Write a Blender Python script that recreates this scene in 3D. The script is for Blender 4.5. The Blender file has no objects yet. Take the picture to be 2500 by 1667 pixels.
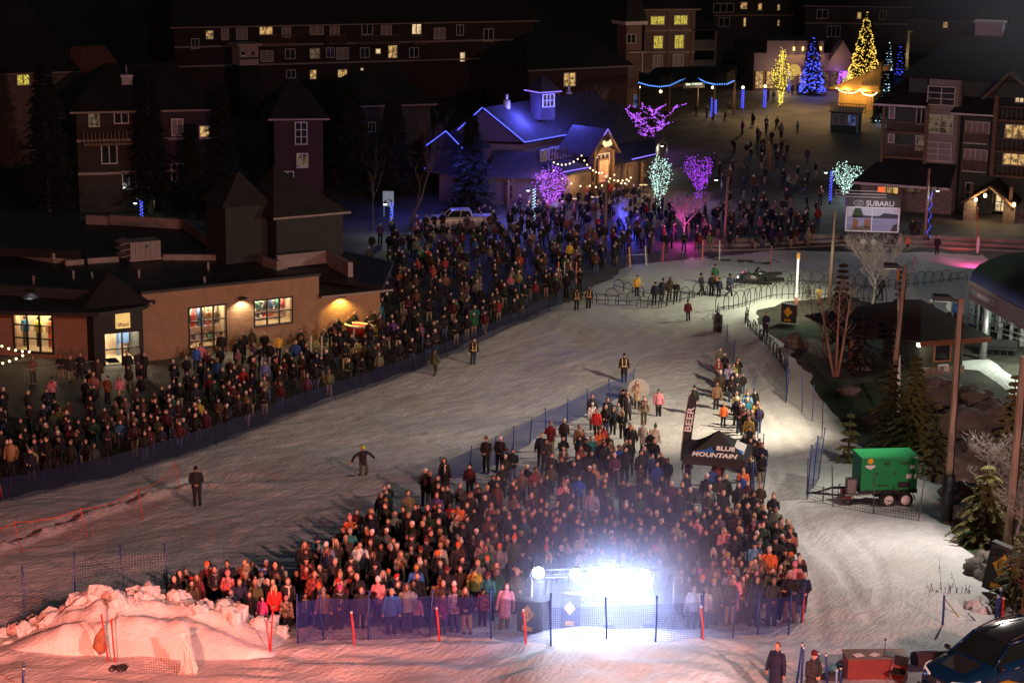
import bpy, math, random
import numpy as np
from mathutils import Vector, Matrix, noise
random.seed(7)
R = math.radians
SC = bpy.context.scene
COL = SC.collection
# camera
CAM = Vector((0, 0, 31.7)); TH = R(13.6); FL = 4800.0; PHI = 0.014
fwd = Vector((0, math.cos(TH), -math.sin(TH)))
r0 = Vector((1, 0, 0)); u0 = Vector((0, math.sin(TH), math.cos(TH)))
RIGHT = math.cos(PHI)*r0 + math.sin(PHI)*u0
UP = -math.sin(PHI)*r0 + math.cos(PHI)*u0
cam_d = bpy.data.cameras.new("camera"); cam = bpy.data.objects.new("camera", cam_d); COL.objects.link(cam)
cam.matrix_world = Matrix(((RIGHT.x, UP.x, -fwd.x, CAM.x), (RIGHT.y, UP.y, -fwd.y, CAM.y), (RIGHT.z, UP.z, -fwd.z, CAM.z), (0, 0, 0, 1)))
cam_d.sensor_width = 36.0; cam_d.lens = FL/2500*36.0
cam_d.clip_start = 0.5; cam_d.clip_end = 2000
SC.camera = cam
# world, exposure
W = bpy.data.worlds.new("World"); SC.world = W; W.use_nodes = True
nt = W.node_tree; bg = nt.nodes['Background']
sky = nt.nodes.new('ShaderNodeTexSky'); sky.sky_type = 'NISHITA'; sky.sun_disc = False
sky.sun_elevation = R(4); sky.sun_rotation = R(160)
nt.links.new(sky.outputs[0], bg.inputs[0]); bg.inputs[1].default_value = 0.010
SC.view_settings.view_transform = 'Standard'; SC.view_settings.look = 'None'
SC.view_settings.gamma = 1; SC.view_settings.use_curve_mapping = False; SC.view_settings.exposure = 0
SC.render.engine = 'CYCLES'
cy = SC.cycles
cy.use_denoising = True
try: cy.denoiser = 'OPENIMAGEDENOISE'
except Exception: pass
cy.max_bounces = 4; cy.diffuse_bounces = 2; cy.glossy_bounces = 2; cy.transmission_bounces = 4
cy.transparent_max_bounces = 16; cy.volume_bounces = 0; cy.use_light_tree = True
cy.caustics_reflective = False; cy.caustics_refractive = False
cy.volume_step_rate = 2.0; cy.volume_max_steps = 96
cy.sample_clamp_indirect = 4
# pixel -> world helpers
def sstep(a, b, x):
 t = max(0.0, min(1.0, (x-a)/(b-a))); return t*t*(3-2*t)
def gz(x, y):
 t = 112.0 - y
 s = 0.138*4*math.log1p(math.exp(min(40, t/4))) if t/4 < 40 else 0.138*t
 z = s
 z += 0.7*math.exp(-((x-3.6)/3.6)**4 - ((y-56.0)/4.4)**4)
 if x > 10:
  z -= 1.2*sstep(0, 6, x-bank_x(y))*sstep(50, 62, y)*(1-sstep(112, 122, y))
 return z
def bank_x(y):
 return np.interp(y, [40, 60, 66, 74, 84, 90, 100, 112, 124], [19, 18.5, 19.0, 19.8, 20.5, 19.5, 17.2, 15.6, 16])
def ray(px, py):
 return (fwd*FL + RIGHT*(px-1250.0) + UP*(833.5-py)).normalized()
def P(px, py, z):
 d = ray(px, py); t = (z-CAM.z)/d.z; return CAM + d*t
def G(px, py, dz=0.0):
 z = 0.0
 for _ in range(14):
  p = P(px, py, z); z = 0.5*z + 0.5*(gz(p.x, p.y)+dz)
 p = P(px, py, z); return Vector((p.x, p.y, gz(p.x, p.y)+dz))
def AtY(px, py, Y):
 d = ray(px, py); return CAM + d*(Y/d.y)
def proj(p):
 v = Vector(p)-CAM; w = v.dot(fwd); return (1250+FL*v.dot(RIGHT)/w, 833.5-FL*v.dot(UP)/w)
def top_z(base, py):
 """height of a vertical at base whose top shows at picture row py"""
 lo, hi = base.z, base.z+60
 for _ in range(40):
  m = (lo+hi)/2
  if proj((base.x, base.y, m))[1] > py: lo = m
  else: hi = m
 return lo
# lights
def lamp(name, typ, loc, power, color, target=None, size=0.3, spot=60, blend=0.5, parent=None):
 d = bpy.data.lights.new(name, typ); d.energy = power; d.color = color
 if typ in ('POINT', 'SPOT'): d.shadow_soft_size = size
 if typ == 'SPOT': d.spot_size = R(spot); d.spot_blend = blend
 if typ == 'AREA': d.size = size
 o = bpy.data.objects.new(name, d); COL.objects.link(o); o.location = loc
 if target is not None:
  o.rotation_euler = (Vector(target)-Vector(loc)).to_track_quat('-Z', 'Y').to_euler()
 if parent: o.parent = parent
 return o
lamp('hill_floodlight', 'SPOT', (26, 2, 36), 150000, (1.0, 0.52, 0.46), (-6, 110, 0), 1.0, 70, 0.8)
lamp('slope_floodlight', 'SPOT', (19.1, 104.2, 10.9), 12500, (1.0, 0.84, 0.62), (1, 112, 0), 0.25, 118, 0.8)
lamp('slope_floodlight', 'SPOT', (18.9, 85.8, 13.2), 3600, (1.0, 0.95, 0.78), (5, 96, 1), 0.25, 120, 0.8)
lamp('yard_floodlight', 'SPOT', (19.6, 77.2, 14.2), 5000, (1.0, 0.91, 0.83), (12.5, 71, 5), 0.25, 140, 0.9)
lamp('lane_floodlight', 'SPOT', (22.6, 143.0, 7.4), 3900, (0.97, 1.0, 0.66), (15, 146, 0), 0.25, 140, 0.9)
lamp('village_floodlight', 'SPOT', (30, 118, 12), 3500, (1.0, 0.9, 0.72), (22, 165, 0), 0.5, 80, 0.9)
lamp('red_show_light', 'SPOT', (-10, 38, 14.5), 32000, (1.0, 0.20, 0.13), (-11, 60, 7), 0.3, 66, 0.9)
lamp('red_show_light', 'SPOT', (6, 34, 15.5), 17000, (1.0, 0.17, 0.12), (2, 58, 7), 0.3, 62, 1.0)
lamp('white_show_light', 'SPOT', (7, 30, 19), 30000, (0.86, 0.90, 1.0), (3.8, 54.8, 8.3), 0.2, 16, 0.6)
# materials
MATS = {}
def new_mat(name):
 m = bpy.data.materials.new(name); m.use_nodes = True
 return m, m.node_tree, m.node_tree.nodes['Principled BSDF']
def mat(name, col, rough=0.7, var=0.15, scale=3.0, bump=0.0, metal=0.0, bscale=None, emit=None, estr=0.0, stretch=(1, 1, 1), spec=0.5):
 if name in MATS: return MATS[name]
 m, t, b = new_mat(name)
 N = t.nodes; L = t.links
 tc = N.new('ShaderNodeTexCoord'); mp = N.new('ShaderNodeMapping'); L.new(tc.outputs['Object'], mp.inputs[0])
 mp.inputs['Scale'].default_value = stretch
 no = N.new('ShaderNodeTexNoise'); no.inputs['Scale'].default_value = scale; no.inputs['Detail'].default_value = 5
 L.new(mp.outputs[0], no.inputs[0])
 rp = N.new('ShaderNodeValToRGB')
 rp.color_ramp.elements[0].position = 0.3; rp.color_ramp.elements[1].position = 0.7
 rp.color_ramp.elements[0].color = tuple(c*(1-var) for c in col)+(1,)
 rp.color_ramp.elements[1].color = tuple(min(1, c*(1+var)) for c in col)+(1,)
 L.new(no.outputs[0], rp.inputs[0]); L.new(rp.outputs[0], b.inputs['Base Color'])
 b.inputs['Roughness'].default_value = rough; b.inputs['Metallic'].default_value = metal
 b.inputs['Specular IOR Level'].default_value = spec
 if bump:
  n2 = N.new('ShaderNodeTexNoise'); n2.inputs['Scale'].default_value = bscale or scale*4; n2.inputs['Detail'].default_value = 4
  L.new(mp.outputs[0], n2.inputs[0])
  bp = N.new('ShaderNodeBump'); bp.inputs['Strength'].default_value = bump; bp.inputs['Distance'].default_value = 0.05
  L.new(n2.outputs[0], bp.inputs['Height']); L.new(bp.outputs[0], b.inputs['Normal'])
 if emit:
  b.inputs['Emission Color'].default_value = tuple(emit)+(1,); b.inputs['Emission Strength'].default_value = estr
 MATS[name] = m; return m
def glow(name, col, strength, sample=False):
 if name in MATS: return MATS[name]
 m = bpy.data.materials.new(name); m.use_nodes = True; t = m.node_tree; t.nodes.clear()
 e = t.nodes.new('ShaderNodeEmission'); o = t.nodes.new('ShaderNodeOutputMaterial')
 e.inputs[0].default_value = tuple(col)+(1,); e.inputs[1].default_value = strength
 t.links.new(e.outputs[0], o.inputs[0])
 m.cycles.emission_sampling = 'FRONT' if sample else 'NONE'
 MATS[name] = m; return m
def tinted(name, rough=0.75, var=0.25, scale=9.0, bump=0.3, attr=None):
 """cloth whose dye comes from the object's colour (or a colour attribute)"""
 if name in MATS: return MATS[name]
 m, t, b = new_mat(name); N = t.nodes; L = t.links
 if attr:
  oi = N.new('ShaderNodeAttribute'); oi.attribute_name = attr; oc = oi.outputs['Color']
 else:
  oi = N.new('ShaderNodeObjectInfo'); oc = oi.outputs['Color']
 tc = N.new('ShaderNodeTexCoord')
 no = N.new('ShaderNodeTexNoise'); no.inputs['Scale'].default_value = scale; no.inputs['Detail'].default_value = 3
 L.new(tc.outputs['Object'], no.inputs[0])
 mr = N.new('ShaderNodeMapRange'); mr.inputs[1].default_value = 0.3; mr.inputs[2].default_value = 0.7
 mr.inputs[3].default_value = 1-var; mr.inputs[4].default_value = 1+var
 L.new(no.outputs[0], mr.inputs[0])
 mx = N.new('ShaderNodeVectorMath'); mx.operation = 'SCALE'
 L.new(oc, mx.inputs[0]); L.new(mr.outputs[0], mx.inputs['Scale']); L.new(mx.outputs[0], b.inputs['Base Color'])
 b.inputs['Roughness'].default_value = rough
 if bump:
  bp = N.new('ShaderNodeBump'); bp.inputs['Strength'].default_value = bump; bp.inputs['Distance'].default_value = 0.02
  L.new(no.outputs[0], bp.inputs['Height']); L.new(bp.outputs[0], b.inputs['Normal'])
 MATS[name] = m; return m
def net_mat(name, col, cell=0.12, wire=0.18, tint=0.0):
 """woven safety net: threads real colour, holes open"""
 if name in MATS: return MATS[name]
 m, t, b = new_mat(name); N = t.nodes; L = t.links
 uv = N.new('ShaderNodeUVMap'); sp = N.new('ShaderNodeSeparateXYZ'); L.new(uv.outputs[0], sp.inputs[0])
 outs = []
 for k in (0, 1):
  d = N.new('ShaderNodeMath'); d.operation = 'DIVIDE'; d.inputs[1].default_value = cell; L.new(sp.outputs[k], d.inputs[0])
  f = N.new('ShaderNodeMath'); f.operation = 'FRACT'; L.new(d.outputs[0], f.inputs[0])
  c = N.new('ShaderNodeMath'); c.operation = 'LESS_THAN'; c.inputs[1].default_value = wire; L.new(f.outputs[0], c.inputs[0])
  outs.append(c)
 mx = N.new('ShaderNodeMath'); mx.operation = 'MAXIMUM'; L.new(outs[0].outputs[0], mx.inputs[0]); L.new(outs[1].outputs[0], mx.inputs[1])
 mm = N.new('ShaderNodeMath'); mm.operation = 'MAXIMUM'; mm.inputs[1].default_value = tint; L.new(mx.outputs[0], mm.inputs[0])
 L.new(mm.outputs[0], b.inputs['Alpha'])
 b.inputs['Base Color'].default_value = tuple(col)+(1,); b.inputs['Roughness'].default_value = 0.6
 MATS[name] = m; return m
# mesh builder
class MB:
 def __init__(s): s.v = []; s.f = []; s.m = []; s.uv = None; s.cur = 0; s.smooth = []
 def add(s, vs, fs, smooth=False):
  o = len(s.v); s.v += [tuple(v) for v in vs]
  for f in fs: s.f.append(tuple(i+o for i in f)); s.m.append(s.cur); s.smooth.append(smooth)
 def box(s, c, d, rz=0.0, M=None):
  hx, hy, hz = d[0]/2, d[1]/2, d[2]/2
  vs = [Vector((x, y, z)) for z in (-hz, hz) for y in (-hy, hy) for x in (-hx, hx)]
  if rz: rm = Matrix.Rotation(rz, 3, 'Z'); vs = [rm@v for v in vs]
  if M is not None: vs = [M@v for v in vs]
  vs = [v+Vector(c) for v in vs]
  s.add(vs, [(0, 2, 3, 1), (4, 5, 7, 6), (0, 1, 5, 4), (2, 6, 7, 3), (0, 4, 6, 2), (1, 3, 7, 5)])
 def bbox(s, a, b):
  s.box([(a[i]+b[i])/2 for i in range(3)], [abs(b[i]-a[i]) for i in range(3)])
 def tube(s, pts, rad, n=6, cap=True, smooth=True, sy=1.0):
  pts = [Vector(p) for p in pts]
  if not hasattr(rad, '__len__'): rad = [rad]*len(pts)
  o = len(s.v); prev = None
  for i, p in enumerate(pts):
   d = (pts[min(i+1, len(pts)-1)]-pts[max(i-1, 0)])
   d = d.normalized() if d.length > 1e-9 else Vector((0, 0, 1))
   a = prev if prev is not None else (Vector((1, 0, 0)) if abs(d.x) < 0.8 else Vector((0, 1, 0)))
   a = (a-d*a.dot(d)); a = a.normalized() if a.length > 1e-6 else d.orthogonal().normalized()
   b = d.cross(a); prev = a
   for k in range(n):
    t = 2*math.pi*k/n
    s.v.append(tuple(p+a*math.cos(t)*rad[i]+b*math.sin(t)*rad[i]*sy))
  for i in range(len(pts)-1):
   for k in range(n):
    k2 = (k+1) % n
    s.f.append((o+i*n+k, o+i*n+k2, o+(i+1)*n+k2, o+(i+1)*n+k)); s.m.append(s.cur); s.smooth.append(smooth)
  if cap:
   s.f.append(tuple(o+k for k in range(n-1, -1, -1))); s.m.append(s.cur); s.smooth.append(False)
   s.f.append(tuple(o+(len(pts)-1)*n+k for k in range(n))); s.m.append(s.cur); s.smooth.append(False)
 def rings(s, rs, n=10, smooth=True, cap=True):
  """rs: list of (centre, rx, ry) horizontal rings, bottom to top"""
  o = len(s.v)
  for c, rx, ry in rs:
   for k in range(n):
    t = 2*math.pi*k/n; s.v.append((c[0]+rx*math.cos(t), c[1]+ry*math.sin(t), c[2]))
  for i in range(len(rs)-1):
   for k in range(n):
    k2 = (k+1) % n
    s.f.append((o+i*n+k, o+i*n+k2, o+(i+1)*n+k2, o+(i+1)*n+k)); s.m.append(s.cur); s.smooth.append(smooth)
  if cap:
   s.f.append(tuple(o+k for k in range(n-1, -1, -1))); s.m.append(s.cur); s.smooth.append(False)
   s.f.append(tuple(o+(len(rs)-1)*n+k for k in range(n))); s.m.append(s.cur); s.smooth.append(smooth)
 def prism(s, poly, z0, z1):
  """vertical prism over a ground polygon of (x, y)"""
  n = len(poly); a = sum(poly[i][0]*poly[(i+1) % n][1]-poly[(i+1) % n][0]*poly[i][1] for i in range(n))
  if a < 0: poly = poly[::-1]
  vs = [(p[0], p[1], z0) for p in poly]+[(p[0], p[1], z1) for p in poly]
  s.add(vs, [tuple(range(n-1, -1, -1)), tuple(range(n, 2*n))]+[(i, (i+1) % n, n+(i+1) % n, n+i) for i in range(n)])
 def slab(s, pts, th, d=None):
  """polygon of any tilt given thickness th (downward by default)"""
  pts = [Vector(p) for p in pts]; n = len(pts)
  d = Vector(d) if d is not None else Vector((0, 0, -1))
  vs = pts+[p+d*th for p in pts]
  s.add(vs, [tuple(range(n)), tuple(range(2*n-1, n-1, -1))]+[(i, n+i, n+(i+1) % n, (i+1) % n) for i in range(n)])
 def ball(s, c, r, n=8, m=6, sc=(1, 1, 1), smooth=True):
  c = Vector(c); o = len(s.v)
  for i in range(1, m):
   ph = math.pi*i/m
   for k in range(n):
    t = 2*math.pi*k/n
    s.v.append((c.x+r*sc[0]*math.sin(ph)*math.cos(t), c.y+r*sc[1]*math.sin(ph)*math.sin(t), c.z-r*sc[2]*math.cos(ph)))
  bt = len(s.v); s.v.append((c.x, c.y, c.z-r*sc[2])); tp = len(s.v); s.v.append((c.x, c.y, c.z+r*sc[2]))
  def F(f): s.f.append(f); s.m.append(s.cur); s.smooth.append(smooth)
  for k in range(n):
   k2 = (k+1) % n
   F((bt, o+k2, o+k)); F((tp, o+(m-2)*n+k, o+(m-2)*n+k2))
   for i in range(m-2): F((o+i*n+k, o+i*n+k2, o+(i+1)*n+k2, o+(i+1)*n+k))
 def octa(s, c, r):
  x, y, z = c
  s.add([(x+r, y, z), (x-r, y, z), (x, y+r, z), (x, y-r, z), (x, y, z+r), (x, y, z-r)],
              [(0, 2, 4), (2, 1, 4), (1, 3, 4), (3, 0, 4), (2, 0, 5), (1, 2, 5), (3, 1, 5), (0, 3, 5)])
 def mesh(s, name):
  me = bpy.data.meshes.new(name)
  me.from_pydata(s.v, [], s.f)
  if any(s.m): me.polygons.foreach_set('material_index', s.m)
  me.polygons.foreach_set('use_smooth', s.smooth)
  me.update(); return me
 def obj(s, name, mats, parent=None, loc=None):
  me = s.mesh(name)
  for m in (mats if isinstance(mats, (list, tuple)) else [mats]): me.materials.append(m)
  o = bpy.data.objects.new(name, me); COL.objects.link(o)
  if parent is not None: o.parent = parent
  if loc is not None: o.location = loc
  return o
def tag(o, label=None, cat=None, group=None, kind=None):
 if label: o['label'] = label
 if cat: o['category'] = cat
 if group: o['group'] = group
 if kind: o['kind'] = kind
 return o
def thing(name, label, cat, loc=(0, 0, 0), rz=0.0, group=None):
 o = bpy.data.objects.new(name, None); COL.objects.link(o); o.location = loc; o.rotation_euler = (0, 0, rz)
 o.empty_display_size = 0.2
 return tag(o, label, cat, group)
def struct(o): o['kind'] = 'structure'; return o
def ref(o, name, parent, loc=(0, 0, 0), rot=None, scale=None):
 """another object on the same mesh"""
 c = bpy.data.objects.new(name, o.data); COL.objects.link(c); c.parent = parent; c.location = loc
 if rot: c.rotation_euler = rot
 if scale: c.scale = scale
 return c
def copy_tree(o, parent=None):
 c = o.copy(); COL.objects.link(c); c.parent = parent
 for ch in o.children: copy_tree(ch, c)
 return c
def text(name, s, size, m, parent=None, M=None, extrude=0.008, shear=0.0, align='CENTER', bold=0.0, sx=1.0):
 c = bpy.data.curves.new(name, 'FONT'); c.body = s; c.size = size; c.extrude = extrude; c.align_x = align; c.align_y = 'CENTER'
 c.shear = shear; c.offset = bold; c.resolution_u = 3
 c.materials.append(m)
 tmp = bpy.data.objects.new(name, c); COL.objects.link(tmp)
 bpy.context.view_layer.update()
 me = bpy.data.meshes.new_from_object(tmp.evaluated_get(bpy.context.evaluated_depsgraph_get()))
 bpy.data.objects.remove(tmp); bpy.data.curves.remove(c); me.name = name
 o = bpy.data.objects.new(name, me); COL.objects.link(o)
 if parent is not None: o.parent = parent
 if M is not None: o.matrix_local = M @ Matrix.Diagonal((sx, 1, 1, 1))
 return o
def frameM(o, x, up):
 """matrix whose x axis runs along x, y axis along up"""
 x = Vector(x).normalized(); up = Vector(up); up = (up-x*up.dot(x)).normalized(); n = x.cross(up)
 return Matrix(((x.x, up.x, n.x, o[0]), (x.y, up.y, n.y, o[1]), (x.z, up.z, n.z, o[2]), (0, 0, 0, 1)))
class Facade:
 """vertical wall plane through two ground points; u runs along it, w inward (away from the camera)"""
 def __init__(s, A, B, z0=None):
  s.A = Vector((A.x, A.y, 0)); s.z0 = A.z if z0 is None else z0
  s.u = Vector((B.x-A.x, B.y-A.y, 0)); s.L = s.u.length; s.u.normalize(); s.w = Vector((-s.u.y, s.u.x, 0))
  s.rz = math.atan2(s.u.y, s.u.x)
 def pix(s, px, py, w=0.0):
  d = ray(px, py); o = s.A+s.w*w
  t = (o-CAM).dot(s.w)/d.dot(s.w); p = CAM+d*t
  return (p-s.A).dot(s.u), p.z-s.z0
 def root(s, name, label, cat, group=None):
  return thing(name, label, cat, (s.A.x, s.A.y, s.z0), s.rz, group)
 def W(s, u, w, z): return s.A+s.u*u+s.w*w+Vector((0, 0, s.z0+z))
def wall_cells(mb, u0, u1, z0, z1, th, holes, w0=0.0):
 us = sorted(set([u0, u1]+[min(u1, max(u0, a)) for h in holes for a in (h[0], h[2])]))
 zs = sorted(set([z0, z1]+[min(z1, max(z0, a)) for h in holes for a in (h[1], h[3])]))
 for i in range(len(us)-1):
  j = 0
  while j < len(zs)-1:
   def inside(jj):
    cu = (us[i]+us[i+1])/2; cz = (zs[jj]+zs[jj+1])/2
    return any(h[0] < cu < h[2] and h[1] < cz < h[3] for h in holes)
   if inside(j): j += 1; continue
   k = j
   while k+1 < len(zs)-1 and not inside(k+1): k += 1
   mb.bbox((us[i], w0, zs[j]), (us[i+1], w0+th, zs[k+1])); j = k+1
def window(parent, u0, z0, u1, z1, frame, pane, nu=2, nz=1, fw=0.09, w=0.0, depth=0.12, name='window', bars=None, sill=True):
 """frame (part) with bars and its pane (sub-part); u along the wall, front at -w"""
 mb = MB()
 y0, y1 = -0.03+w, depth+w
 mb.bbox((u0-fw, y0, z0-fw), (u1+fw, y1, z0)); mb.bbox((u0-fw, y0, z1), (u1+fw, y1, z1+fw))
 mb.bbox((u0-fw, y0, z0), (u0, y1, z1)); mb.bbox((u1, y0, z0), (u1+fw, y1, z1))
 bw = fw*0.45
 for i in range(1, nu):
  u = u0+(u1-u0)*i/nu; mb.bbox((u-bw, y0+0.03, z0), (u+bw, y1-0.03, z1))
 for i in range(1, nz):
  z = z0+(z1-z0)*i/nz; mb.bbox((u0, y0+0.034, z-bw*0.8), (u1, y1-0.034, z+bw*0.8))
 f = mb.obj(name, frame, parent)
 pm = MB(); pm.bbox((u0-0.01, y1-0.055, z0-0.01), (u1+0.01, y1-0.04, z1+0.01)); pm.obj('pane', pane, f)
 return f
# ground sheets
def in_poly(px, py, poly):
 c = False; n = len(poly); j = n-1
 for i in range(n):
  xi, yi = poly[i]; xj, yj = poly[j]
  if (yi > py) != (yj > py) and px < (xj-xi)*(py-yi)/(yj-yi)+xi: c = not c
  j = i
 return c
def poly_dist(X, Y, poly):
 """signed distance (numpy), positive inside"""
 X = np.asarray(X); Y = np.asarray(Y); d = np.full(X.shape, 1e9); ins = np.zeros(X.shape, bool)
 n = len(poly)
 for i in range(n):
  ax, ay = poly[i]; bx, by = poly[(i+1) % n]
  ex, ey = bx-ax, by-ay; t = np.clip(((X-ax)*ex+(Y-ay)*ey)/(ex*ex+ey*ey+1e-9), 0, 1)
  d = np.minimum(d, np.hypot(X-ax-t*ex, Y-ay-t*ey))
  with np.errstate(divide='ignore', invalid='ignore'):
   cond = ((ay > Y) != (by > Y)) & (X < (bx-ax)*(Y-ay)/(by-ay+1e-12)+ax)
  ins ^= cond
 return np.where(ins, d, -d)
gzv = np.vectorize(gz)
rng = np.random.RandomState(3)
def vnoise(X, Y, s, seed=0):
 """smooth value noise on arrays"""
 g = np.random.RandomState(seed).rand(256, 256)
 x = X/s; y = Y/s; xi = np.floor(x).astype(int); yi = np.floor(y).astype(int); fx = x-xi; fy = y-yi
 fx = fx*fx*(3-2*fx); fy = fy*fy*(3-2*fy)
 a = g[xi % 256, yi % 256]; b = g[(xi+1) % 256, yi % 256]; c = g[xi % 256, (yi+1) % 256]; d = g[(xi+1) % 256, (yi+1) % 256]
 return (a*(1-fx)+b*fx)*(1-fy)+(c*(1-fx)+d*fx)*fy-0.5
def grid_obj(name, xs, ys, Z, m, keep=None):
 nx, ny = len(xs), len(ys)
 X, Y = np.meshgrid(xs, ys)
 co = np.stack([X, Y, Z], -1).reshape(-1, 3).astype(np.float32)
 idx = np.arange(nx*ny).reshape(ny, nx)
 q = np.stack([idx[:-1, :-1], idx[:-1, 1:], idx[1:, 1:], idx[1:, :-1]], -1).reshape(-1, 4)
 if keep is not None:
  k = keep.reshape(-1); q = q[k[q].any(axis=1)]
  used = np.zeros(nx*ny, bool); used[q.reshape(-1)] = True
  rm = np.cumsum(used)-1; co = co[used]; q = rm[q]
 me = bpy.data.meshes.new(name); me.vertices.add(len(co)); me.vertices.foreach_set('co', co.reshape(-1))
 me.loops.add(q.size); me.loops.foreach_set('vertex_index', q.reshape(-1).astype(np.int32))
 me.polygons.add(len(q)); me.polygons.foreach_set('loop_start', np.arange(0, q.size, 4, dtype=np.int32))
 me.polygons.foreach_set('loop_total', np.full(len(q), 4, np.int32)); me.polygons.foreach_set('use_smooth', np.ones(len(q), bool))
 me.update(calc_edges=True); me.materials.append(m)
 o = bpy.data.objects.new(name, me); COL.objects.link(o); return o
def snow_material():
 m, t, b = new_mat('packed_snow'); N = t.nodes; L = t.links
 tc = N.new('ShaderNodeTexCoord')
 def noise_(scale, detail, src, dist=0.0):
  n = N.new('ShaderNodeTexNoise'); n.inputs['Scale'].default_value = scale; n.inputs['Detail'].default_value = detail
  n.inputs['Distortion'].default_value = dist; L.new(src, n.inputs[0]); return n
 def stretched(deg, sy):
  a = N.new('ShaderNodeMapping'); L.new(tc.outputs['Object'], a.inputs[0]); a.inputs['Rotation'].default_value = (0, 0, R(deg))
  b2 = N.new('ShaderNodeMapping'); L.new(a.outputs[0], b2.inputs[0]); b2.inputs['Scale'].default_value = (1.0, sy, 1.0); return b2
 mp = stretched(27, 0.07)
 wob = noise_(0.10, 2, tc.outputs['Object'])
 wv = N.new('ShaderNodeVectorMath'); wv.operation = 'SCALE'; wv.inputs['Scale'].default_value = 3.0; L.new(wob.outputs['Color'], wv.inputs[0])
 ad = N.new('ShaderNodeVectorMath'); L.new(mp.outputs[0], ad.inputs[0]); L.new(wv.outputs[0], ad.inputs[1])
 tr = noise_(6.5, 3, ad.outputs[0])          # ski tracks, stretched down the run
 mp2 = stretched(48, 0.10)
 ad2 = N.new('ShaderNodeVectorMath'); L.new(mp2.outputs[0], ad2.inputs[0]); L.new(wv.outputs[0], ad2.inputs[1])
 tr2 = noise_(4.0, 3, ad2.outputs[0])
 gr = noise_(7.0, 6, tc.outputs['Object'])
 def mad(a, k, bb):
  x = N.new('ShaderNodeMath'); x.operation = 'MULTIPLY_ADD'; x.inputs[1].default_value = k; L.new(a, x.inputs[0])
  if bb is not None: L.new(bb, x.inputs[2])
  else: x.inputs[2].default_value = 0
  return x.outputs[0]
 hsum = mad(tr.outputs[0], 0.75, mad(tr2.outputs[0], 0.5, mad(gr.outputs[0], 0.8, None)))
 bp = N.new('ShaderNodeBump'); bp.inputs['Strength'].default_value = 1.0; bp.inputs['Distance'].default_value = 0.055
 L.new(hsum, bp.inputs['Height']); L.new(bp.outputs[0], b.inputs['Normal'])
 big = noise_(0.22, 4, tc.outputs['Object'])
 rp = N.new('ShaderNodeValToRGB'); rp.color_ramp.elements[0].position = 0.3; rp.color_ramp.elements[1].position = 0.7
 rp.color_ramp.elements[0].color = (0.60, 0.59, 0.57, 1); rp.color_ramp.elements[1].color = (0.74, 0.74, 0.74, 1)
 L.new(big.outputs[0], rp.inputs[0])
 mr = N.new('ShaderNodeMapRange'); mr.inputs[1].default_value = 0.35; mr.inputs[2].default_value = 0.65; mr.inputs[3].default_value = 0.93; mr.inputs[4].default_value = 1.04
 L.new(tr.outputs[0], mr.inputs[0])
 sc = N.new('ShaderNodeVectorMath'); sc.operation = 'SCALE'; L.new(rp.outputs[0], sc.inputs[0]); L.new(mr.outputs[0], sc.inputs['Scale'])
 L.new(sc.outputs[0], b.inputs['Base Color'])
 b.inputs['Roughness'].default_value = 0.6; b.inputs['Specular IOR Level'].default_value = 0.25
 return m
M_SNOW = snow_material(); MATS['snow'] = M_SNOW
M_PLAZA = mat('plaza_asphalt', (0.10, 0.092, 0.09), 0.75, 0.45, 0.25, 0.5, bscale=3)
M_DIRT = mat('bare_ground', (0.045, 0.040, 0.030), 0.95, 0.5, 0.6, 0.8, bscale=5)
M_TURF = mat('putting_turf', (0.030, 0.060, 0.022), 0.95, 0.25, 1.2, 0.4, bscale=30)
GX = xs = np.concatenate([np.arange(-260, -60, 20), np.arange(-60, 60.1, 1.5), np.arange(80, 280, 20)])
GY = ys = np.concatenate([np.arange(-10, 40, 5), np.arange(40, 135, 1.0), np.arange(135, 260, 10), np.arange(260, 700, 40)])
X, Y = np.meshgrid(xs, ys)
def world_poly(pix): return [tuple(G(px, py).xy) for px, py in pix]
PLAZA_PIX = [(-250, 1010), (-250, 850), (200, 870), (560, 850), (900, 810), (930, 640), (840, 610), (840, 545), (1000, 480), (1230, 470), (1620, 330), (1850, 180),
             (2200, 180), (2230, 420), (2700, 450), (2700, 640), (1560, 640), (1380, 740), (1000, 800), (800, 870), (420, 960), (200, 1010)]
pp = world_poly(PLAZA_PIX)
xs = np.arange(-70, 90, 0.8); ys = np.arange(108, 300, 0.8); X, Y = np.meshgrid(xs, ys)
D = poly_dist(X, Y, pp)+vnoise(X, Y, 3.0, 5)*1.5
Z = gzv(X, Y)+0.02*np.clip(D*2, -1, 1)*1.5
struct(grid_obj('pavement', xs, ys, Z, M_PLAZA, D > -0.6))
SNOW_PIX = [(-700, 1330), (-200, 1250), (0, 1222), (270, 1165), (540, 1078), (700, 1010), (840, 965), (1010, 905), (1130, 850), (1260, 793), (1370, 748), (1395, 735),
   (1470, 690), (1540, 645), (1700, 628), (1900, 612), (2100, 605), (2330, 612), (2700, 618), (2700, 760), (2500, 790), (2330, 770), (2150, 735), (2050, 700), (1990, 712),
   (1900, 728), (1822, 762), (1850, 800), (1890, 835), (1945, 880), (1975, 930), (2010, 985), (2060, 1050), (2100, 1110), (2200, 1100), (2275, 1150), (2305, 1230),
   (2300, 1290), (2370, 1370), (2440, 1440), (2520, 1500), (2900, 1620), (3000, 1900), (-800, 2100)]
SP = world_poly(SNOW_PIX)
struct(grid_obj('ground', GX, GY, gzv(*np.meshgrid(GX, GY))-0.05-0.7*np.clip((poly_dist(*np.meshgrid(GX, GY), SP)-1.5)/2, 0, 1), M_DIRT))
xs = np.arange(-34, 40, 0.22); ys = np.arange(44, 165, 0.22); X, Y = np.meshgrid(xs, ys)
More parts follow.
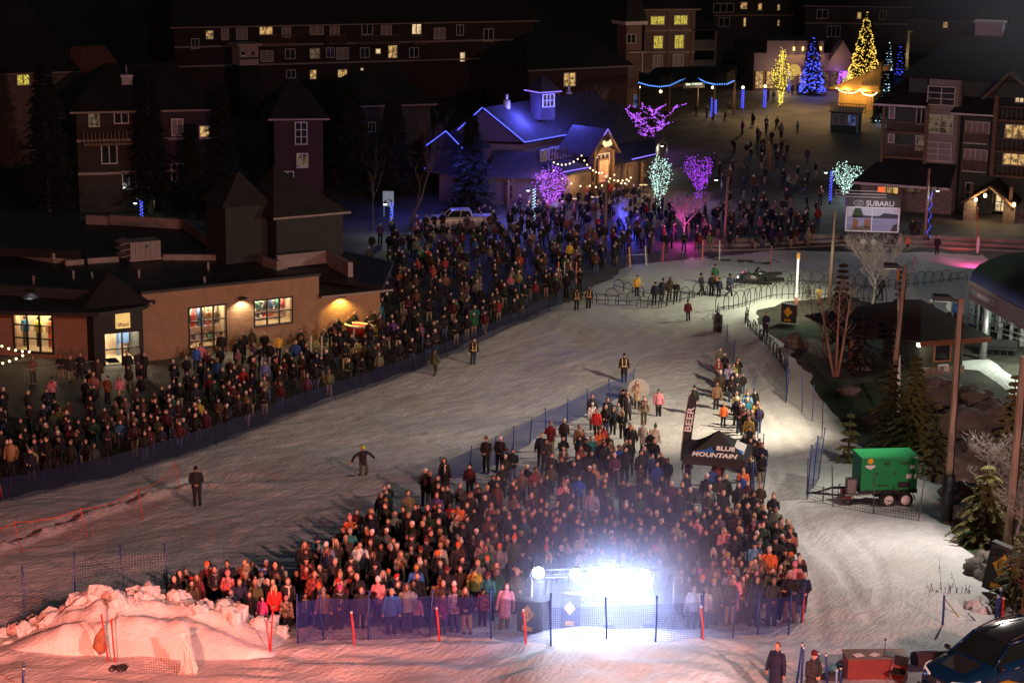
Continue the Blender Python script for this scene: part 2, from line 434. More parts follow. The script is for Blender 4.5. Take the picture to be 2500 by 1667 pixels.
D = poly_dist(X, Y, SP)+vnoise(X, Y, 2.2, 6)*0.9+vnoise(X, Y, 0.7, 7)*0.3
base = gzv(X, Y)
ca, sa = math.cos(R(64)), math.sin(R(64))
U = X*ca+Y*sa; V = -X*sa+Y*ca
wob = vnoise(X, Y, 9, 11)*6
rel = vnoise(X, Y, 5.0, 8)*0.20+vnoise(X, Y, 1.1, 9)*0.05+vnoise(X, Y, 0.45, 10)*0.06
rel = rel+(vnoise(U*0.12, V+wob*.4, 0.5, 12)*0.035+vnoise(U*0.10, V+wob*.6, 0.9, 13)*0.03)
for tk in ([(1860, 1020), (1885, 1110), (1878, 1210), (1930, 1330), (1990, 1430), (2005, 1590)], [(1900, 1060), (1915, 1180), (1960, 1290), (2040, 1370), (2075, 1440)], [(1880, 1150), (1930, 1290), (2050, 1400), (2130, 1530)], [(2050, 1290), (2140, 1380), (2158, 1450), (2140, 1500)], [(1830, 900), (1850, 1000), (1862, 1130)], [(1800, 860), (1880, 1000), (1990, 1120)], [(1790, 880), (1900, 1040)]):
 w_ = [G(*p_) for p_ in tk]; dd = np.full(X.shape, 9.0)
 for a_, b_ in zip(w_[:-1], w_[1:]):
  ex, ey = b_.x-a_.x, b_.y-a_.y; t_ = np.clip(((X-a_.x)*ex+(Y-a_.y)*ey)/(ex*ex+ey*ey), 0, 1); dd = np.minimum(dd, np.hypot(X-a_.x-t_*ex, Y-a_.y-t_*ey))
 rel = rel-0.065*np.exp(-(dd/0.20)**2)+0.02*np.exp(-((dd-.4)/0.2)**2)
fore = np.clip((74-Y)/10, 0, 1)*np.clip((12-X)/5, .25, 1)
rel = rel+fore*(vnoise(X*0.45, Y, 0.55, 14)*0.16+vnoise(X*0.5, Y, 1.3, 15)*0.20)
xl, yl = [p[0] for p in world_poly([(-300, 1420), (0, 1345), (300, 1235), (470, 1180)])], [p[1] for p in world_poly([(-300, 1420), (0, 1345), (300, 1235), (470, 1180)])]
by = np.interp(X, xl, yl)
side = np.clip(1-(X-xl[-1])/5, 0, 1)
rel = rel-0.55*side*np.exp(-((Y-by-1.0)/0.9)**2)+0.35*side*np.exp(-((Y-by+0.7)/0.8)**2)*(0.7+vnoise(X, Y, 0.6, 21))
Z = base+0.10*np.clip(D*1.3, -1.5, 1)+rel*np.clip(D*0.8+0.3, 0.05, 1)
struct(grid_obj('snow', xs, ys, Z, M_SNOW, D > -1.0))
def snow_top(x, y): return gz(x, y)+0.1
def patch(name, pix, m, dz, seed, amp=0.6):
 wp = world_poly(pix); ax = [p[0] for p in wp]; ay = [p[1] for p in wp]
 xs = np.arange(min(ax)-2, max(ax)+2, 0.35); ys = np.arange(min(ay)-2, max(ay)+2, 0.35); X, Y = np.meshgrid(xs, ys)
 D = poly_dist(X, Y, wp)+vnoise(X, Y, 1.5, seed)*amp
 return struct(grid_obj(name, xs, ys, gzv(X, Y)-0.04+dz*np.clip(D*2, -1.5, 1)+vnoise(X, Y, 1.0, seed+1)*0.06, m, D > -0.8))
patch('turf', [(1885, 812), (1900, 795), (2000, 790), (2060, 800), (2080, 820), (2040, 838), (1930, 830)], M_TURF, 0.07, 30)
patch('turf', [(1975, 935), (2060, 925), (2140, 940), (2140, 1000), (2090, 1020), (2020, 990)], M_TURF, 0.07, 33)
patch('turf', [(2310, 1290), (2380, 1280), (2400, 1340), (2360, 1370), (2320, 1340)], M_TURF, 0.07, 36)
patch('path', [(1945, 820), (2040, 835), (2120, 850), (2110, 880), (2010, 870), (1950, 850)], mat('sand_path', (0.22, 0.19, 0.15), 0.9, 0.2, 1.5, 0.3), 0.06, 39)
patch('snow_patch', [(2330, 880), (2420, 872), (2500, 960), (2480, 985), (2400, 900), (2340, 895)], M_SNOW, 0.10, 42)
patch('snow_patch', [(2060, 870), (2100, 880), (2140, 905), (2100, 905), (2060, 890)], M_SNOW, 0.10, 45)
# common paints
M_BLACK = mat('black_paint', (0.02, 0.02, 0.022), 0.5, 0.3)
M_STEEL = mat('galvanised_steel', (0.35, 0.35, 0.36), 0.4, 0.2, 6, metal=0.6)
M_WHITE = mat('white_paint', (0.75, 0.74, 0.72), 0.6, 0.06, 4)
M_RUBBER = mat('rubber', (0.015, 0.015, 0.015), 0.85, 0.2)
M_WOODPOLE = mat('weathered_pole_wood', (0.30, 0.21, 0.15), 0.85, 0.35, 2.0, 0.5, stretch=(8, 8, 0.4))
M_BLUEP = mat('blue_pole', (0.014, 0.04, 0.19), 0.5, 0.2)
M_REDP = mat('red_pole', (0.62, 0.03, 0.02), 0.5, 0.15)
M_YELLOW = mat('warning_yellow', (0.85, 0.42, 0.02), 0.5, 0.05)
M_NETB = net_mat('blue_net', (0.02, 0.05, 0.30), 0.06, 0.16)
M_NETD = net_mat('blue_dense_net', (0.012, 0.028, 0.20), 0.05, 0.26); M_NETK = net_mat('dark_blue_net', (0.010, 0.014, 0.075), 0.05, 0.22)
M_NETG = net_mat('grey_net', (0.22, 0.22, 0.25), 0.10, 0.10)
M_NETO = net_mat('orange_net', (0.55, 0.08, 0.02), 0.14, 0.05)
M_TAPE = mat('orange_tape', (0.55, 0.08, 0.03), 0.6, 0.1)
def net_fence(name, label, base, h, netm, polem, pole_h=None, pole_idx=None, sag=0.06, rad=0.028, lean=0.0, tape=None, group='safety net fences', nofence=False):
 """base: list of ground points. net draped between leaning poles"""
 pole_h = pole_h or h*1.12
 c = base[0]; t = thing(name, label, 'fence', c, 0, group)
 L = [Vector(p)-c for p in base]
 vs, fs, uvs = [], [], []; s = 0.0
 for i in range(len(L)-1):
  a, b = L[i], L[i+1]; n = max(2, int((b-a).length/0.5)); ln = (b-a).length
  for k in range(n):
   p0 = a.lerp(b, k/n); p1 = a.lerp(b, (k+1)/n)
   h0 = h-sag*math.sin(math.pi*k/n)*ln*0.3; h1 = h-sag*math.sin(math.pi*(k+1)/n)*ln*0.3
   o = len(vs); w0 = 0.05*math.sin(s*1.3); w1 = 0.05*math.sin((s+ln/n)*1.3)
   nn = Vector((-(b-a).y, (b-a).x, 0)).normalized()
   vs += [p0+nn*w0, p1+nn*w1, p1+Vector((lean, 0, h1)), p0+Vector((lean, 0, h0))]; fs.append((o, o+1, o+2, o+3))
   s2 = s+ln/n; uvs += [(s, 0), (s2, 0), (s2, h1), (s, h0)]; s = s2
 me = bpy.data.meshes.new('net'); me.from_pydata([tuple(v) for v in vs], [], fs)
 ul = me.uv_layers.new(name='UVMap'); ul.data.foreach_set('uv', [x for uv in uvs for x in uv])
 me.materials.append(netm); o = bpy.data.objects.new('net', me); COL.objects.link(o); o.parent = t
 if tape:
  mb = MB()
  for i in range(len(vs)//4): mb.slab([vs[i*4+3], vs[i*4+2], Vector(vs[i*4+2])-Vector((0, 0, 0.035)), Vector(vs[i*4+3])-Vector((0, 0, 0.035))], 0.01, (0, 1, 0))
  mb.obj('top_tape', tape, t)
 pm = None
 for i in (pole_idx if pole_idx is not None else range(len(L))):
  if pm is None:
   mb = MB(); mb.tube([(0, 0, -0.15), (random.uniform(-.02, .02), 0, pole_h*0.5), (0, 0, pole_h)], rad, 6); mb.tube([(0, 0, pole_h*0.99), (0, 0, pole_h*1.03)], rad*1.25, 6)
   pm = mb.obj('pole', polem, t); pm.location = L[i]; q = pm
  else: q = ref(pm, 'pole', t, L[i])
  q.rotation_euler = (random.uniform(-.05, .05), lean/pole_h+random.uniform(-.07, .07), 0)
 return t
def Gs(pix): return [G(px, py, 0.06) for px, py in pix]
def interp_line(pix, n):
 """n+1 ground points evenly along a pixel polyline"""
 w = [G(px, py, 0.05) for px, py in pix]; d = [0]
 for i in range(1, len(w)): d.append(d[-1]+(w[i]-w[i-1]).length)
 out = []
 for k in range(n+1):
  t = d[-1]*k/n; i = max(j for j in range(len(d)) if d[j] <= t+1e-9); i = min(i, len(w)-2)
  out.append(w[i].lerp(w[i+1], (t-d[i])/(d[i+1]-d[i]+1e-9)))
 for p in out: p.z = gz(p.x, p.y)+0.05
 return out
net_fence('net_fence', 'long dark blue net holding back the crowd along the upper edge of the run', interp_line([(-60, 1240), (270, 1168), (540, 1082), (700, 1014), (840, 969), (1010, 909), (1130, 855), (1260, 798), (1372, 748)], 30), 1.1, M_NETK, mat('dark_blue_pole', (.012, .02, .08), .6), rad=0.02)
net_fence('net_fence', 'blue net at the tail of the front crowd, running up to the round white board', interp_line([(1075, 1190), (1200, 1140), (1330, 1060), (1450, 1000), (1545, 955)], 9), 1.3, M_NETD, M_BLUEP)
FRONT_L = [(728, 1578), (790, 1566), (900, 1568), (1050, 1560), (1200, 1560), (1345, 1583)]
net_fence('net_fence', 'blue net in front of the crowd, between the snow pile and the stage lights', Gs(FRONT_L), 1.5, M_NETD, M_BLUEP, 1.7, sag=0.12)
net_fence('net_fence', 'blue net in front of the crowd directly under the stage lights', Gs([(1345, 1583), (1480, 1580), (1600, 1576), (1712, 1572)]), 1.3, M_NETB, M_BLUEP, 1.5)
net_fence('net_fence', 'blue net with a red first pole, closing the crowd off from the groomed lane', Gs([(1716, 1572), (1788, 1568), (1850, 1560), (1925, 1555), (1955, 1528)]), 1.4, M_NETB, M_BLUEP, 1.6)
net_fence('net_fence', 'grey see-through net on blue poles behind the snow pile', Gs([(-120, 1600), (63, 1540), (183, 1500), (306, 1482), (412, 1474)]), 1.9, M_NETG, M_BLUEP, 2.15, sag=0.04)
net_fence('net_fence', 'sagging orange topped net on leaning poles, on the snow below the left crowd', Gs([(-60, 1385), (55, 1353), (216, 1318), (350, 1268), (441, 1198)]), 1.3, M_NETO, mat('orange_pole', (0.50, 0.08, 0.03), 0.6, 0.2), 1.35, rad=.02, sag=0.12, lean=-0.2, tape=M_TAPE)
net_fence('net_fence', 'white net staked across the front of the snow pile', Gs([(282, 1628), (350, 1645), (470, 1652), (560, 1620), (660, 1604)]), 1.25, net_mat('white_net', (0.6, 0.5, 0.48), 0.08, 0.10), M_REDP, 1.5, [0, 4], sag=0.05)
for (x, y, ty), w in zip([(866, 1590, 1497), (1073, 1580, 1487), (1284, 1582, 1492), (1716, 1580, 1483), (659, 1606, 1512)],
                         ['second from the snow pile', 'third from the snow pile', 'just off the bright stage lights', 'on the lane side of the stage lights', 'at the lower tip of the snow pile']):
 b = G(x, y, 0.0); h = top_z(b, ty)-b.z; mb = MB()
 mb.tube([(0, 0, -0.1), (-0.03, 0, h*0.5), (-0.1, 0, h)], 0.032, 6); o = mb.obj('marker_pole', M_REDP); o.location = b
 mb = MB(); mb.tube([(-0.1, 0, h), (-0.104, 0, h+0.07)], 0.034, 6); mb.obj('cap', M_WHITE, o)
 tag(o, 'red marker pole in front of the nets, '+w, 'pole', 'red marker poles')
for (x, y, ty), w in zip([(1840, 1535, 1437), (1900, 1500, 1455), (1957, 1530, 1435), (1742, 1535, 1443), (590, 1480, 1400)],
                         ['in the middle of the net', 'behind the last people of the front row', 'at the corner of the crowd by the groomed lane', 'nearest the stage lights', 'behind the woman in the red jacket']):
 b = G(x, y, 0.0); h = top_z(b, ty)-b.z; mb = MB(); mb.tube([(0, 0, -0.1), (0.03, 0, h*.6), (0, 0, h)], 0.035, 6)
 o = mb.obj('net_pole', M_BLUEP if 'corner' not in w else M_REDP); o.location = b
 tag(o, ('red' if 'corner' in w else 'blue')+' net pole standing '+w, 'pole', 'poles standing in the front row')
net_fence('net_fence', 'low blue net on the crowd side of the groomed lane', Gs([(1757, 800), (1775, 838), (1790, 880), (1802, 925)]), 1.0, M_NETB, M_BLUEP, 1.3)
net_fence('net_fence', 'blue net where the hoop fence ends, above the putting green', Gs([(1921, 912), (1920, 950), (1918, 985)]), 1.9, M_NETD, M_BLUEP, 2.1)
net_fence('net_fence', 'dark net on tall thin poles beside the round turf green', Gs([(1920, 980), (1958, 1007), (1982, 1030), (2006, 1077)]), 1.9, M_NETG, M_BLUEP, 2.2)
net_fence('net_fence', 'blue net panel standing edge on, beside the generator', Gs([(1998, 1172), (1984, 1195), (1970, 1222)]), 2.3, M_NETD, M_BLUEP, 2.6)
net_fence('net_fence', 'thin grey net staked round the front of the generator trailer', Gs([(1970, 1222), (2034, 1242), (2133, 1260), (2242, 1278)]), 0.9, net_mat('dark_net', (0.05, 0.05, 0.06), 0.13, 0.15), mat('thin_dark_pole', (0.06, 0.06, 0.09), 0.5), 1.95, sag=0.05)
net_fence('net_fence', 'net behind the queue of people beside the groomed lane', Gs([(1862, 1210), (1862, 1150), (1850, 1070), (1840, 1010)]), 1.5, M_NETB, M_BLUEP, 1.9)
# hoop fences
M_HOOP = mat('dark_green_hoop', (0.02, 0.03, 0.022), 0.5, 0.2)
def hoop_fence(label, pix, spacing=0.85, w=1.1, h=1.15, jitter=0.25):
 c = G(*pix[0]); t = thing('hoop_fence', label, 'fence', c, 0, 'hoop fences along the ski lanes')
 pts = [G(px, py, 0.04) for px, py in pix]; d = 0; L = sum((pts[i+1]-pts[i]).length for i in range(len(pts)-1)); n = int(L/spacing)
 line = interp_line(pix, n)
 mb = MB(); arc = [(-w/2, 0, -0.1)]+[(-w/2*math.cos(math.pi*k/10), 0, h*0.5+h*0.5*math.sin(math.pi*k/10)) for k in range(11)]+[(w/2, 0, -0.1)]
 mb.tube(arc, 0.03, 5); m0 = mb.mesh('hoop'); m0.materials.append(M_HOOP)
 for i in range(n):
  a, b = line[i], line[i+1]; o = bpy.data.objects.new('hoop', m0); COL.objects.link(o); o.parent = t
  o.location = (a+b)/2-c; s = random.choice([1, 1, 0.7]) if jitter else 1
  o.scale = (random.uniform(0.9, 1.1), 1, s*random.uniform(0.92, 1.06)); o.rotation_euler = (0.05*random.uniform(-1, 1), 0, math.atan2(b.y-a.y, b.x-a.x)+random.uniform(-.12, .12))
 mb = MB()
 for hh in (0.28,): mb.tube([p-c+Vector((0, 0, hh)) for p in line], 0.028, 5)
 mb.obj('rail', M_HOOP, t); return t
hoop_fence('long outer hoop fence curving round the top of the lit ski lane', [(1395, 738), (1500, 742), (1602, 754), (1680, 735), (1752, 714), (1830, 700), (1885, 694), (1990, 695), (2080, 705), (2170, 706), (2260, 698), (2358, 686)])
hoop_fence('inner hoop fence on the near side of the lit ski lane', [(1752, 760), (1808, 752), (1850, 738), (1893, 728), (1986, 724), (2080, 735), (2156, 742)], h=1.35, w=1.3, jitter=0)
hoop_fence('hoop fence dropping down the lane past the putting green', [(1828, 772), (1818, 792), (1842, 818), (1867, 842), (1895, 875), (1921, 912)], spacing=0.6, w=0.9, h=1.0)
hoop_fence('short hoop fence behind the black speaker at the lane corner', [(1752, 765), (1750, 790), (1760, 815)], spacing=0.6, w=0.9, h=1.0)
hoop_fence('low hoop fence across the snow in front of the terraced steps', [(1500, 705), (1560, 722), (1640, 730)], spacing=1.0, w=1.1, h=0.8)
# snow pile
pc = G(350, 1575)
t = thing('snow_pile', 'tall pile of bulldozed snow blocks lit red, behind a white net', 'snow pile', pc)
xs = np.arange(-5.6, 5.6, 0.09); ys = np.arange(-2.2, 2.4, 0.09); X, Y = np.meshgrid(xs, ys)
env = np.clip(1-(np.abs(X+0.2)/4.9)**2.6, 0, 1)*np.clip(1-(np.abs(Y)/2.0)**2.4, 0, 1)
prof = np.interp(X, [-5.4, -4.3, -3.2, -2.2, -0.6, 0.6, 1.6, 2.8, 3.8, 4.7, 5.3], [0.05, 0.25, .8, 1.3, 1.55, 1.4, 1.3, 1.2, 0.9, 0.4, 0.05])
hgt = prof*env**0.42
ridge = np.abs(vnoise(X, Y, 0.9, 51))*0.45+np.abs(vnoise(X, Y, 0.35, 52))*0.25+vnoise(X, Y, 0.16, 53)*0.06
hgt = hgt+np.clip(hgt-0.5, 0, 1)*(0.35-ridge*1.5)*0.75-0.25*np.exp(-((Y+0.9-0.3*np.sin(X*1.3))/0.35)**2)*np.clip(hgt, 0, 1)
Zp = hgt-0.25*(1-np.clip(env*8, 0, 1))+gzv(X+pc.x, Y+pc.y)-pc.z
M_CHUNK = mat('piled_snow', (0.74, 0.72, 0.70), 0.7, 0.12, 1.5, 0.8, bscale=7)
o = grid_obj('mound', xs, ys, Zp, M_CHUNK, env > 0); o.parent = t
cm = []
for k in range(4):
 mb = MB(); mb.ball((0, 0, 0), 1, 7, 5); vv = []
 for v in mb.v:
  v = Vector(v); n = noise.noise(v*1.3+Vector((k*7, 0, 0)))*0.55+noise.noise(v*3+Vector((k*3, 5, 0)))*0.2; vv.append(tuple(v*(1+n)))
 mb.v = vv; mb.smooth = [False]*len(mb.f); me = mb.mesh('snow_block'); me.materials.append(M_CHUNK); cm.append(me)
random.seed(11)
for i in range(120):
 x = random.uniform(-4.6, 4.4); y = random.gauss(0.25, 0.4)+.15*math.sin(x*2)
 ix = int((x+5.6)/0.09); iy = int((y+2.2)/0.09)
 if not (0 <= iy < Zp.shape[0]) or hgt[iy, ix] < 0.5 and random.random() < 0.6: continue
 o = bpy.data.objects.new('snow_block', cm[i % 4]); COL.objects.link(o); o.parent = t; s = random.choice([.07, .1, .13, .17, .24, .3])*random.uniform(.8, 1.2)
 o.location = (x, y, Zp[iy, ix]+s*0.15); o.scale = (s*random.uniform(.8, 1.4), s, s*random.uniform(.6, 1)); o.rotation_euler = (random.random()*3, random.random()*3, random.random()*3)
for i, (x, y, s, lb) in enumerate([(60, 1545, 0.36, 'squat snow block rolled off the tip of the pile'), (82, 1530, 0.40, 'larger snow block leaning on its squat neighbour'), (20, 1575, 0.22, 'small snow lump far out from the pile'), (125, 1560, 0.16, 'fist sized snow lump close to the pile')]):
 o = bpy.data.objects.new('snow_block', cm[i]); COL.objects.link(o); o.location = G(x, y, s*0.6); o.scale = (s*1.2, s, s*.9); tag(o, lb, 'snow block')
b = G(452, 1650); mb = MB()
n = 14
for i in range(n):
 pass
prof = [(0, 0.13, 1.38), (0, .10, 1.25), (0.02, 0.17, 1.0), (.02, .19, .75), (0.03, 0.24, 0.5), (.03, .31, .25), (0.02, 0.30, 0.06)]
vs = []; fs = []
for (yy, w, z) in prof:
 for k in range(n): a = k/(n-1); nz_ = noise.noise(Vector((a*4, z*3, 1.7))); vs.append(((a-0.5)*2*w*(.8+nz_*.5)+.12*math.sin(z*3.1)+.05*nz_, yy-0.09*math.sin(a*15+z*2)*(1.5-z)-0.05+.1*nz_, z))
for i in range(len(prof)-1):
 for k in range(n-1): fs.append((i*n+k, i*n+k+1, (i+1)*n+k+1, (i+1)*n+k))
vs2 = [(x, y+0.02, z) for x, y, z in vs]; q = len(vs)
fs2 = [tuple(q+i for i in f[::-1]) for f in fs]
mb.add(vs, fs, True); mb.add(vs2, [tuple(i-q for i in f) for f in fs2], True)
o = mb.obj('white_cloth', mat('white_cloth', (0.78, 0.74, 0.70), 0.8, 0.08, 3, 0.3)); o.location = b; tag(o, 'crumpled white cloth hanging from the net before the snow pile', 'cloth')
b = G(268, 1632); mb = MB(); mb.tube([(0, 0, -.1), (-.12, 0, 1.0), (-.2, 0, 1.75)], 0.03, 6); o = mb.obj('stake', M_REDP); o.location = b; tag(o, 'leaning red stake with a brown rag tied to it, by the snow pile', 'stake')
mb = MB(); mb.tube([(-.2, 0, 1.25), (-.26, -.05, 1.0), (-.30, -.04, 0.7), (-.22, 0, 0.5)], [0.05, 0.16, 0.2, 0.12], 8, sy=.6)
mb.tube([(-.2, 0, 1.3), (-.17, -.02, 1.0), (-.12, 0, 0.8)], [0.04, 0.09, 0.05], 6); q = mb.obj('rag', mat('brown_rag', (0.28, 0.12, 0.06), 0.9, 0.3, 5, 0.4)); q.location = b; tag(q, 'brown rag tied round the leaning red stake', 'rag')
# stage lights on a truss
L0 = G(1290, 1555); L1 = G(1650, 1552)
tr = thing('light_truss', 'aluminium truss on stands carrying the bright stage lights', 'truss', L0, math.atan2(L1.y-L0.y, L1.x-L0.x))
Lt = (L1.xy-L0.xy).length; TZ = 1.95
for (yy, zz) in ((0, TZ), (0.25, TZ), (0.12, TZ+0.22)):
 mb = MB(); mb.tube([(0, yy, zz), (Lt, yy, zz)], 0.028, 6); mb.obj('chord', M_STEEL, tr)
mb = MB(); n = int(Lt/0.3)
for i in range(n):
 a = i*Lt/n; b_ = (i+1)*Lt/n
 mb.tube([(a, 0, TZ), ((a+b_)/2, 0.12, TZ+0.22), (b_, 0, TZ)], 0.012, 4); mb.tube([(a, 0.25, TZ), ((a+b_)/2, 0.12, TZ+0.22)], 0.012, 4)
mb.obj('lattice', M_STEEL, tr)
for u in (0.1, Lt*0.5, Lt-0.1):
 mb = MB(); mb.tube([(u, 0.12, 0), (u, 0.12, TZ)], 0.035, 6)
 for a in (0, 2.1, 4.2): mb.tube([(u, .12, .7), (u+.5*math.cos(a), .12+.5*math.sin(a), 0)], 0.02, 4)
 mb.obj('stand', M_STEEL, tr)
M_STAGE = glow('stage_lamp_glow', (0.86, 0.92, 1.0), 60, True)
tx = (L1-L0).normalized(); tx.z = 0
for i, (px, py, r, lb) in enumerate([(1313, 1393, .23, 'lone stage light at the snow pile end of the truss'), (1403, 1396, .22, 'stage light second from the lone one'), (1452, 1392, .20, 'stage light beside the middle pair'),
                                 (1484, 1384, .24, 'tallest stage light in the middle of the cluster'), (1520, 1396, .20, 'stage light between the middle and the end of the truss'), (1570, 1400, .25, 'large stage light at the lane end of the truss')]):
 r *= .85; fr = Facade(L0, L1); u, z = fr.pix(px, py, 0.0); p = fr.W(u, -0.12, z)
 t = thing('stage_light', 'blinding blue white '+lb, 'stage light', p, 0, 'stage lights on the truss')
 aim = (CAM-Vector((0, 0, 22))-p).normalized(); q = aim.to_track_quat('Z', 'Y').to_matrix()
 mb = MB(); mb.rings([((0, 0, -0.4), r*.5, r*.5), ((0, 0, -.34), r*.85, r*.85), ((0, 0, -0.02), r, r), ((0, 0, 0.03), r*1.04, r*1.04)], 16); mb.v = [tuple(q@Vector(v)) for v in mb.v]; mb.obj('housing', M_BLACK, t)
 mb = MB(); mb.rings([((0, 0, 0.031), r*.96, r*.96), ((0, 0, 0.05), r*.9, r*.9), ((0, 0, .07), r*.6, r*.6)], 16); mb.v = [tuple(q@Vector(v)) for v in mb.v]; mb.obj('lens', M_STAGE, t)
 mb = MB(); mb.tube([(-r*1.1, 0, 0), (-r*1.1, 0, -r*1.3), (0, 0, -r*1.8), (r*1.1, 0, -r*1.3), (r*1.1, 0, 0)], 0.02, 5); mb.obj('yoke', M_BLACK, t)
 lamp('stage_light_beam', 'SPOT', p+aim*0.16, 450, (0.78, 0.86, 1.0), Vector((p.x*.8+1.0, 55.5, 7.4)), 0.15, 74, 1.0)
 lamp('stage_light_glow', 'POINT', p+aim*0.32, 110, (0.45, 0.58, 1.0), None, 0.12)
for dx in (1.2, 2.6, 3.9):
 q = L0+tx*dx+Vector((0, -.5, .9)); mb = MB(); mb.box((0, 0, 0), (.35, .2, .25)); o = mb.obj('smoke_fill_box', M_BLACK); o.location = q-Vector((0, 0, .6)); tag(o, 'small black box added for a blue smoke light below the truss, '+{1.2: 'under the lone lamp', 2.6: 'in the middle', 3.9: 'at the lane end'}[dx], 'fill light', 'added smoke lights under the truss'); lamp('smoke_fill_light', 'POINT', q+Vector((0, -.9, .6)), 95, (.30, .42, 1.0), None, .2)  # boxes and blue point lights added to make the smoke glow
def diamond_board(label, A, B, h, board_h0=0.2, th=0.25, back=0.0, tilt=0.0, top=None, figures=True):
 f = Facade(A, B); t = f.root('slow_zone_board', label, 'sign'); L = f.L
 mb = MB(); mb.bbox((0, 0, board_h0), (L, th, board_h0+h));
 o = mb.obj('board', mat('black_board_padding', (0.035, 0.032, 0.03), 0.7, 0.2, 2, 0.2), t)
 c = (L*0.46, -0.006, board_h0+h*0.58); s = min(L, h)*0.36
 mb = MB(); mb.slab([(c[0], c[1], c[2]+s), (c[0]-s*.82, c[1], c[2]), (c[0], c[1], c[2]-s), (c[0]+s*.82, c[1], c[2])], 0.012, (0, -1, 0)); mb.obj('diamond', M_YELLOW, t)
 mb = MB(); mb.bbox((c[0]-s*.62, -0.018, board_h0+h*0.08), (c[0]+s*.62, -0.002, board_h0+h*0.20)); mb.obj('plate', M_YELLOW, t)
 if figures:
  for sx in (-1, 1):
   mb = MB(); q = s*0.28; cx = c[0]+sx*s*.26; y0 = -0.026
   mb.slab([(cx-q*.2, y0, c[2]+q*.2), (cx+q*.25*sx, y0, c[2]+q*.8), (cx+q*.5*sx, y0, c[2]+q*.3), (cx+q*.1, y0, c[2]-q*.9), (cx-q*.3, y0, c[2]-q*.8)], 0.008, (0, 1, 0))
   mb.ball((cx+q*.1, y0+.004, c[2]+q*1.0), q*.22, 6, 5, (1, .2, 1)); mb.obj('skier_figure', M_BLACK, t)
  text('lettering', 'SLOW', s*0.20, M_BLACK, t, frameM((c[0], -0.027, c[2]-s*.42), (1, 0, 0), (0, 0, 1)), 0.003)
  text('lettering', 'SLOW', s*0.17, M_BLACK, t, frameM((c[0], -0.022, board_h0+h*.14), (1, 0, 0), (0, 0, 1)), 0.003)
 return t
for i, (xa, xb, lb) in enumerate([(1262, 1316, 'board with a yellow slow diamond under the lone stage light'), (1368, 1415, 'board with a yellow slow diamond in the smoke, second in the row')]):
 diamond_board('black padded '+lb, G(xa, 1558), G(xb, 1558), 1.15, 0.2, 0.2)
a = G(1906, 789); b_ = G(1941, 793)
diamond_board('black padded board with a yellow slow diamond on the snow island beside the lit pole', a, b_, 1.35, 0.1, 0.25)
a = G(2392, 1448); b_ = Vector((a.x+1.0, a.y-0.85, gz(a.x+1.0, a.y-.85)))
tb = diamond_board('tilted black padded board with a yellow slow diamond by the bank below the parked car pole', a, b_, 1.85, 0.25, 0.3)
tb['label'] = 'tall tilted black board with a yellow slow diamond above the blue car'
tb.rotation_euler.y = R(9)
# smoke
sc_ = G(1500, 1550)
def smoke(name, c, size, dens, label, nscale, aniso=0.0, thr=0.42, col=(1, 1, 1), seed=0.0):
 mb = MB(); mb.ball((0, 0, 0), 1, 20, 14); o = mb.obj(name, [])
 m = bpy.data.materials.new('smoke_air'); m.use_nodes = True; t = m.node_tree; t.nodes.clear(); N = t.nodes; L = t.links
 out = N.new('ShaderNodeOutputMaterial'); pv = N.new('ShaderNodeVolumePrincipled'); L.new(pv.outputs[0], out.inputs['Volume'])
 pv.inputs['Color'].default_value = col+(1,); pv.inputs['Anisotropy'].default_value = aniso
 tc = N.new('ShaderNodeTexCoord'); no = N.new('ShaderNodeTexNoise'); no.inputs['Scale'].default_value = nscale; no.inputs['Detail'].default_value = 3
 av = N.new('ShaderNodeVectorMath'); av.inputs[1].default_value = (seed, seed*2, 0); L.new(tc.outputs['Object'], av.inputs[0]); L.new(av.outputs[0], no.inputs[0])
 ln = N.new('ShaderNodeVectorMath'); ln.operation = 'LENGTH'; L.new(tc.outputs['Object'], ln.inputs[0])
 fo = N.new('ShaderNodeMapRange'); fo.inputs[1].default_value = 1.0; fo.inputs[2].default_value = 0.25; fo.inputs[3].default_value = 0; fo.inputs[4].default_value = 1; fo.interpolation_type = 'SMOOTHSTEP'
 L.new(ln.outputs['Value'], fo.inputs[0])
 nr = N.new('ShaderNodeMapRange'); nr.inputs[1].default_value = thr-0.12; nr.inputs[2].default_value = thr+0.25; L.new(no.outputs[0], nr.inputs[0])
 mu = N.new('ShaderNodeMath'); mu.operation = 'MULTIPLY'; L.new(fo.outputs[0], mu.inputs[0]); L.new(nr.outputs[0], mu.inputs[1])
 m2 = N.new('ShaderNodeMath'); m2.operation = 'MULTIPLY'; m2.inputs[1].default_value = dens; L.new(mu.outputs[0], m2.inputs[0]); L.new(m2.outputs[0], pv.inputs['Density'])
 o.data.materials.append(m); o.location = c; o.scale = size; o['kind'] = 'stuff'; o['label'] = label
 return o
smoke('smoke', sc_+Vector((0.4, -1.2, 1.2)), (5.2, 2.8, 3.5), 0.40, 'dense stage smoke glowing in front of the stage lights', 1.6, col=(.80, .87, 1))
smoke('smoke', sc_+Vector((0.2, 2.2, 2.6)), (6.5, 5.0, 3.6), 0.075, 'thin bluish smoke standing in for lamp bloom over the crowd behind the stage lights', 1.2, seed=3.0, thr=0.36, col=(.55, .68, 1))  # added for bloom; the tint puts blue lamp light into the smoke colour
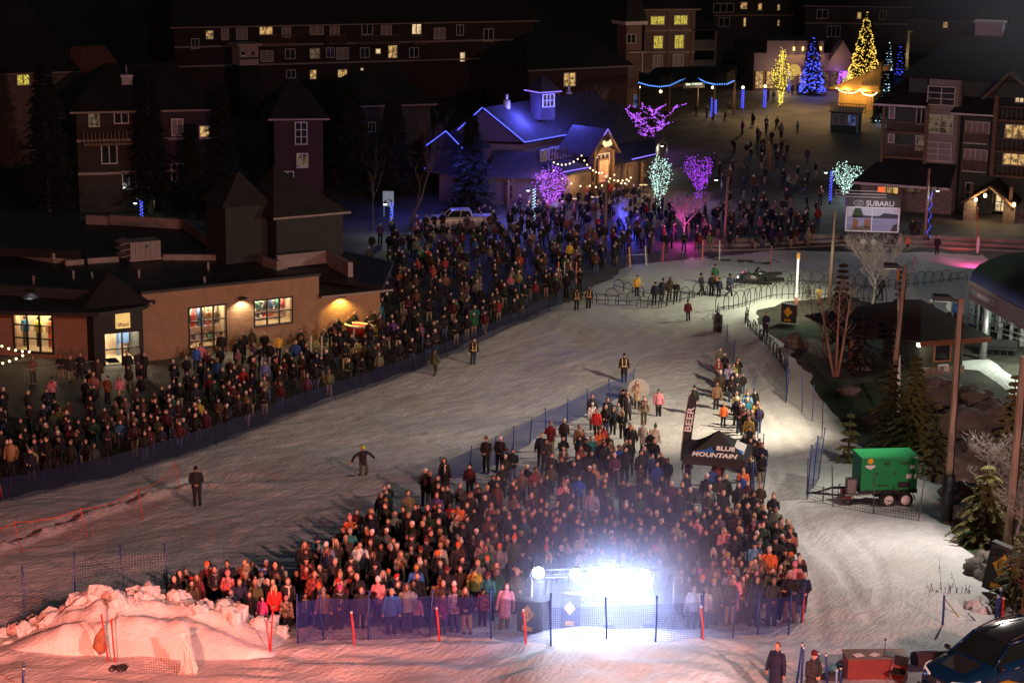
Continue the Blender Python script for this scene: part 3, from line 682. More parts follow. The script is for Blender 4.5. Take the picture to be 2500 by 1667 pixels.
# canopy tent
A = G(1664, 1224); B = G(1817, 1232); f = Facade(A, B); t = f.root('canopy_tent', 'black pop-up canopy tent lettered BLUE MOUNTAIN at the head of the crowd', 'tent')
L = f.L; Dp = L*1.0; E = 2.05; Pk = E+.98; M_TENT = mat('black_canvas', (0.030, 0.024, 0.028), 0.8, 0.2, 2, 0.15)
cx, cyy = L/2, Dp/2
prot = None
for (x, y) in ((0.05, 0.05), (L-.05, .05), (.05, Dp-.05), (L-.05, Dp-.05)):
 mb = MB(); mb.tube([(0, 0, 0), (0, 0, E)], 0.03, 5)
 if prot is None: prot = mb.obj('leg', M_STEEL, t, (x, y, 0))
 else: ref(prot, 'leg', t, (x, y, 0))
crn = [(0, 0), (L, 0), (L, Dp), (0, Dp)]
for i in range(4):
 a, b_ = crn[i], crn[(i+1) % 4]; vs = []; fs = []; n = 8
 for j in range(n+1):
  s_ = j/n
  for k in range(n+1):
   q = k/n; x = a[0]+(b_[0]-a[0])*q; y = a[1]+(b_[1]-a[1])*q
   x = x+(cx-x)*s_; y = y+(cyy-y)*s_; z = E+(Pk-E)*(s_**1.35)+0.0
   vs.append((x, y, z+0.05))
 for j in range(n):
  for k in range(n): fs.append((j*(n+1)+k, j*(n+1)+k+1, (j+1)*(n+1)+k+1, (j+1)*(n+1)+k))
 mb = MB(); mb.add(vs, fs, True); mb.obj('roof_panel', M_TENT, t)
 d = Vector((b_[0]-a[0], b_[1]-a[1], 0)).normalized(); nn = Vector((d.y, -d.x, 0))*0.02
 mb = MB(); m_ = []
 mb.slab([(a[0]+nn.x, a[1]+nn.y, E+.07), (b_[0]+nn.x, b_[1]+nn.y, E+.07), (b_[0]+nn.x, b_[1]+nn.y, E-.27), (a[0]+nn.x, a[1]+nn.y, E-.27)], 0.012, tuple(-nn.normalized())); mb.obj('valance', M_TENT, t)
M_LET = mat('printed_white', (0.80, 0.76, 0.74), 0.7, 0.04); M_LBL = mat('printed_blue', (0.03, 0.12, 0.42), 0.7, 0.05)
def roofpt(u, s_): # point on front roof panel
 x = u; y = cyy*s_; return Vector((x, y, E+(Pk-E)*(s_**1.35)+0.085))
sl = (roofpt(cx, .42)-roofpt(cx, .1))
text('lettering', 'MOUNTAIN', 0.36, M_LET, t, frameM(roofpt(cx-0.05, .16), (1, 0, 0), sl), 0.012, 0.15, bold=0.012, sx=1.05)
text('lettering', 'BLUE', 0.36, M_LET, t, frameM(roofpt(cx+.42, .40)+Vector((0, 0, .03)), (1, 0, 0), sl), 0.012, 0.0, bold=0.012, sx=1.05)
mb = MB(); q0 = roofpt(cx-.95, .27); q1 = roofpt(cx-.02, .27); q2 = roofpt(cx-.25, .43)+Vector((0, 0, .03)); q3 = roofpt(cx-.45, .36); mb.slab([q0, q1, q2, q3], 0.01, (0, -.4, .9)); mb.obj('mountain_logo', M_LBL, t)
def sidept(v, s_): return Vector((L-cx*s_, v, E+(Pk-E)*(s_**1.35)+.085))
mb = MB(); mb.slab([sidept(cyy-.7, .14), sidept(cyy+.9, .14), sidept(cyy+.6, .45), sidept(cyy-.4, .45)], 0.01, (.4, 0, .9)); mb.obj('side_print', M_LET, t)
mb = MB(); mb.slab([sidept(cyy-.9, .16), sidept(cyy-.3, .16), sidept(cyy-.5, .40)], 0.014, (.45, 0, .95)); mb.obj('side_logo', M_LBL, t)
p0 = G(1735, 1238); mb = MB(); mb.bbox((-.32, -.05, 0), (.32, .05, 1.35)); mb.slab([(.32*math.cos(math.pi*k/12), -.05, 1.35+.3*math.sin(math.pi*k/12)) for k in range(13)], .1, (0, 1, 0))
o = mb.obj('standing_board', mat('deep_blue_board', (0.02, 0.06, 0.26), 0.6, 0.1)); o.location = p0; tag(o, 'deep blue round topped board standing under the canopy tent', 'board')
fb = G(1658, 1178); hF = top_z(fb, 955)-fb.z; mb = MB()
pt = [(0, 0, 0), (0.03, 0, hF*.3), (0.14, 0, hF*.65), (0.30, 0, hF*.95), (0.42, 0, hF)]
t = thing('feather_flag', 'tall black feather flag lettered BEER leaning beside the canopy tent', 'flag', fb)
mb.tube(pt, 0.022, 6); mb.obj('flag_pole', M_WHITE, t)
mb = MB(); vs = []; fs = []
cl = lambda s_: (0.03+0.14*s_+0.16*s_*s_, hF*(.24+.75*s_))
for i in range(15):
 s_ = i/14; x, z = cl(s_)
 wd = 0.42*(1-max(0, (s_-.9)/.1)**2*.6)
 for k, yy in enumerate((0, 0.03, 0.0)): vs.append((x+wd*k/2, yy-0.02, z-0.05*k))
for i in range(14):
 for k in range(2): fs.append((i*3+k, i*3+k+1, i*3+3+k+1, i*3+3+k))
mb.add(vs, fs, True); mb.obj('flag_cloth', M_TENT, t)
x0, z0 = cl(.38); x1, z1 = cl(.85); ax = Vector((x1-x0, 0, z1-z0))
text('lettering', 'BEER', 0.44, M_LET, t, frameM(((x0+x1)/2+.21, -.05, (z0+z1)/2-.03), ax, (-ax.z, 0, ax.x)), 0.006, bold=0.01, sx=1.3)
text('lettering', 'CO', 0.2, M_LET, t, frameM((cl(.06)[0]+.2, -.045, cl(.06)[1]), ax, (-ax.z, 0, ax.x)), 0.006)
c = G(1558, 978); mb = MB(); f_ = 0.66
t = thing('round_board', 'round white board standing on edge at the tail of the front crowd', 'board', c)
mb.slab([(f_*math.cos(a*math.pi/12), 0, f_*1.02+.05+f_*math.sin(a*math.pi/12)) for a in range(24)], 0.08, (0, 1, 0)); mb.obj('disc', mat('dull_white', (.42, .38, .36), .7, .1), t)
mb = MB(); mb.tube([(-.3, .1, .6), (-.45, .6, 0)], .03, 5); mb.tube([(.3, .1, .6), (.45, .6, 0)], .03, 5); mb.obj('prop', M_STEEL, t)
c = G(1752, 812); t = thing('loudspeaker', 'black loudspeaker stack standing at the corner of the groomed lane', 'speaker', c)
for z0_, z1_, nm in ((0.05, .62, 'lower_cabinet'), (.64, 1.25, 'upper_cabinet')):
 mb = MB(); mb.bbox((-.28, -.25, z0_), (.28, .25, z1_)); o = mb.obj(nm, M_BLACK, t)
 mb = MB(); mb.rings([((0, 0, 0), .19, .19), ((0, 0, .02), .17, .17), ((0, 0, -.03), .08, .08)], 14); mb.v = [(x, -.26-z, (z0_+z1_)/2+y) for x, y, z in mb.v]; mb.obj('cone', M_RUBBER, o)
mb = MB(); mb.bbox((-.3, -.27, 0), (.3, .27, .05)); mb.tube([(-.29, 0, .9), (-.36, 0, 1.0), (-.29, 0, 1.1)], .015, 4); mb.obj('base', M_BLACK, t)
# generator trailer
A = G(2098, 1238); B = Vector((A.x+2.6, A.y+0.35, A.z)); f = Facade(A, B); t = f.root('generator_trailer', 'green towable generator on a twin axle trailer, fenced with thin net', 'generator'); L = f.L; Wd = 1.35
M_GRN = mat('green_enclosure', (0.010, 0.27, 0.075), 0.45, 0.08, 3); M_GRN2 = mat('green_roof', (0.03, 0.36, 0.12), 0.45, 0.08, 3)
z0_, z1_ = 0.76, 2.25
mb = MB(); mb.bbox((0, 0, z0_), (L, Wd, z1_)); mb.obj('enclosure', M_GRN, t)
mb = MB(); mb.slab([(-.02, -.02, z1_+.07), (L+.02, -.02, z1_+.07), (L+.02, Wd+.02, z1_+.07), (-.02, Wd+.02, z1_+.07)], .067); mb.obj('roof', M_GRN2, t)
mb = MB(); mb.bbox((-.03, -.03, .60), (L+.03, Wd+.03, .777)); mb.obj('chassis_skirt', M_BLACK, t)
for i, (u0_, u1_) in enumerate(((0.05, .32), (.35, .62), (.65, .97))):
 mb = MB(); mb.bbox((u0_*L, -.022, z0_+.08), (u1_*L, -.002, z1_-.1)); d = mb.obj('access_door', M_GRN, t)
 mb = MB(); mb.bbox(((u1_-.05)*L, -.05, 1.5), ((u1_-.025)*L, -.023, 1.62)); mb.obj('latch', M_BLACK, d)
for (u0_, u1_, a_, b2) in ((.38, .50, 1.95, 2.1), (.67, .86, 1.95, 2.12), (.30, .50, .95, 1.05)):
 mb = MB()
 for k in range(4): mb.bbox((u0_*L, -.034, a_+(b2-a_)*k/4), (u1_*L, -.024, a_+(b2-a_)*(k+.5)/4))
 mb.obj('louvre', M_BLACK, t)
mb = MB(); mb.bbox((.66*L, -.04, .86), (.88*L, -.024, 1.15)); mb.obj('control_panel', M_BLACK, t)
for (u0_, u1_, a_, b2) in ((.86, .94, 1.75, 1.92), (.80, .9, 1.3, 1.5), (.94, .98, 1.3, 1.5), (.91, 1.0, 2.24, 2.3)):
 mb = MB(); mb.bbox((u0_*L, -.035, a_), (u1_*L, -.024, b2)); mb.obj('label_plate', M_WHITE, t)
mb = MB(); mb.slab([(.15*L+.13*math.cos(k*math.pi/5), -.03, 2.15+.13*math.sin(k*math.pi/5)) for k in range(10)], .008, (0, -1, 0)); mb.obj('sunflower_logo', M_YELLOW, t)
mb = MB(); mb.slab([(.15*L+x, -.03, 1.88+z) for x, z in ((-.24, .08), (.24, .08), (.2, -.02), (.0, -.12), (-.2, -.02))], .008, (0, -1, 0)); mb.obj('badge', M_WHITE, t)
def wheel(name, parent, loc, r, w, rimcol='white_paint', rz=0.0):
 rm = MB(); n = 20
 tyre = MB(); prof = [(-w/2, r*.62), (-w/2, r*.93), (-w*.3, r), (w*.3, r), (w/2, r*.93), (w/2, r*.62)]
 o_ = len(tyre.v)
 for k in range(n):
  a = 2*math.pi*k/n
  for (yy, rr) in prof: tyre.v.append((rr*math.cos(a), yy, rr*math.sin(a)))
 m_ = len(prof)
 for k in range(n):
  k2 = (k+1) % n
  for j in range(m_): j2 = (j+1) % m_; tyre.f.append((k*m_+j, k*m_+j2, k2*m_+j2, k2*m_+j)); tyre.m.append(0); tyre.smooth.append(True)
 t_ = tyre.obj('tyre', M_RUBBER, parent); t_.name = name; t_.location = loc; t_.rotation_euler = (0, 0, rz)
 mb = MB(); mb.tube([(0, -w*.42, 0), (0, w*.4, 0)], r*.63, 16); mb.ball((0, -w*.45, 0), r*.16, 8, 5)
 for k in range(8):
  a = 2*math.pi*k/8; mb.box((r*.36*math.cos(a), -w*.47, r*.36*math.sin(a)), (r*.1, .03, r*.1))
 q = mb.obj('rim', MATS[rimcol], t_); return t_
for u in (.49, .79): wheel('wheel', t, (u*L, -.12, .34), .36, .22)
for u in (.49, .79): wheel('wheel', t, (u*L, Wd+.12, .34), .36, .22)
mb = MB()
for k in range(12):
 a0 = math.pi*k/12; a1 = math.pi*(k+1)/12
 for u in (.49, .79):
  mb.slab([(u*L+.44*math.cos(a0), -.26, .36+.40*math.sin(a0)), (u*L+.44*math.cos(a1), -.26, .36+.40*math.sin(a1)), (u*L+.44*math.cos(a1), -.01, .36+.40*math.sin(a1)), (u*L+.44*math.cos(a0), -.01, .36+.40*math.sin(a0))], .02)
mb.obj('mudguard', M_BLACK, t)
mb = MB(); mb.bbox((-1.0, .1, .5), (0, .2, .6)); mb.bbox((-1.0, Wd-.2, .5), (0, Wd-.1, .6)); mb.tube([(-1.0, .15, .55), (-1.9, Wd/2, .5)], .05, 6); mb.tube([(-1.0, Wd-.15, .55), (-1.9, Wd/2, .5)], .05, 6); mb.tube([(-1.9, Wd/2, .5), (-2.3, Wd/2, .52)], .06, 6); mb.obj('drawbar', M_BLACK, t)
mb = MB(); mb.tube([(-1.5, Wd/2, 0), (-1.5, Wd/2, .8)], .04, 6); mb.obj('jockey_leg', M_STEEL, t)
mb = MB(); mb.bbox((-.55, .15, .6), (-.12, .55, 1.25)); mb.obj('battery_box', mat('dull_grey_box', (0.22, 0.2, 0.2), 0.6), t)
mb = MB(); mb.bbox((-.7, -.05, .55), (.5, .02, .62)); mb.obj('side_step', M_STEEL, t)
c = G(2064, 1222); t = thing('portable_generator', 'small red portable generator in a tube frame beside the green trailer', 'generator', c)
mb = MB(); mb.bbox((-.22, -.2, .12), (.22, .2, .6)); mb.obj('engine_block', M_REDP, t); mb = MB()
for y in (-.25, .25): mb.tube([(-.3, y, .0), (-.3, y, .7), (.3, y, .7), (.3, y, 0), (-.3, y, 0)], .02, 5)
mb.tube([(-.3, -.25, .7), (-.3, .25, .7)], .02, 5); mb.tube([(.3, -.25, .7), (.3, .25, .7)], .02, 5); mb.obj('tube_frame', M_BLACK, t)
def cable_heap(label, px, py, r, n=9, m=M_RUBBER, hgt=.18):
 mb = MB(); c = G(px, py, 0.08)
 for i in range(n):
  a0 = random.random()*6; rr = r*random.uniform(.4, 1); cx_, cy_ = random.uniform(-r*.5, r*.5), random.uniform(-r*.3, r*.3)
  mb.tube([(cx_+rr*math.cos(a0+k*.7), cy_+rr*.5*math.sin(a0+k*.7), hgt*random.random()) for k in range(9)], .03, 5)
 o = mb.obj('cable_heap', m); o.location = c; return tag(o, label, 'cable')
cable_heap('heap of black cable coiled on the snow under the generator trailer', 2110, 1232, .9)
cable_heap('tangle of thin black cable lying at the foot of the snow pile net', 285, 1638, .3, 5)
# poles
def wood_pole(label, bx, by, tx_, ty, rad, pad=None, flood=None, strap=True):
 b = G(bx, by); z = top_z(b, ty); h = z-b.z; ux = proj((b.x, b.y, z))[0]; lean = (tx_-ux)/FL*(Vector((b.x, b.y, z))-CAM).length
 t = thing('utility_pole', label, 'pole', b, 0, 'wooden floodlight poles'); mb = MB()
 mb.tube([(0, 0, -.3), (lean*.5, 0, h*.5), (lean, 0, h)], [rad*1.15, rad, rad*.85], 12); mb.obj('shaft', M_WOODPOLE, t)
 mb = MB(); mb.tube([(rad*.8, -rad*.7, h*.1), (lean*.5+rad*.75, -rad*.66, h*.5), (lean+rad*.6, -rad*.6, h*.93)], .035, 5); mb.obj('conduit', M_RUBBER, t)
 if pad: mb = MB(); mb.tube([(0, 0, pad[0]), (0, 0, pad[1])], rad*1.7, 12); mb.obj('crash_pad', M_BLACK, t)
 if flood is not None:
  mb = MB(); mb.tube([(lean, 0, h-.15), (lean+flood[0]*.4, flood[1]*.4, h-.05)], .04, 5); mb.obj('bracket', M_BLACK, t)
  mb = MB(); q = Vector((lean+flood[0]*.75, flood[1]*.75, h)); mb.slab([q+Vector((-.42, -.28, .10)), q+Vector((.35, -.28, .08)), q+Vector((.30, .28, .10)), q+Vector((-.38, .28, .12))], .20, (-.15, 0, -1))
  hd = mb.obj('floodlight_head', M_BLACK, t)
  mb = MB(); mb.slab([q+Vector((-.38, -.2, -.11)), q+Vector((.26, -.2, -.13)), q+Vector((.2, .2, -.11)), q+Vector((-.34, .2, -.09))], .015); mb.obj('lens', glow('flood_glow', (1, .95, .75), 1.2), hd)
 return t, b, h
wood_pole('tall wooden floodlight pole rising behind the green generator', 2163, 1118, 2210, 648, .14, (0, 1.6), (-1, -.1))
wood_pole('wooden floodlight pole with a black crash pad beside the blue spruce', 2310, 1278, 2346, 728, .155, (.15, 2.2), (-1, .1))
wood_pole('thick wooden pole beside the bare grey tree, above the blue car', 2456, 1385, 2500, 870, .17, None, None)
wood_pole('slim wooden pole in front of the lit advertising trailer', 2024, 740, 2040, 512, .13, None, None)
wood_pole('wooden pole on the plaza steps with a small lamp at the top', 1769, 590, 1778, 432, .14, None, None)
wood_pole('wooden pole between the blue lit shrub and the purple tree', 1477, 590, 1482, 435, .13, None, None)
wood_pole('wooden pole by the entrance of the timber hotel', 2258, 588, 2269, 412, .14, None, None)
b = G(1942, 772); zz = [top_z(b, y)-b.z for y in (726, 632, 618)]
t = thing('light_column', 'bright lit white column on a brown post at the snow island', 'light', b)
mb = MB(); mb.tube([(0, 0, -.1), (0, 0, zz[0])], .13, 8); mb.obj('post', mat('red_brown_post', (0.25, 0.08, 0.05), .8, .3), t)
mb = MB(); mb.tube([(0, 0, zz[0]), (0, 0, zz[1])], .075, 8); mb.obj('lit_tube', glow('tube_glow', (1, .97, .78), 1.6), t)
mb = MB(); mb.bbox((-.12, -.1, zz[1]), (.12, .1, zz[2])); mb.obj('cap', mat('brass_cap', (.45, .2, .04), .5), t)
lamp('column_light', 'POINT', b+Vector((.1, -.35, zz[1]*.75)), 420, (1, .97, .74), None, .2)
b = G(2193, 1075); h = top_z(b, 655)-b.z
t = thing('mast', 'slim white telescopic mast rising beside the wooden pole and spruces', 'mast', b); le = -.6
mb = MB(); mb.tube([(0, 0, 0), (le*.45, 0, h*.5)], .10, 8); mb.obj('lower_tube', M_WHITE, t); mb = MB(); mb.tube([(le*.45, 0, h*.5), (le, 0, h*.93)], .06, 8); mb.obj('upper_tube', M_STEEL, t)
mb = MB(); mb.tube([(le, 0, h*.93), (le*1.02, 0, h)], .09, 6); mb.obj('tip', MATS['brass_cap'], t)
# village materials
M_BRICK = mat('red_brown_render', (0.30, 0.185, 0.115), 0.85, 0.12, 2, 0.3, bscale=25)
M_BRICKL = mat('orange_brown_wall', (0.34, 0.20, 0.12), 0.85, 0.10, 2, 0.2, bscale=25)
M_DARKCLAD = mat('charcoal_board_cladding', (0.025, 0.025, 0.03), 0.7, 0.2, 3, 0.6, bscale=10, stretch=(12, 12, 0.3))
M_ROOF = mat('dark_shingle_roof', (0.014, 0.013, 0.014), 0.9, 0.35, 1.5, 0.6, bscale=14)
M_ROOFW = mat('weathered_shingle_roof', (0.050, 0.040, 0.050), 0.9, 0.25, 1.2, 0.6, bscale=14)
M_FLAT = mat('roof_membrane', (0.016, 0.013, 0.014), 0.55, 0.5, 0.4, 0.3)
M_PARA = mat('parapet_flashing', (0.26, 0.21, 0.20), 0.6, 0.2, 1.5)
M_WFRAME = mat('white_window_frame', (0.62, 0.57, 0.54), 0.6, 0.08)
M_BFRAME = mat('black_window_frame', (0.02, 0.02, 0.02), 0.5, 0.1)
M_GLASS = mat('dark_glass', (0.02, 0.022, 0.028), 0.12, 0.5, 2.0)
M_TAN = mat('tan_siding', (0.15, 0.105, 0.085), 0.85, 0.12, 2, 0.3)
M_GREYS = mat('grey_green_siding', (0.06, 0.075, 0.065), 0.85, 0.12, 2, 0.3)
M_PANEL = mat('pale_panel_siding', (0.27, 0.25, 0.20), 0.85, 0.10, 2, 0.2)
M_TIMBER = mat('timber_beam', (0.17, 0.10, 0.055), 0.8, 0.25, 3, 0.4, stretch=(1, 1, 4))
M_STONE = mat('stone_cladding', (0.24, 0.19, 0.15), 0.9, 0.4, 5, 0.8)
def lit_pane(name, col, strength, scale=2.5, lo=0.15):
 m = bpy.data.materials.new(name); m.use_nodes = True; t = m.node_tree; t.nodes.clear(); N = t.nodes; L = t.links
 e = N.new('ShaderNodeEmission'); o = N.new('ShaderNodeOutputMaterial'); tc = N.new('ShaderNodeTexCoord'); n = N.new('ShaderNodeTexNoise'); n.inputs['Scale'].default_value = scale; n.inputs['Detail'].default_value = 3
 L.new(tc.outputs['Object'], n.inputs[0]); r = N.new('ShaderNodeMapRange'); r.inputs[1].default_value = .38; r.inputs[2].default_value = .60; r.inputs[3].default_value = lo*strength; r.inputs[4].default_value = strength
 L.new(n.outputs[0], r.inputs[0]); e.inputs[0].default_value = tuple(col)+(1,); L.new(r.outputs[0], e.inputs[1]); L.new(e.outputs[0], o.inputs[0]); m.cycles.emission_sampling = 'NONE'; MATS[name] = m; return m
PANES = {'d': M_GLASS, 'l': lit_pane('lit_room', (1.0, .60, .22), 0.75), 'b': lit_pane('bright_lit_room', (1.0, .72, .38), 1.0, 2.0, .4), 'm': lit_pane('dim_lit_room', (.8, .55, .35), 0.16, 2.0, .2),
         'y': lit_pane('fairy_lit_room', (1.0, .80, .12), 0.9, 9.0, .0), 'c': mat('net_curtain', (0.30, 0.25, 0.23), .9, .25, 6, .2, stretch=(8, 8, .3)), 'u': lit_pane('blue_lit_room', (.25, .35, .9), .25, 2)}
class Bld:
 """a building whose parts are given in world space"""
 def __init__(s, name, label, cat, base, group=None):
  s.t = thing(name, label, cat, base, 0, group); s.b = Vector(base)
 def put(s, mb, name, m, parent=None):
  mb.v = [(v[0]-s.b.x, v[1]-s.b.y, v[2]-s.b.z) for v in mb.v]
  return mb.obj(name, m, parent or s.t)
 def loc(s, f, mb):
  mb.v = [tuple(f.W(*v)) for v in mb.v]; return mb
 def poly(s, name, pts, z0, z1, m):
  mb = MB(); mb.prism([(p[0], p[1]) for p in pts], z0, z1); return s.put(mb, name, m)
 def slab(s, name, pts, th, m, d=None):
  mb = MB(); mb.slab(pts, th, d); return s.put(mb, name, m)
 def wall(s, f, u0, u1, z0, z1, th, holes, m, w0=0.0, name='wall'):
  mb = MB(); wall_cells(mb, u0, u1, z0, z1, th, holes, w0); return s.put(s.loc(f, mb), name, m)
 def win(s, f, u0, z0, u1, z1, pane='d', nu=2, nz=1, frame=None, fw=.09, w=0.0, depth=.12, name='window'):
  mb = MB(); y0, y1 = -0.05+w, depth+w
  mb.bbox((u0-fw, y0, z0-fw), (u1+fw, y1, z0)); mb.bbox((u0-fw, y0, z1), (u1+fw, y1, z1+fw)); mb.bbox((u0-fw, y0, z0), (u0, y1, z1)); mb.bbox((u1, y0, z0), (u1+fw, y1, z1))
  bw = fw*.45
  for i in range(1, nu): u = u0+(u1-u0)*i/nu; mb.bbox((u-bw, y0+.03, z0), (u+bw, y1-.03, z1))
  for i in range(1, nz): z = z0+(z1-z0)*i/nz; mb.bbox((u0, y0+.034, z-bw*.8), (u1, y1-.034, z+bw*.8))
  fo = s.put(s.loc(f, mb), name, frame or M_WFRAME)
  pm = MB(); pm.bbox((u0-.01, y1-.055, z0-.01), (u1+.01, y1-.04, z1+.01))
  pn = s.put(s.loc(f, pm), 'pane', PANES[pane] if isinstance(pane, str) else pane, fo)
  return fo
 def winpx(s, f, x0, y0, x1, y1, pane='d', **k):
  ya, yb = (y0+y1)/2, (x0+x1)/2
  u0 = f.pix(x0, ya)[0]; u1 = f.pix(x1, ya)[0]; z1 = f.pix(yb, y0)[1]; z0 = f.pix(yb, y1)[1]
  if u0 > u1: u0, u1 = u1, u0
  s.win(f, u0, z0, u1, z1, pane, w=-.10, **k); return (u0, z0, u1, z1)
 def box(s, f, name, a, b, m, parent=None):
  mb = MB(); mb.bbox(a, b); return s.put(s.loc(f, mb), name, m, parent)
# the ski shop
z0 = 0.0
B = Bld('ski_shop', 'low brown ski shop with dark flat roofs and lit display windows', 'shop', G(300, 880))
FA = Facade(G(-80, 862), G(222, 882)); FB_ = Facade(G(232, 897), G(352, 886)); FC1 = Facade(G(352, 884), G(780, 832)); FD = Facade(G(780, 829), G(928, 812))
def hpx(f, x0, y0, x1, y1): a = f.pix(x0, (y0+y1)/2)[0]; b = f.pix(x1, (y0+y1)/2)[0]; return (a, f.pix((x0+x1)/2, y1)[1], b, f.pix((x0+x1)/2, y0)[1])
h1 = hpx(FA, 36, 763, 127, 858); zA = FA.pix(120, 757)[1]
B.wall(FA, -.5, FA.L, 0, zA, .3, [h1], M_BRICKL)
B.win(FA, *h1, pane=M_GLASS if False else 'd', nu=3, nz=3, frame=M_BFRAME, fw=.12, name='display_window')
mb = MB(); mb.bbox((-.6, -.12, zA), (FA.L+.1, .4, zA+1.5)); B.put(B.loc(FA, mb), 'fascia_cladding', M_DARKCLAD)
h2 = hpx(FB_, 257, 812, 340, 893); h2 = (h2[0], 0.05, h2[2], h2[3]); zB = FB_.pix(290, 742)[1]
B.wall(FB_, 0, FB_.L, 0, zB, .3, [h2], M_DARKCLAD)
B.poly('side_wall', [FB_.W(0, .3, 0), FB_.W(.3, .3, 0), FB_.W(.3, 4, 0), FB_.W(0, 4, 0)], 0, zB, M_DARKCLAD)
B.poly('side_wall', [FB_.W(FB_.L-.3, .3, 0), FB_.W(FB_.L, .3, 0), FB_.W(FB_.L, 4, 0), FB_.W(FB_.L-.3, 4, 0)], 0, zB, M_DARKCLAD)
dw = B.win(FB_, *h2, pane='d', nu=2, nz=2, frame=M_BFRAME, fw=.11, name='glass_door')
e = [FB_.W(-.7, -.5, zB+.02), FB_.W(FB_.L+.5, -.5, zB+.02), FB_.W(FB_.L+.5, 5, zB+.02), FB_.W(-.7, 5, zB+.02)]
pk = FB_.W(FB_.L/2, 2.4, zB+1.6)
mb = MB()
for i in range(4): mb.slab([e[i], e[(i+1) % 4], pk], .08)
B.put(mb, 'hip_roof', M_ROOF)
mb = MB(); mb.bbox((-.72, -.55, zB-.13), (FB_.L+.52, -.505, zB+.03)); B.put(B.loc(FB_, mb), 'gutter', M_PARA)
s4 = hpx(FB_, 281, 764, 316, 800); mb = MB(); mb.bbox((s4[0], -.17, s4[1]), (s4[2], -.05, s4[3])); sg = B.put(B.loc(FB_, mb), 'shop_sign', mat('cream_sign', (.80, .62, .22), .5, .04, emit=(1, .72, .25), estr=.55))
tm = frameM(FB_.W((s4[0]+s4[2])/2, -.19, s4[1]+.24)-B.b, FB_.u, (0, 0, 1)); text('lettering', 'lifted', .36, MATS['black_paint'], sg, tm, .004, bold=.004)
mb = MB(); mb.tube([((s4[0]+s4[2])/2, -.05, s4[3]+.25), ((s4[0]+s4[2])/2+.1, -.5, s4[3]+.3), ((s4[0]+s4[2])/2+.15, -.55, s4[3]+.1)], .03, 5); B.put(B.loc(FB_, mb), 'sign_lamp', MATS['black_paint'])
lamp('shop_sign_spot', 'SPOT', FB_.W((s4[0]+s4[2])/2, -.95, s4[3]+.55), 95, (1, .80, .35), FB_.W((s4[0]+s4[2])/2, 0, s4[1]+.6), .05, 75, .5)
h3 = hpx(FC1, 463, 749, 551, 846); h4 = hpx(FC1, 622, 731, 712, 791); zC = FC1.pix(600, 692)[1]
B.wall(FC1, 0, FC1.L, 0, zC, .3, [h3, h4], M_BRICK)
B.win(FC1, *h3, pane='d', nu=3, nz=3, frame=M_BFRAME, fw=.10, name='display_window'); B.win(FC1, *h4, pane='d', nu=3, nz=2, frame=M_BFRAME, fw=.10, name='display_window')
mb = MB(); mb.bbox((-.1, -.1, zC), (FC1.L+.1, .45, zC+.18)); B.put(B.loc(FC1, mb), 'coping', M_FLAT)
u_a, u_b = FC1.pix(560, 790)[0], FC1.pix(615, 790)[0]
def planks(f, u0, u1, za, zb, m, n=None, name='cladding_plank', pitch=.19):
 n = int((zb-za)/pitch); base = None
 for i in range(n):
  z = za+i*pitch; mb = MB(); mb.slab([(u0, -.012, z), (u1, -.012, z), (u1, -.03, z+pitch*.90), (u0, -.03, z+pitch*.90)], .025, (0, 1, 0)); B.put(B.loc(f, mb), name, m)
planks(FC1, u_a, u_b, .1, zC-.15, M_BRICK)
zD = FD.pix(850, 712)[1]; B.wall(FD, 0, FD.L, 0, zD, .3, [], M_BRICKL); planks(FD, .1, FD.L-.1, .05, zD-.1, MATS['orange_brown_wall'])
mb = MB(); mb.slab([(-.2, -.8, zD+.05), (FD.L+.6, -.8, zD+.05), (FD.L+.6, 6, zD+1.3), (-.2, 6, zD+1.3)], .12); B.put(B.loc(FD, mb), 'lean_to_roof', M_ROOF)
mb = MB(); mb.bbox((-.2, -.84, zD-.09), (FD.L+.6, -.80, zD+.06)); B.put(B.loc(FD, mb), 'gutter', M_PARA)
def wall_lamp(f, u, z, pw, col=(1, .62, .18), rad=.16):
 mb = MB(); mb.slab([(u-.28, -.5, z+.05), (u+.28, -.5, z+.05), (u+.22, 0, z+.12), (u-.22, 0, z+.12)], .07); B.put(B.loc(f, mb), 'wall_lamp', MATS['black_paint'])
 lamp('wall_lamp_light', 'SPOT', f.W(u, -.42, z-.06), pw, col, f.W(u, -.1, z-3), .05, 130, .6)
wall_lamp(FC1, FC1.pix(588, 730)[0], FC1.pix(588, 728)[1], 420, (1, .80, .48)); wall_lamp(FD, FD.pix(829, 722)[0], FD.pix(829, 722)[1], 600, (1, .62, .12)); wall_lamp(FA, FA.pix(80, 735)[0], zA+1.25, 22, (.8, .85, .9))
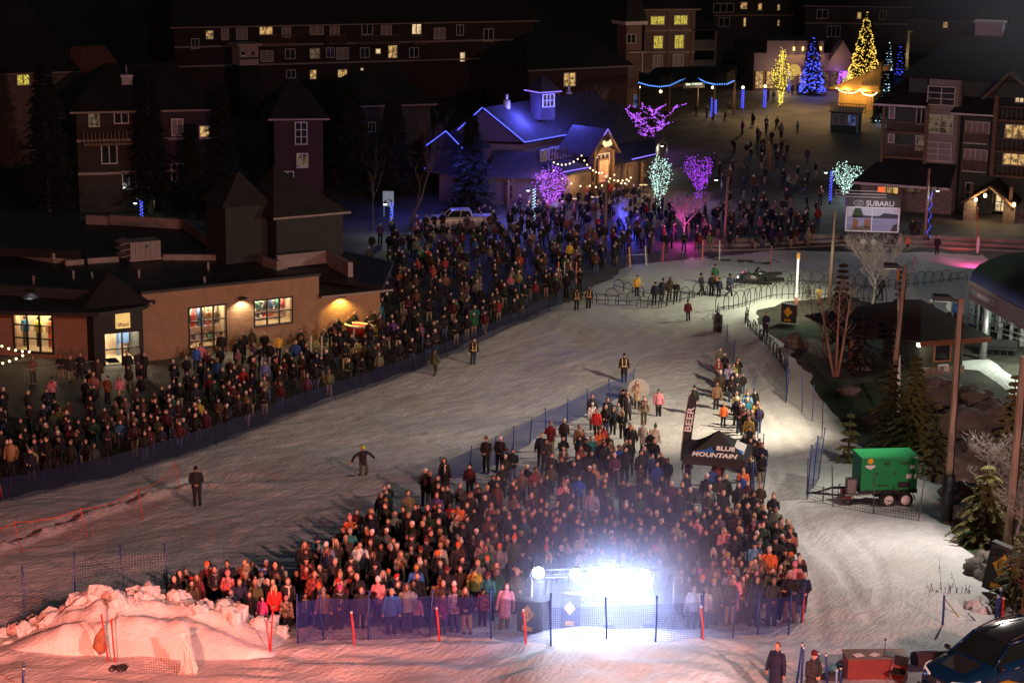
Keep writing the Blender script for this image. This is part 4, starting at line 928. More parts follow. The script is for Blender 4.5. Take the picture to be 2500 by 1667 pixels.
def room(f, h, dep, pw, col, cont):
 u0, a0, u1, a1 = h; m = mat('shop_interior', (.62, .52, .38), .8, .12, 2)
 mb = MB(); mb.bbox((u0-.3, dep, a0-.3), (u1+.3, dep+.05, a1+.3)); mb.bbox((u0-.35, .32, a0-.3), (u0-.3, dep, a1+.3)); mb.bbox((u1+.3, .32, a0-.3), (u1+.35, dep, a1+.3)); mb.bbox((u0-.3, .32, a0-.35), (u1+.3, dep, a0-.3+.3)); mb.bbox((u0-.3, .32, a1+.3), (u1+.3, dep, a1+.35))
 B.put(B.loc(f, mb), 'shop_room', m)
 for k in (.25, .75): lamp('shop_room_light', 'POINT', f.W(u0+(u1-u0)*k, dep*.5, a1+.05), pw, col, None, .12)
 random.seed(int(u0*10)+3)
 if 'shelf' in cont:
  mb = MB(); colors = [(.6, .08, .08), (.1, .1, .1), (.7, .7, .68), (.1, .2, .45), (.5, .35, .2), (.08, .3, .25)]
  for k in range(3): z = a0+.15+(a1-a0)*k/3; mb.bbox((u0, dep-.45, z), (u1, dep-.06, z+.05))
  B.put(B.loc(f, mb), 'shelf', M_WFRAME)
  for c_i, c in enumerate(colors):
   mb = MB()
   for k in range(6):
    u = random.uniform(u0+.1, u1-.2); r = random.randrange(3); z = a0+.2+(a1-a0)*r/3; mb.bbox((u, dep-.42, z), (u+random.uniform(.08, .25), dep-.1, z+random.uniform(.15, .5)*(a1-a0)/3))
   B.put(B.loc(f, mb), 'folded_goods', mat('goods_%d' % c_i, c, .8, .2))
  for k in range(6):
   u = u0+(u1-u0)*(k+.5)/6; mb = MB(); mb.tube([(u, dep*.5, a1-.1-(a1-a0)*.45), (u, dep*.5, a1-.12)], [.17, .09], 6, sy=.5); B.put(B.loc(f, mb), 'hanging_garment', MATS['goods_%d' % random.randrange(6)])
 if 'dummy' in cont:
  for k, (fx, up, lo) in enumerate(((.12, (.02, .2, .5), (.1, .1, .1)), (.48, (.6, .62, .05), (.04, .05, .04)), (.80, (.75, .30, .12), (.60, .09, .03)))):
   u = u0+(u1-u0)*fx; mb = MB(); z = a0+.1; mb.cur = 0; hh = (a1-a0)*.80/1.75
   mb.rings([((u, .9, z+.82*hh), .19, .13), ((u, .9, z+1.15*hh), .18, .12), ((u, .9, z+1.4*hh), .22, .13), ((u, .9, z+1.48*hh), .08, .08)], 8)
   for s_ in (-1, 1): mb.tube([(u+s_*.2, .9, z+1.4*hh), (u+s_*.26, .88, z+1.1*hh), (u+s_*.25, .85, z+.85*hh)], [.08, .065, .05], 6)
   q = B.put(B.loc(f, mb), 'shop_dummy', mat('dummy_jacket_%d' % k, up, .8, .2)); mb = MB()
   for s_ in (-1, 1): mb.tube([(u+s_*.09, .9, z+.85*hh), (u+s_*.10, .9, z+.02)], [.11, .08], 6)
   B.put(B.loc(f, mb), 'dummy_trousers', mat('dummy_trousers_%d' % k, lo, .8, .2), q); mb = MB(); mb.ball((u, .9, z+1.62*hh), .12, 8, 6); B.put(B.loc(f, mb), 'dummy_head', [M_WFRAME, M_BFRAME, MATS['black_paint']][k % 3 if k else 1], q)
M_CLEAR = bpy.data.materials.new('clear_glass'); M_CLEAR.use_nodes = True
_t = M_CLEAR.node_tree; _t.nodes.clear(); _o = _t.nodes.new('ShaderNodeOutputMaterial'); _m = _t.nodes.new('ShaderNodeMixShader'); _g = _t.nodes.new('ShaderNodeBsdfGlossy'); _g.inputs['Roughness'].default_value = .05; _tr = _t.nodes.new('ShaderNodeBsdfTransparent')
_m.inputs[0].default_value = .08; _t.links.new(_tr.outputs[0], _m.inputs[1]); _t.links.new(_g.outputs[0], _m.inputs[2]); _t.links.new(_m.outputs[0], _o.inputs[0])
for o in B.t.children:
 if o.name.startswith(('display_window', 'glass_door')):
  for c in o.children: c.data.materials[0] = M_CLEAR
room(FA, h1, 1.6, 150, (1, .78, .45), 'dummy'); room(FC1, h3, 1.8, 150, (1, .78, .48), 'shelf'); room(FC1, h4, 1.8, 110, (1, .80, .52), 'shelf'); room(FB_, h2, 3.0, 190, (1, .86, .58), 'door')
mb = MB(); mb.bbox((h2[0]+.3, .5, .02), (h2[0]+1.1, 1.9, .05)); B.put(B.loc(FB_, mb), 'door_mat', mat('grey_mat', (.08, .08, .085), .9)); mb = MB(); mb.bbox(((h2[0]+h2[2])/2+.2, 2.2, .1), ((h2[0]+h2[2])/2+.35, 2.3, 2.3)); mb.bbox(((h2[0]+h2[2])/2+.2, 2.2, .9), (h2[2]-.1, 2.3, 1.6)); B.put(B.loc(FB_, mb), 'counter', MATS['goods_3'])
ZR = zC-.15
def PR(px, py, z=None): return P(px, py, ZR if z is None else z)
B.slab('flat_roof', [PR(-120, 757, ZR-.25), PR(240, 764, ZR-.25), PR(350, 748, ZR-.25), PR(405, 716, ZR-.25), PR(779, 678, ZR-.25), PR(935, 700, ZR-.25), PR(960, 640, ZR-.25), PR(610, 560, ZR-.25), PR(-120, 520, ZR-.25)], .25, M_FLAT)
def parapet(pix, z, h, m=None, th=.35, name='parapet'):
 for (a, b_) in zip(pix[:-1], pix[1:]):
  p, q = P(*a, z), P(*b_, z); d = Vector((q.x-p.x, q.y-p.y, 0)); n_ = Vector((-d.y, d.x, 0)).normalized()*th
  mb = MB(); mb.slab([p+Vector((0, 0, h)), q+Vector((0, 0, h)), q+n_+Vector((0, 0, h)), p+n_+Vector((0, 0, h))], h+.3); B.put(mb, name, m or M_PARA)
parapet([(210, 540), (262, 542)], ZR, .45); parapet([(268, 541), (445, 552), (500, 590), (525, 597)], ZR, .5); parapet([(546, 594), (607, 588)], ZR, .55)
parapet([(-60, 608), (0, 610), (130, 634), (196, 628)], ZR, .45); parapet([(160, 641), (205, 637)], ZR, .12); parapet([(214, 636), (290, 631)], ZR, .12); parapet([(398, 627), (615, 628)], ZR, .15)
parapet([(678, 650), (796, 638), (850, 668)], ZR, .75); parapet([(612, 622), (640, 640), (676, 652)], ZR, .4)
B.slab('upper_flat_roof', [PR(-120, 600, ZR+.7), PR(195, 612, ZR+.7), PR(195, 520, ZR+.7), PR(-120, 510, ZR+.7)], .6, M_FLAT)
fh = Facade(PR(319, 632), PR(393, 626), ZR-.2); uu, zz = fh.L, fh.pix(355, 590)[1]
mb = MB(); mb.bbox((0, 0, .15), (uu, 1.6, zz)); ah = B.put(B.loc(fh, mb), 'air_handler', mat('painted_metal', (.24, .19, .19), .5, .15))
mb = MB(); mb.bbox((-.1, -.1, 0), (uu+.1, 1.7, .15)); B.put(B.loc(fh, mb), 'curb_frame', M_PARA, ah)
mb = MB(); [mb.bbox((uu*k/6-.01, -.012, .2), (uu*k/6+.01, -.002, zz-.05)) for k in range(1, 6)]; mb.bbox((.5*uu, -.02, .9), (.58*uu, -.004, 1.1)); B.put(B.loc(fh, mb), 'panel_seam', MATS['black_paint'], ah)
for k in range(3): mb = MB(); mb.slab([(-.02, 0, zz*.35+k*.45), (-.7, 0, zz*.35+k*.45-.1), (-.7, 1.5, zz*.35+k*.45-.1), (-.02, 1.5, zz*.35+k*.45+.15)], .05); B.put(B.loc(fh, mb), 'intake_hood', MATS['painted_metal'], ah)
for (px, py) in ((179, 672), (224, 676), (339, 670), (508, 652), (499, 688), (82, 685)):
 p = PR(px, py); mb = MB(); mb.tube([p-Vector((0, 0, .3)), p+Vector((0, 0, .35))], .09, 6); B.put(mb, 'vent_pipe', M_PARA)
fT = Facade(PR(676, 638), PR(838, 622), ZR-.2); zt = fT.pix(750, 524)[1]; dT = 5.5
mb = MB(); mb.bbox((0, 0, 0), (fT.L, dT, zt)); B.put(B.loc(fT, mb), 'tower_wall', mat('dark_green_board', (.022, .025, .025), .8, .2, 3, .4))
mb = MB(); rr = [(-.4, -.4, zt), (fT.L+.4, -.4, zt), (fT.L+.4, dT+.4, zt), (-.4, dT+.4, zt)]
for i in range(4): mb.slab([rr[i], rr[(i+1) % 4], (fT.L*.22, dT/2, zt+3.2)], .12)
B.put(B.loc(fT, mb), 'tower_roof', M_ROOF); mb = MB(); mb.bbox((-.42, -.44, zt-.1), (fT.L+.42, -.402, zt+.04)); B.put(B.loc(fT, mb), 'gutter', M_PARA)
mb = MB(); mb.bbox((-3.2, 1.5, 0), (-.02, dT-.5, zt+.8)); B.put(B.loc(fT, mb), 'stair_tower', MATS['dark_green_board'])
mb = MB(); mb.slab([(-3.5, 1.2, zt+.82), (.2, 1.2, zt+.82), (-1.6, dT/2, zt+3.0)], .1); mb.slab([(.2, 1.2, zt+.82), (.2, dT, zt+.82), (-1.6, dT/2, zt+3.0)], .1); mb.slab([(.2, dT, zt+.82), (-3.5, dT, zt+.82), (-1.6, dT/2, zt+3.0)], .1); mb.slab([(-3.5, dT, zt+.82), (-3.5, 1.2, zt+.82), (-1.6, dT/2, zt+3.0)], .1); B.put(B.loc(fT, mb), 'stair_tower_roof', M_ROOF)
# the lodge with blue light strips
B = Bld('lodge', 'sprawling lodge with blue light strips along gables, cupola and long porch', 'building', G(1400, 480))
M_LED = glow('blue_led_strip', (.09, .11, 1.0), 2.6, True); M_LEDP = glow('violet_led_strip', (.28, .18, 1.0), 1.7, True)
def led(px, z, m=None, r=.045, dz=.08):
 pts = [P(*p[:2], p[2] if len(p) > 2 else z)+Vector((0, -.05, dz)) for p in px]; mb = MB()
 for a, b_ in zip(pts[:-1], pts[1:]): mb.tube([a, b_], r, 5, smooth=False)
 B.put(mb, 'led_strip', m or M_LED)
R1, E1 = P(1178, 263, 8.8), P(1281, 349, 5.5); dr = (P(1440, 222, 8.8)-R1); dr.z = 0; dr.normalize(); dE = (P(1385, 330, 5.5)-E1); dE.z = 0; Lr = 20.0
R2 = R1+dr*Lr; E2 = E1+dr*Lr; W1 = R1+(R1-E1)*1.0; W1.z = 5.5; W2 = W1+dr*Lr
B.slab('roof', [E1, E2, R2, R1], .2, M_ROOFW); B.slab('roof', [R1, R2, W2, W1], .2, M_ROOFW)
B.poly('wall', [E1+dr*.8+(R1-E1)*.1, E2+(R1-E1)*.1, W2, W1+dr*.8], 0, 5.2, M_TAN)
mb = MB(); mb.slab([E1+dr*.5, W1+dr*.5, R1+dr*.5+Vector((0, 0, -.15))], .2, tuple(dr)); B.put(mb, 'gable_wall', mat('dark_plum_siding', (.06, .04, .05), .8, .2))
led([(1181, 267, 8.8), (1281, 349, 5.5)], 0); led([(1281, 349, 5.5), (1383, 331, 5.5)], 5.5); led([(1178, 264, 8.8), (1117, 320, 6.6)], 0)
C1 = P(1385, 330, 5.5); B.slab('roof', [P(1385, 331, 5.3), P(1470, 372, 4.2), P(1560, 330, 4.6), P(1520, 255, 7.2), P(1440, 232, 8.2)], .2, M_ROOFW)
B.slab('roof', [P(1241, 432, 3.1), P(1345, 434, 3.1), P(1300, 372, 4.9), P(1272, 370, 4.9)], .15, M_ROOFW); B.slab('roof', [P(1190, 430, 3.1), P(1241, 432, 3.1), P(1272, 370, 4.9), P(1210, 366, 4.9)], .15, M_ROOFW)
B.slab('roof', [P(1048, 352, 5.0), P(1089, 322, 6.3), P(1180, 330, 6.3), P(1150, 372, 5.0)], .15, M_ROOFW); B.slab('roof', [P(1132, 368, 5.0), P(1089, 322, 6.3), P(1175, 318, 6.3), P(1200, 360, 5.0)], .15, M_ROOFW)
B.slab('roof', [P(1035, 416, 3.1), P(1125, 428, 3.1), P(1118, 368, 4.8), P(1062, 366, 4.8)], .15, M_ROOFW)
led([(1040, 358, 5.0), (1089, 322, 6.3), (1133, 368, 5.0)], 0); led([(1036, 413), (1124, 424)], 3.1, r=.04); led([(1241, 430), (1338, 432)], 3.1, M_LEDP); led([(1375, 422), (1442, 410)], 3.3, M_LEDP); led([(1543, 391), (1601, 378)], 3.6, M_LEDP)
w = [P(1050, 420, 3), P(1240, 434, 3), P(1342, 436, 3), P(1440, 418, 3), P(1540, 396, 3), P(1600, 380, 3), P(1640, 330, 3), P(1300, 330, 3), P(1060, 360, 3)]
c0 = sum((Vector((p.x, p.y, 0)) for p in w), Vector())/len(w); wi = [Vector((p.x, p.y, 0)).lerp(c0, .07) for p in w]
B.poly('wall', wi, 0, 3.0, M_TAN)
B.slab('porch_roof', [P(1345, 434, 3.2), P(1445, 414, 3.2), P(1440, 380, 3.9), P(1345, 400, 3.9)], .15, M_ROOFW); B.slab('porch_roof', [P(1500, 402, 3.2), P(1602, 380, 3.6), P(1600, 340, 4.4), P(1500, 352, 4.4)], .15, M_ROOF)
fL = Facade(P(1241, 436, 3.0), P(1440, 418, 3.0), 0); fR = Facade(P(1500, 404, 3.0), P(1602, 384, 3.0), 0); fL.z0 = fR.z0 = 0
for f_ in (fL, fR):
 n = max(3, int(f_.L/2.6))
 for k in range(n+1):
  u = f_.L*k/n; B.box(f_, 'post', (u-.1, -.1, 0), (u+.1, .1, 2.85), M_TIMBER)
  mb = MB(); mb.tube([(u, 0, 2.1), (u+.6, 0, 2.8)], .07, 4); B.put(B.loc(f_, mb), 'brace', M_TIMBER)
 for k in range(n):
  u = f_.L*k/n; B.win(f_, u+.35, .9, u+f_.L/n-.35, 2.1, random.choice(['m', 'm', 'l', 'u', 'd']), 3, 2, w=.9, frame=M_TIMBER)
fU = Facade(P(1352, 404, 3.4), P(1432, 386, 3.4)); fU.z0 = 3.4
n = 12
for k in range(n+1): B.box(fU, 'baluster', (fU.L*k/n-.04, -.04, 0), (fU.L*k/n+.04, .04, 1.35), M_TIMBER)
B.box(fU, 'rail', (0, -.07, 1.352), (fU.L, .07, 1.46), M_TIMBER)
for k in range(4): B.win(fU, fU.L*(k+.15)/4, .2, fU.L*(k+.8)/4, 1.25, random.choice(['m', 'd', 'u']), 2, 2, w=1.6)
fE = Facade(G(1440, 488), G(1500, 478)); fE.z0 = 0
zpk = fE.pix(1472, 314)[1]; zel = fE.pix(1436, 372)[1]; ul, uc, ur = fE.pix(1436, 400)[0], fE.pix(1470, 400)[0], fE.pix(1500, 400)[0]
B.wall(fE, ul+.5, ur-.5, 2.4, zel, .4, [], M_TAN);
mb = MB(); mb.slab([(ul+.5, .02, zel), (ur-.5, .02, zel), (uc, .02, zpk-.3)], .3, (0, 1, 0)); B.put(B.loc(fE, mb), 'entry_gable', mat('dark_plum_siding', (.06, .04, .05)))
for (a, b_) in (((ul-.2, zel-.3), (uc, zpk)), ((ur+.2, zel-.3), (uc, zpk))):
 mb = MB(); mb.slab([(a[0], -.5, a[1]), (a[0], 4, a[1]), (b_[0], 4, b_[1]), (b_[0], -.5, b_[1])], .15); B.put(B.loc(fE, mb), 'gable_roof', M_ROOFW)
 mb = MB(); mb.tube([(a[0], -.56, a[1]-.05), (b_[0], -.56, b_[1]-.05)], .12, 4); B.put(B.loc(fE, mb), 'barge_board', M_TIMBER)
 mb = MB(); mb.tube([((a[0]+b_[0])/2*.5+b_[0]*.5, -.64, (a[1]+b_[1])/2*.5+b_[1]*.5), (b_[0], -.64, b_[1])], .05, 5); B.put(B.loc(fE, mb), 'led_strip', M_LEDP)
for u in (ul+.6, ur-.6): B.box(fE, 'post', (u-.14, -.4, 0), (u+.14, -.1, zel), M_TIMBER)
mb = MB(); ar = [(uc+(ur-ul)*.36*math.cos(math.pi*k/10), -.3, zel-1.0+1.3*math.sin(math.pi*k/10)) for k in range(11)]; mb.tube(ar, .12, 4); B.put(B.loc(fE, mb), 'arch_beam', M_TIMBER)
mb = MB()
for cx_, s_, r_ in ((-.5, 1, .28), (-.25, 1, .3), (.05, 1, .22), (.3, 1, .32), (.6, 1, .2), (-.65, 1, .15), (.45, 1, .18), (-.1, 1, .18)): mb.ball((uc+cx_*.9, -.62, zel+.75+random.uniform(-.18, .18)), r_, 7, 5, (1, .25, .9))
B.put(B.loc(fE, mb), 'lit_emblem', glow('emblem_glow', (1, .78, .42), 1.2))
mbz = hpx(fE, 1452, 391, 1472, 441); mb = MB(); mb.bbox((mbz[0]-.2, -.62, mbz[1]-.25), (mbz[2]+.2, -.45, mbz[3]+.2)); bo = B.put(B.loc(fE, mb), 'menu_board', M_TIMBER)
mb = MB(); mb.bbox((mbz[0], -.66, mbz[1]), (mbz[2], -.625, mbz[3])); B.put(B.loc(fE, mb), 'menu_sheet', mat('menu_sheet', (.75, .38, .22), .7, .05, emit=(1, .45, .25), estr=.25), bo)
mb = MB(); [mb.bbox((mbz[0]+.08, -.675, mbz[1]+(mbz[3]-mbz[1])*k/16), (mbz[2]-.08, -.662, mbz[1]+(mbz[3]-mbz[1])*(k+.4)/16)) for k in range(1, 16)]; B.put(B.loc(fE, mb), 'menu_lines', M_BFRAME, bo)
B.win(fE, uc-.9, zel-1.3, uc+.9, zel-.4, 'm', 3, 2, w=-.1)
fc = Facade(P(1280, 258, 8.6), P(1345, 262, 8.6)); fc.z0 = 0; cz = fc.pix(1315, 224)[1]; pc_ = fc.pix(1315, 187)[1]; cc_ = fc.W(fc.L/2, fc.L/2, 0)
q = fc.L/2
def ring4(r, z, rot=.6): return [Vector((cc_.x+r*1.41*math.cos(rot+math.pi/4+k*math.pi/2), cc_.y+r*1.41*math.sin(rot+math.pi/4+k*math.pi/2), z)) for k in range(4)]
B.poly('cupola_wall', ring4(q*.62, 0), 7.2, cz, mat('dark_plum_siding', (.06, .04, .05)))
rg = ring4(q*.95, cz+.02); mb = MB()
for k in range(4): mb.slab([rg[k], rg[(k+1) % 4], Vector((cc_.x, cc_.y, pc_))], .08)
B.put(mb, 'cupola_roof', M_ROOFW); mb = MB()
for k in range(4): mb.tube([rg[k]+Vector((0, 0, -.08)), rg[(k+1) % 4]+Vector((0, 0, -.08))], .045, 4)
B.put(mb, 'led_strip', M_LEDP)
rg2 = ring4(q*.63, 0)
for k in (2, 3, 0):
 f_ = Facade(rg2[k], rg2[(k+1) % 4], 0) if True else None
 if f_.w.y > 0: B.win(f_, f_.L*.15, cz-1.5, f_.L*.85, cz-.35, 'm', 3, 2, w=-.12)
lamp('cupola_blue_wash', 'POINT', cc_+Vector((-1.5, -2.6, 8.1)), 1300, (.10, .12, 1), None, .3); lamp('cupola_blue_wash', 'POINT', cc_+Vector((3.2, -1.4, 8.2)), 1300, (.10, .12, 1), None, .3)
lamp('porch_roof_wash', 'POINT', P(1262, 395, 5.6), 1200, (.10, .12, 1), None, .3); lamp('porch_roof_wash', 'POINT', P(1225, 378, 5.8), 600, (.10, .12, 1), None, .3); lamp('porch_roof_wash', 'POINT', P(1087, 380, 5.7), 800, (.10, .12, 1), None, .3); lamp('valley_wash', 'POINT', P(1375, 352, 6.5), 260, (.10, .12, 1), None, .2)
for (px, py, zc) in ((1237, 245, 9.2), (1389, 224, 9.0)):
 p = P(px, py, zc); mb = MB(); mb.tube([p-Vector((0, 0, 1.3)), p], .35, 6); mb.tube([p, p+Vector((0, 0, .6))], .15, 6); B.put(mb, 'chimney', M_WFRAME)
lamp('patio_warm', 'POINT', fE.W(uc, -2.5, 4.0), 520, (1, .58, .22), None, .3); lamp('patio_warm', 'POINT', fL.W(fL.L*.8, -1.2, 2.3), 160, (1, .6, .25), None, .2); lamp('patio_warm', 'POINT', fR.W(fR.L*.5, -1.2, 2.3), 160, (1, .6, .25), None, .2); lamp('patio_violet', 'POINT', fL.W(2.5, -2.0, 3.5), 260, (.55, .25, 1), None, .3)
def festoon(label, pts, n, m, r=.07, sag=.5, wire=True):
 mb = MB(); tot = []
 for a, b_ in zip(pts[:-1], pts[1:]):
  for k in range(n+1): q_ = k/n; p = a.lerp(b_, q_); p.z -= sag*4*q_*(1-q_); tot.append(p)
 o_ = tot[0]; mw = MB(); mw.tube([p-o_ for p in tot], .012, 4); w_ = mw.obj('string_lights', M_RUBBER); w_.location = o_; tag(w_, label, 'string lights')
 for p in tot: mb.ball(p-o_+Vector((0, 0, -.08)), r, 6, 5)
 mb.obj('bulbs', m, w_)['kind'] = 'stuff'; return w_
M_WARM = glow('warm_bulb_glow', (1, .72, .36), 5); M_WARM2 = glow('amber_bulb_glow', (1, .55, .12), 6)
festoon('warm festoon bulbs strung from the lodge deck over the patio', [P(1352, 395, 5.2), P(1420, 378, 5.2), P(1470, 420, 4.4), P(1540, 432, 3.8)], 7, M_WARM)
festoon('warm festoon bulbs strung low across the lodge patio to the entry tower', [P(1352, 415, 4), P(1440, 452, 3.6), P(1500, 425, 4), P(1535, 440, 3.6)], 4, M_WARM)
festoon('warm bulbs strung over the bar terrace at the left frame edge', [G(-40, 930)+Vector((0, 0, 3)), G(75, 940)+Vector((0, 0, 2.2)), G(-40, 975)+Vector((0, 0, 2.2))], 7, M_WARM, .075, .25)
# timber hotel on the right
B = Bld('timber_hotel', 'large grey green hotel with pale panel bay, balconies and gabled entrance porch', 'hotel', G(2300, 525))
fH = Facade(G(2130, 505), G(2640, 543)); fH.z0 = 0
def H_(x, y): return fH.pix(x, y)
def col_(x0, x1, y0, y1, m, w0, th=8, name='wall', holes=()):
 u0 = H_(x0, (y0+y1)/2)[0]; u1 = H_(x1, (y0+y1)/2)[0]; z1 = H_((x0+x1)/2, y0)[1]; z0_ = max(0, H_((x0+x1)/2, y1)[1])
 return B.box(fH, name, (u0, w0, z0_), (u1, w0+th, z1), m)
col_(2155, 2262, 258, 402, M_GREYS, 1.6); col_(2262, 2340, 190, 530, M_TAN if False else mat('grey_wall_core', (.12, .11, .09), .85, .1), .02); col_(2341, 2426, 276, 530, M_GREYS, .8); col_(2427, 2640, 210, 530, M_GREYS, 1.0)
zt_, zb_ = H_(2300, 190)[1], H_(2300, 405)[1]; u0, u1 = H_(2263, 300)[0], H_(2338, 300)[0]; n = 11
wh = [hpx(fH, 2304, 214, 2342, 257), hpx(fH, 2299, 283, 2338, 326), hpx(fH, 2296, 350, 2334, 393)]
wh = [(u1-3.1+.2, h[1], u1-.45, h[3]) for h in wh]
for k in range(n):
 z_a = zb_+(zt_-zb_)*k/n+.03; z_b = zb_+(zt_-zb_)*(k+1)/n-.03
 mb = MB(); wall_cells(mb, u0, u1, z_a, z_b, .05, [(h[0]-.12, h[1]-.12, h[2]+.12, h[3]+.12) for h in wh], -.04); B.put(B.loc(fH, mb), 'siding_panel', M_PANEL)
for h in wh: B.win(fH, *h, pane=random.choice(['d', 'c', 'm']), nu=2, nz=3, w=-.12)
for (ya, yb, rl) in ((300, 322, 1), (355, 383, 1)):
 u0, u1 = H_(2156, ya)[0], H_(2264, ya)[0]; za, zb2 = H_(2210, yb)[1], H_(2210, ya)[1]
 B.box(fH, 'balcony_floor', (u0, -.3, za-.18), (u1, 1.6, za), M_TIMBER); B.box(fH, 'rail', (u0, -.32, zb2), (u1, -.22, zb2+.1), M_TIMBER)
 nb = 22
 for k in range(nb+1): B.box(fH, 'baluster', (u0+(u1-u0)*k/nb-.03, -.3, za), (u0+(u1-u0)*k/nb+.03, -.25, zb2), M_TIMBER)
for x in (2156, 2262): u = H_(x, 330)[0]; B.box(fH, 'post', (u-.15, -.35, H_(x, 400)[1]), (u+.15, -.05, H_(x, 256)[1]), M_TIMBER)
def W2(x0, y0, x1, y1, pane, w, nu=3, nz=1, fr=None):
 h = hpx(fH, x0, y0, x1, y1); B.win(fH, *h, pane=pane, nu=nu, nz=nz, w=w, frame=fr)
W2(2232, 269, 2263, 308, 'd', 1.45); W2(2230, 338, 2263, 372, 'm', 1.45); W2(2165, 262, 2176, 292, 'c', 1.45, 1); W2(2163, 334, 2175, 352, 'c', 1.45, 1)
W2(2356, 301, 2412, 326, 'c', .65, 4); W2(2352, 369, 2406, 392, 'c', .65, 4); W2(2355, 450, 2370, 495, 'd', .65, 1, 2)
for (x0, x1, ya, yb) in ((2353, 2411, 326, 350), (2348, 2407, 393, 419)):
 u0, u1 = H_(x0, ya)[0], H_(x1, ya)[0]; za, zb2 = H_(2380, yb)[1], H_(2380, ya)[1]
 B.box(fH, 'balcony_floor', (u0, .1, za-.1), (u1, .8, za), M_WFRAME)
 for k in range(15): B.box(fH, 'baluster', (u0+(u1-u0)*k/14-.025, .12, za), (u0+(u1-u0)*k/14+.025, .16, zb2), M_BRICK)
 B.box(fH, 'rail', (u0, .1, zb2), (u1, .18, zb2+.07), M_BRICK)
W2(2452, 309, 2500, 340, 'l', .85, 3); W2(2447, 379, 2500, 405, 'l', .85, 3); W2(2477, 236, 2505, 252, 'b', .85, 3); W2(2520, 300, 2570, 340, 'm', .85, 3)
for (ya, yb) in ((262, 292), (340, 368), (405, 428)):
 u0, u1 = H_(2427, ya)[0], H_(2600, ya)[0]; za, zb2 = H_(2470, yb)[1], H_(2470, ya)[1]; B.box(fH, 'balcony_floor', (u0, -.5, za-.2), (u1, 1, za), M_TIMBER); B.box(fH, 'rail', (u0, -.5, zb2), (u1, -.4, zb2+.1), M_TIMBER)
 for k in range(16): B.box(fH, 'baluster', (u0+(u1-u0)*k/15-.03, -.48, za), (u0+(u1-u0)*k/15+.03, -.42, zb2), M_TIMBER)
u = H_(2428, 350)[0]; B.box(fH, 'post', (u-.2, -.6, H_(2428, 430)[1]), (u+.15, -.25, H_(2428, 232)[1]), M_TIMBER)
gl, gp, gr = H_(2405, 234), H_(2470, 173), H_(2560, 250)
for a, b_ in ((gl, gp), (gr, gp)):
 mb = MB(); mb.slab([(a[0], -1.4, a[1]), (a[0], 9, a[1]), (b_[0], 9, b_[1]), (b_[0], -1.4, b_[1])], .25); B.put(B.loc(fH, mb), 'gable_roof', M_ROOF); mb = MB(); mb.tube([(a[0], -1.45, a[1]-.12), (b_[0], -1.45, b_[1]-.12)], .16, 4); B.put(B.loc(fH, mb), 'barge_board', M_TIMBER)
mb = MB(); mb.slab([(gl[0]+.8, -.4, gl[1]), (gr[0]-.8, -.4, gl[1]), (gp[0], -.4, gp[1]-.4)], .3, (0, 1, 0)); B.put(B.loc(fH, mb), 'gable_wall', M_GREYS)
ea = [fH.W(H_(2200, 190)[0], -.6, H_(2200, 182)[1]), fH.W(H_(2640, 215)[0], -.6, H_(2430, 196)[1])]
zr = ea[0].z; ridge = [fH.W(fH.L*.36, 9, zr+4.3), fH.W(fH.L*1.1, 9, zr+4.3)]
B.slab('main_roof', [ea[0], ea[1], ridge[1], ridge[0]], .2, M_ROOF); B.slab('main_roof', [fH.W(H_(2190, 175)[0], 14, zr), ea[0], ridge[0]], .2, M_ROOF)
B.box(fH, 'wall', (H_(2215, 200)[0], 1.0, H_(2215, 258)[1]), (fH.L, 12, zr-.1), M_GREYS)
we = H_(2136, 250); w2 = H_(2264, 260)
B.slab('wing_roof', [fH.W(we[0], -.8, we[1]), fH.W(w2[0]+.1, -.8, w2[1]), fH.W(w2[0]+.1, 6, w2[1]+4.2), fH.W(we[0]+4.5, 6, we[1]+4.2)], .2, M_ROOF); B.box(fH, 'gutter', (we[0], -.86, we[1]-.2), (w2[0], -.80, we[1]-.02), M_WFRAME)
m1, m2 = H_(2322, 273), H_(2428, 283); B.slab('wing_roof', [fH.W(m1[0], -.6, m1[1]), fH.W(m2[0], -.6, m2[1]), fH.W(m2[0], 5, m2[1]+5.2), fH.W(m2[0]-.5, 5, m1[1]+5.2)], .2, M_ROOF); B.box(fH, 'gutter', (m1[0], -.66, m1[1]-.18), (m2[0], -.6, m1[1]-.02), M_WFRAME)
ch = fH.W(H_(2415, 110)[0]*.97, 7.5, 0); chu = fH.pix(2415, 80, 7.5)[0]; za = fH.pix(2415, 118, 7.5)[1]-2; zb2 = fH.pix(2415, 56, 7.5)[1]
B.box(fH, 'chimney', (chu-1.3, 7, za), (chu+1.3, 8.6, zb2), mat('pale_chimney', (.45, .38, .36), .85, .1, 2, .2)); B.box(fH, 'chimney_cap', (chu-1.45, 6.9, zb2), (chu+1.45, 8.75, zb2+.2), M_WFRAME)
pa, pb = H_(2098, 424), H_(2332, 447); B.slab('podium_roof', [fH.W(pa[0], -3.4, pa[1]-.3), fH.W(pb[0], -3.4, pb[1]), fH.W(pb[0], .2, pb[1]+1.9), fH.W(pa[0]+2, .2, pb[1]+1.9)], .2, M_ROOF)
B.box(fH, 'gutter', (pa[0], -3.46, pb[1]-.25), (pb[0], -3.41, pb[1]-.02), M_WFRAME)
pw = [hpx(fH, 2158, 436, 2200, 466), hpx(fH, 2216, 441, 2258, 463)]
B.wall(fH, pa[0]+.5, pb[0], 0, pb[1]-.3, .3, [], M_STONE, w0=-1.4, name='podium_wall')
for h, p_ in zip(pw, 'lm'): B.win(fH, *h, pane=p_, nu=3, nz=2, w=-1.52, frame=M_TIMBER)
pk_ = H_(2434, 437); pl_ = H_(2372, 470); pr_ = H_(2500, 482)
